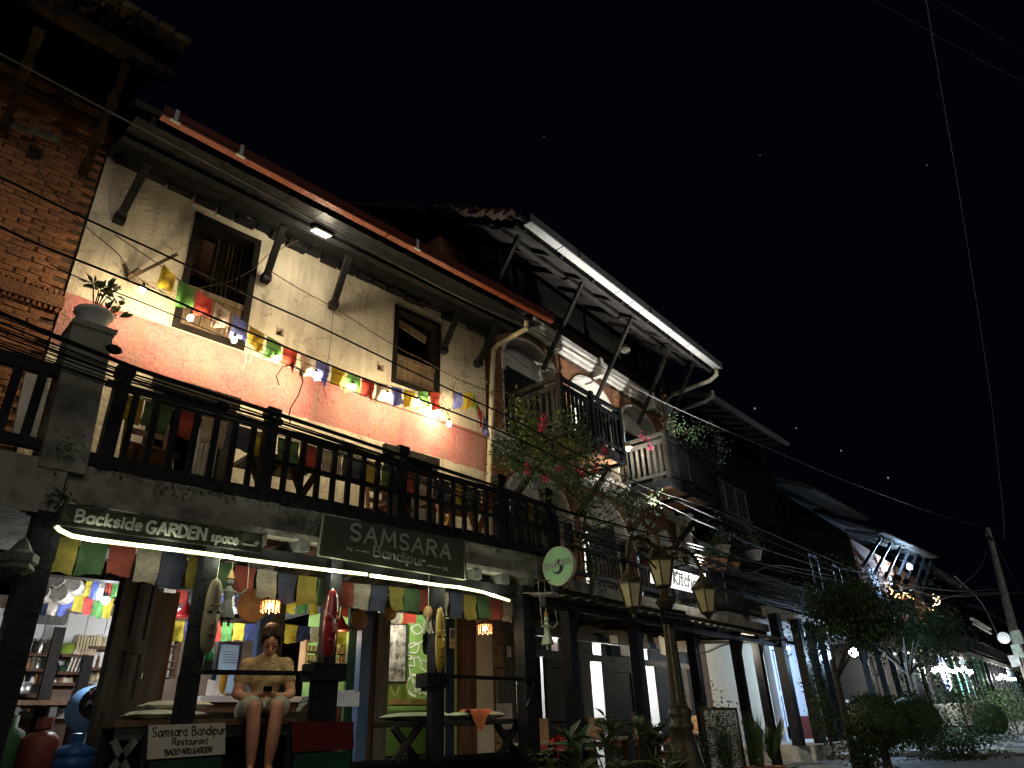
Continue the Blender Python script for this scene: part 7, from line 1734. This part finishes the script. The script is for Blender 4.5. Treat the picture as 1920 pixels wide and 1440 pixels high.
m = B(); m.box(6.95, 8.6, -.85, .1, 5.08, 5.16); m.build('floor', DWOOD, wb)
for z in (5.25, 5.95): m = B(); m.box(6.95, 8.6, -.85, -.8, z, z + .06); m.build('rail', DWOOD, wb)
for i in range(13): x = 7.02 + i * .125; m = B(); m.box(x, x + .05, -.84, -.81, 5.31, 5.95); m.build('baluster', GWOOD if i % 5 == 2 else DWOOD, wb)
# gallery of house 3 on a pale slab
g3 = thing('gallery', 'dark slatted gallery above the beige wall and blue-lit doorway', 'balcony', M2 @ Vector((10, -1, 3)))
m = B(); m.box(7.4, 14.1, -1.25, .1, 2.95, 3.2); m.build('slab', CONCW, g3)
for z in (3.28, 3.8): m = B(); m.box(7.0, 14.1, -1.25, -1.19, z, z + .06); m.build('rail', DWOOD, g3)
for i in range(58): x = 7.1 + i * .12; m = B(); m.box(x, x + .045, -1.24, -1.21, 3.34, 3.8); m.build('baluster', DWOOD, g3)
# flower planters on the rail of house 2's gallery end
for i, (px, py, s_) in enumerate(((1318, 1052, .8), (1333, 1056, .9), (1350, 1060, 1.15), (1376, 1064, .9))):
    p = A2(px, py, -1.25); t = thing('planter', ['small clay planter at the left end of the gallery row', 'second clay planter of the gallery row', 'largest orange ribbed planter in the middle of the gallery row', 'dull planter at the right end of the gallery row'][i], 'pot', M2 @ p, 'planters on the gallery')
    m = B(); m.lathe(p + Vector((0, 0, -.08 * s_)), [(.09 * s_, 0), (.13 * s_, .14 * s_), (.15 * s_, .15 * s_), (.14 * s_, .17 * s_)], 16, flute=.08); m.build('pot', TERRA, t)
    o = leaves_mesh(p + Vector((0, 0, .18)), 120, (.1, .08, .1), .06, LEAFB, 'foliage', t, M=M2)
m = B(); m.box(4.4, 7.4, -1.38, -1.12, 3.66, 3.70); tag(m.build('planter_shelf', DWOOD), 'wooden shelf carrying the planters on the gallery', 'shelf')
for (px, py, lab) in ((1350, 1010, 'leafy plant growing behind the largest planter'), (1410, 1020, 'leafy plant at the right end of the gallery planters')):
    p = A2(px, py, -1.1); t = thing('potted_plant', lab, 'plant', M2 @ p); leaves_mesh(p, 500, (.16, .12, .16), .06, LEAFD, 'foliage', t, M=M2); m = B(); m.lathe(p - Vector((0, 0, .36)), [(.12, 0), (.18, .18), (.19, .2)], 14); m.build('pot', CONCW, t)
m = B(); a = A2(1375, 1055, -1.1); m.box(7.5, 8.5, .02, .09, 3.5, 4.8); tag(m.build('window_surround', PLAST2), 'pale window surround beside the corner pilaster', 'window frame')
m = B(); m.box(7.6, 8.4, .0, .018, 3.6, 4.7); tag(m.build('window_shutter', DARKI), 'dark shutter inside the pale window surround', 'shutter')
# street floor of house 3: beige wall, blue doorway, posts
m = B(); m.box(6.97, 10.4, .1, .3, .6, 2.95); w3 = m.build('street_wall', BEIGE, b3)
m = B(); m.box(6.75, 6.97, .08, 1.4, .3, 2.9); m.build('side_wall', BEIGE, b3)
m = B(); m.tube([A2(x, y, .06) for x, y in ((1312, 1225), (1330, 1222), (1350, 1212), (1372, 1206))], .012, 5); tag(m.build('wall_cable', CABLE), 'slack cable on the beige wall', 'cable')
m = B(); m.box(10.4, 11.5, .5, .55, .6, 2.95); m.build('inner_wall', DARKI, b3)
a = A2(1443, 1210, -.1)
d3 = thing('carved_door', 'blue-lit carved door frame beside the beige wall', 'door', M2 @ Vector((11, 0, .6)))
m = B(); m.box(10.42, 10.55, -.05, .12, .6, 2.9); m.build('jamb', BLUEB, d3)
for i in range(4): m = B(); m.box(10.62 + i * .17, 10.72 + i * .17, .0, .06, .9 if i else .6, 2.6); m.box(10.60 + i * .17, 10.74 + i * .17, -.02, .0, 1.55, 1.68, j=.01); m.build('carved_slat', BLUEB, d3)
m = B(); m.box(10.55, 11.4, -.02, .08, 2.62, 2.9, j=.01); m.build('carved_lintel', BLUEB, d3)
m = B(); m.box(11.75, 13.3, .06, .12, 1.12, 2.85); bdp = m.build('blue_wall_panel', BLUEB, b3)
m = B(); m.box(11.75, 14.2, .05, .13, .6, 1.119); m.build('dado', REDP, b3)
m = B(); m.box(13.3, 14.1, .06, .12, 1.12, 2.85); m.build('wall_panel', CONC, b3)
for px_t, px_b in ((1462, 1494), (1507, 1528), (1530, 1556), (1552, 1570)):
    p, q = A2(px_t, 1205, -1.5), A2(px_b, 1390, -1.5); x = (p.x + q.x) / 2
    m = B(); m.box(x - .11, x + .11, -1.6, -1.42, .6, 2.95); m.build('post', BWOOD, g3)
# white chair / shelf silhouettes on its porch
for i, x in enumerate((13.6, 14.6)):
    t = thing('white_chair', ['white plastic chair at the end of the blue-lit porch', 'second white plastic chair behind the street tree'][i], 'chair', M2 @ Vector((x, -.9, .6)))
    for sx in (-1, 1):
        for sy in (-1, 1): m = B(); m.beam((x + sx * .2, -.9 + sy * .2, .6), (x + sx * .18, -.9 + sy * .18, 1.02), .035); m.build('leg', WHITEP, t)
    m = B(); m.box(x - .21, x + .21, -1.12, -.69, 1.02, 1.05); m.build('seat', WHITEP, t)
    for k in range(3): m = B(); m.box(x - .2, x + .2, -.7, -.67, 1.14 + k * .13, 1.21 + k * .13); m.build('back_slat', WHITEP, t)
# ---- generic far houses
def far_house(name, lab, x0, x1, ztop0, ztop1, wallm, eave=-.8, slabz=3.15, wins=(), roofz=1.4, parts=True, ground_m=DARKI):
    t = thing(name, lab, 'building', M2 @ Vector(((x0 + x1) / 2, 0, .6)))
    holes = [(a, b, c, d) for a, b, c, d in wins]
    m = B(); wallcells(m, x0, x1, slabz, min(ztop0, ztop1) - .02, .0, .35, holes); m.build('wall', wallm, t)
    m = B(); m.box(x0 + .1, x1 - .1, .8, .85, slabz, ztop0); m.build('inner_wall', DARKI, t)
    m = B(); m.box(x0, x1, .3, .5, .6, slabz); m.build('street_wall', ground_m, t)
    poly_roof(x0 - .2, x1 + .2, eave, ztop0, ztop1, 2.8, max(ztop0, ztop1) + roofz, 'roof', t)
    for (a, b, c, d) in holes:
        q = B(); q.box(a, a + .08, -.03, .1, c, d); q.box(b - .08, b, -.03, .1, c, d); q.box(a + .08, b - .08, -.03, .1, d - .08, d); q.box(a + .08, b - .08, -.03, .1, c, c + .08); w_ = q.build('window', BWOOD, t)
        q = B(); q.box(a + .08, b - .08, .1, .12, c + .08, d - .08); q.build('pane', BWOOD, w_)
    n = int((x1 - x0) / .55)
    for i in range(n):
        x = x0 + i * (x1 - x0) / n; zz = ztop0 + (ztop1 - ztop0) * i / n
        q = B(); q.beam((x, eave + .05, zz - .04), (x, .1, zz + .32), .07, .09); q.build('rafter', GWOOD, t)
    m = B(); m.box(x0, x1, -1.3, 0, slabz - .22, slabz); m.build('balcony_slab', CONC, t)
    for i in range(int((x1 - x0) / 1.6) + 1):
        x = x0 + .1 + i * 1.6
        if x < x1: m = B(); m.box(x - .08, x + .08, -1.28, -1.12, .6, slabz - .22); m.build('post', BWOOD, t)
    for z in (.15, .7): m = B(); m.box(x0, x1, -1.3, -1.25, slabz + z, slabz + z + .06); m.build('rail', BWOOD, t)
    k = 0; x = x0 + .1
    m = B()
    while x < x1: m.box(x, x + .05, -1.29, -1.26, slabz + .21, slabz + .7); x += .17
    m.build('baluster_row', BWOOD, t, kind='stuff')
    return t
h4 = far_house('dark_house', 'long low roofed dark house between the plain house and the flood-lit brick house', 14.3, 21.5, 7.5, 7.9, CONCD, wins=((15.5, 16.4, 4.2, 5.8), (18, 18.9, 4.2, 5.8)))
h5 = far_house('brick_house', 'distant brick house lit blue by a flood light under its eave', 21.7, 33.6, 7.35, 8.2, BRICK2, eave=-1.1, slabz=3.5, wins=((23.2, 24.4, 5.2, 6.5), (26.6, 27.8, 5.2, 6.5), (30, 31.2, 5.2, 6.6)))
m = B()
for r in range(24):
    z = 4.2 + r * .11
    for i in range(38):
        x = 21.9 + i * .3 + (r % 2) * .15
        if not any(a - .1 < x < b + .1 and c < z < d for a, b, c, d in ((23.2, 24.4, 5.2, 6.5), (26.6, 27.8, 5.2, 6.5), (30, 31.2, 5.2, 6.6))): m.box(x - .14, x + .14, -.02 + random.uniform(-.008, .008), .01, z, z + .09)
m.build('brickwork', BRICK2, h5, kind='stuff')
m = B()
for i in range(34): m.box(22 + i * .34, 22.15 + i * .34, -.06, -.021, 4.85, 5.05)
m.build('dentil_course', BRICK, h5, kind='stuff')
for (x0, x1) in ((23.28, 24.32), (26.68, 27.72), (30.08, 31.12)):
    for k in range(7): m = B(); m.box(x0, x1, -.05, -.02, 5.32 + k * .16, 5.44 + k * .16); m.build('shutter_slat', BLUEB, h5)
for i in range(7):
    x = 22.4 + i * 1.75; m = B(); m.beam((x, -.02, 6.3), (x, -.95, 7.3 + i * .11), .1, .12, up=(1, 0, 0)); m.build('roof_strut', BWOOD, h5)
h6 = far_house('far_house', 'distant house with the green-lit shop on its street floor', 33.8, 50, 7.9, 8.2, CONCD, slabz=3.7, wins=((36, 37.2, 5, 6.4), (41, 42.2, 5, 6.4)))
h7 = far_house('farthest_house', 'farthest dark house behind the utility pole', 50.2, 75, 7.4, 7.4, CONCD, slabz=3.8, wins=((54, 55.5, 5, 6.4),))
# blue and white street lamps
def blamp(px, py, off, e, col, lab, r=.05, em=E_BLUE, fixture=True):
    p = A2(px, py, off); t = thing('wall_lamp', lab, 'lamp', M2 @ p); m = B(); m.ball(p, r); m.build('bulb', em, t); m = B(); m.lathe(p, [(r * .6, r), (r * .6, r + .1)], 8); m.tube([p + Vector((0, 0, r + .1)), p + Vector((0, .3, r + .25))], .015, 5); m.build('socket', BWOOD, t); return t
blamp(1600, 1223, -1.75, 0, None, 'dazzling blue-white lamp behind the street tree', .10)
blamp(1711, 1238, -1.3, 0, None, 'second white lamp right of the street tree', .06, emat('white_street_bulb', (.85, .93, 1), 700))
blamp(1705, 1063, -.95, 0, None, 'blue-white flood lamp under the eave of the distant brick house', .11, emat('flood_bulb', (.45, .68, 1), 1500))
blamp(1478, 1215, -1.1, 0, None, 'blue lamp under the gallery of the plain house', .03, emat('porch_bulb', (.42, .55, 1), 210))
blamp(1795, 1243, -1.1, 0, None, 'cold white lamp above the far shop', .1, emat('shop_bulb', (.7, .85, 1), 900))
blamp(1888, 1262, -1.1, 0, None, 'cold blue lamp at the farthest shop', .12, emat('shop_bulb_blue', (.5, .7, 1), 900))
def fairy(pts, off, n, r, lab, em, sag=0):
    q = [A2(x, y, off) for x, y in pts]; t = thing('fairy_lights', lab, 'string lights', M2 @ q[0]); m = B(); m.tube(q, .01, 4); m.build('cord', CABLE, t)
    L_ = len(q) - 1
    for i in range(n):
        k = i / n * L_; p = q[int(k)].lerp(q[int(k) + 1], k % 1) + Vector((random.uniform(-.05, .05), 0, random.uniform(-.12, .12))); m = B(); m.ball(p, r * random.uniform(.7, 1.2), 6, 4); m.build('bulb', em, t)
fairy([(1668, 1105), (1675, 1113), (1688, 1118), (1700, 1113), (1707, 1122), (1718, 1133), (1735, 1141), (1752, 1138), (1761, 1128), (1760, 1120), (1748, 1119)], -1.3, 70, .024, 'looped warm fairy lights on the far terrace', E_FAIRY)
fairy([(1750, 1253), (1765, 1250), (1780, 1254), (1795, 1258), (1810, 1254), (1826, 1258)], -1.5, 13, .075, 'string of bright white bulbs over the far green shop', emat('far_white_bulb', (1, .95, .8), 160))
fairy([(1872, 1268), (1885, 1268), (1897, 1272), (1910, 1280)], -1.5, 6, .09, 'short string of bright bulbs at the right edge', emat('far_white_bulb_b', (.95, .97, 1), 160))
# green shop
p, q = A2(1795, 1330, .0), A2(1858, 1335, 0); t = thing('green_shop_front', 'green-lit shop front with two half-round neon signs', 'shop front', M2 @ Vector((p.x, 0, .9)))
for i in range(6):
    x = 36 + i * 1.2; m = B(); m.box(x, x + 1.1, .2, .28, .9, 3.4); m.build('green_panel', mat('shop_green' + 'abcdef'[i], (.12, .3, .16), .7, (.16, .38, .2), 2), t)
for (px, s_) in ((1800, -1), (1812, 1)):
    c = A2(px, 1273, -.6); m = B(); pts = [Vector((c.x + s_ * .05, -.6, c.z))] + [Vector((c.x + s_ * (.05 + .95 * math.sin(R_(a))), -.6, c.z + .62 * math.cos(R_(a)))) for a in range(0, 181, 15)]; k = len(pts)
    m.add(pts + [v + Vector((0, .06, 0)) for v in pts], [tuple(range(k)), tuple(range(2 * k - 1, k - 1, -1))] + [(i, (i + 1) % k, k + (i + 1) % k, k + i) for i in range(k)]); m.build('neon_half_disc', E_GREEN, t)
c = A2(1772, 1263, -1.3); m = B()
for rr in (.25, .5, .75): 
    q = [Vector((c.x + rr * math.cos(R_(a)), -1.3, c.z + rr * .8 * math.sin(R_(a)))) for a in range(0, 361, 20)]
    m.tube(q, .035, 5)
tag(m.build('neon_ring_sign', E_BLUEN), 'round violet-blue neon ring sign left of the green shop', 'sign')
c = A2(1815, 1262, -.9); t = thing('green_lamp', 'green lamp glowing under the ceiling of the far shop', 'lamp', M2 @ c); m = B(); m.ball(c, .12); m.build('bulb', emat('green_glow', (.35, 1, .45), 160), t); m = B(); m.tube([c, c + Vector((0, 0, .3))], .02, 5); m.build('cord', CABLE, t)
# tables on far terrace, people silhouettes
p = A2(1790, 1325, -1.9); t = thing('far_table', 'round table under a pinkish cloth outside the green shop', 'table', M2 @ Vector((p.x, -1.9, .6))); m = B(); m.lathe((p.x, -1.9, .6), [(.75, .1), (.7, .72), (.66, .76)], 18, flute=.06); m.build('tablecloth', CLOTHW, t)
p = M2 @ A2(1712, 1150, -1.0)
fp_ = A2(1712, 1150, -1.0)
f = bpy.data.objects['person']
far1 = copy_tree(pers, M2 @ Vector((fp_.x, -.9, fp_.z + .1)), R_(-30), 'dark silhouetted guest on the far terrace under the fairy lights', scale=1.5)
far2 = copy_tree(pers, M2 @ Vector((fp_.x - 2.2, -.9, fp_.z + .0)), R_(20), 'second silhouetted guest left of the first on the far terrace', scale=1.5)
# terrace poles and slanted boards
m = B(); a, b = A2(1822, 1160, -1.4), A2(1856, 1180, -1.4); m.beam(a, b, .18, .1); m.beam(a - Vector((0, 0, .25)), b - Vector((0, 0, .25)), .08, .06); tag(m.build('slanted_boards', CONCW), 'pair of pale slanted boards on the far terrace', 'boards')
# utility pole
p = A2(1852, 992, -2.6); q = A2(1905, 1200, -2.6); x = (p.x + q.x) / 2 
up_ = thing('utility_pole', 'concrete utility pole carrying the overhead cables at the right edge', 'pole', M2 @ Vector((q.x, -2.6, .8)))
m = B(); m.tube([(q.x + (q.x - p.x) * .0, -2.6, .8), (q.x, -2.6, q.z), (p.x, -2.6, p.z)], [.28, .24, .16], 8); m.build('shaft', CONC, up_)
for (px, py, s_) in ((1908, 1195, .5), (1910, 1222, .55), (1905, 1240, .4)):
    a = A2(px, py, -3.0); m = B(); m.box(a.x - s_, a.x + s_, -3.2, -2.8, a.z - s_ * .6, a.z + s_ * .6, j=.03); m.build('meter_box', CONCW, up_)
m = B(); a = A2(1855, 1010, -2.8); m.box(a.x - 1.0, a.x + 1.0, -2.9, -2.75, a.z, a.z + .15); m.build('cross_arm', METD, up_)
p = A2(1882, 1196, -2.0); m = B(); m.ball(p, .32, 12, 8); tag(m.build('globe_lamp', emat('globe', (.8, .95, 1), .3)), 'pale round globe lamp left of the utility pole', 'lamp')
for k, (pts, lab) in enumerate((([(1640, 1085), (1720, 1100), (1800, 1108), (1870, 1105)], 'far cable running level to the pole'), ([(1560, 1062), (1660, 1085), (1770, 1118), (1885, 1112)], 'far cable sagging below the level one'), ([(1800, 1100), (1840, 1060), (1856, 1005)], 'far cable rising to the pole top'), ([(1790, 1080), (1840, 1130), (1870, 1190)], 'far cable slanting down to the terrace'), ([(1858, 1000), (1885, 1055), (1925, 1140)], 'stay cable right of the pole'), ([(1758, 1125), (1830, 1112), (1925, 1112)], 'cable passing behind the pole'))):
    cable(pts, -2.3, .02, lab, CABLEG)
# upper structure and clutter of the dark terrace: rafter ends, boards, hanging plants
for (x, z, w_, h_, mm, lab) in ((15.9, 4.2, .9, 1.6, BLUEB, 'pale curtain in the left window of the dark house'), (18.4, 4.2, .7, 1.6, INBR, 'brown curtain in the right window of the dark house')):
    m = B(); pts = [(x - w_ / 2 + w_ * i / 14, .16 + .02 * math.sin(i * 1.7)) for i in range(15)]
    m.add([(a, b, zz) for zz in (z, z + h_) for a, b in pts], [(i, i + 1, 16 + i, 15 + i) for i in range(14)]); tag(m.build('curtain', mm), lab, 'curtain')
m = B()
for i in range(26): x = 14.4 + i * .27; m.box(x, x + .22, -.95, -.72, 7.44 + i * .015, 7.5 + i * .015, j=.012)
m.build('roof_tile_row', ROOFD, h4, kind='stuff')
m = B()
for i in range(34): x = 21.6 + i * .35; m.box(x, x + .3, -1.25, -1.0, 7.32 + i * .025, 7.4 + i * .025, j=.02)
m.build('roof_tile_row', ROOFD, h5, kind='stuff')
# dark pile of roofs behind the skyline between houses
bk = thing('back_house', 'unlit house block rising behind the roofs', 'building', M2 @ Vector((0, 6, 0)))
m = B(); m.box(-3, 3.5, 4.5, 8, 0, 10.4); m.build('wall', BRICK2, bk)
m = B(); m.box(-.75, 0.0, .4, 3, 2.8, 8.9); m.build('gable_wall', BRICK2, b2)
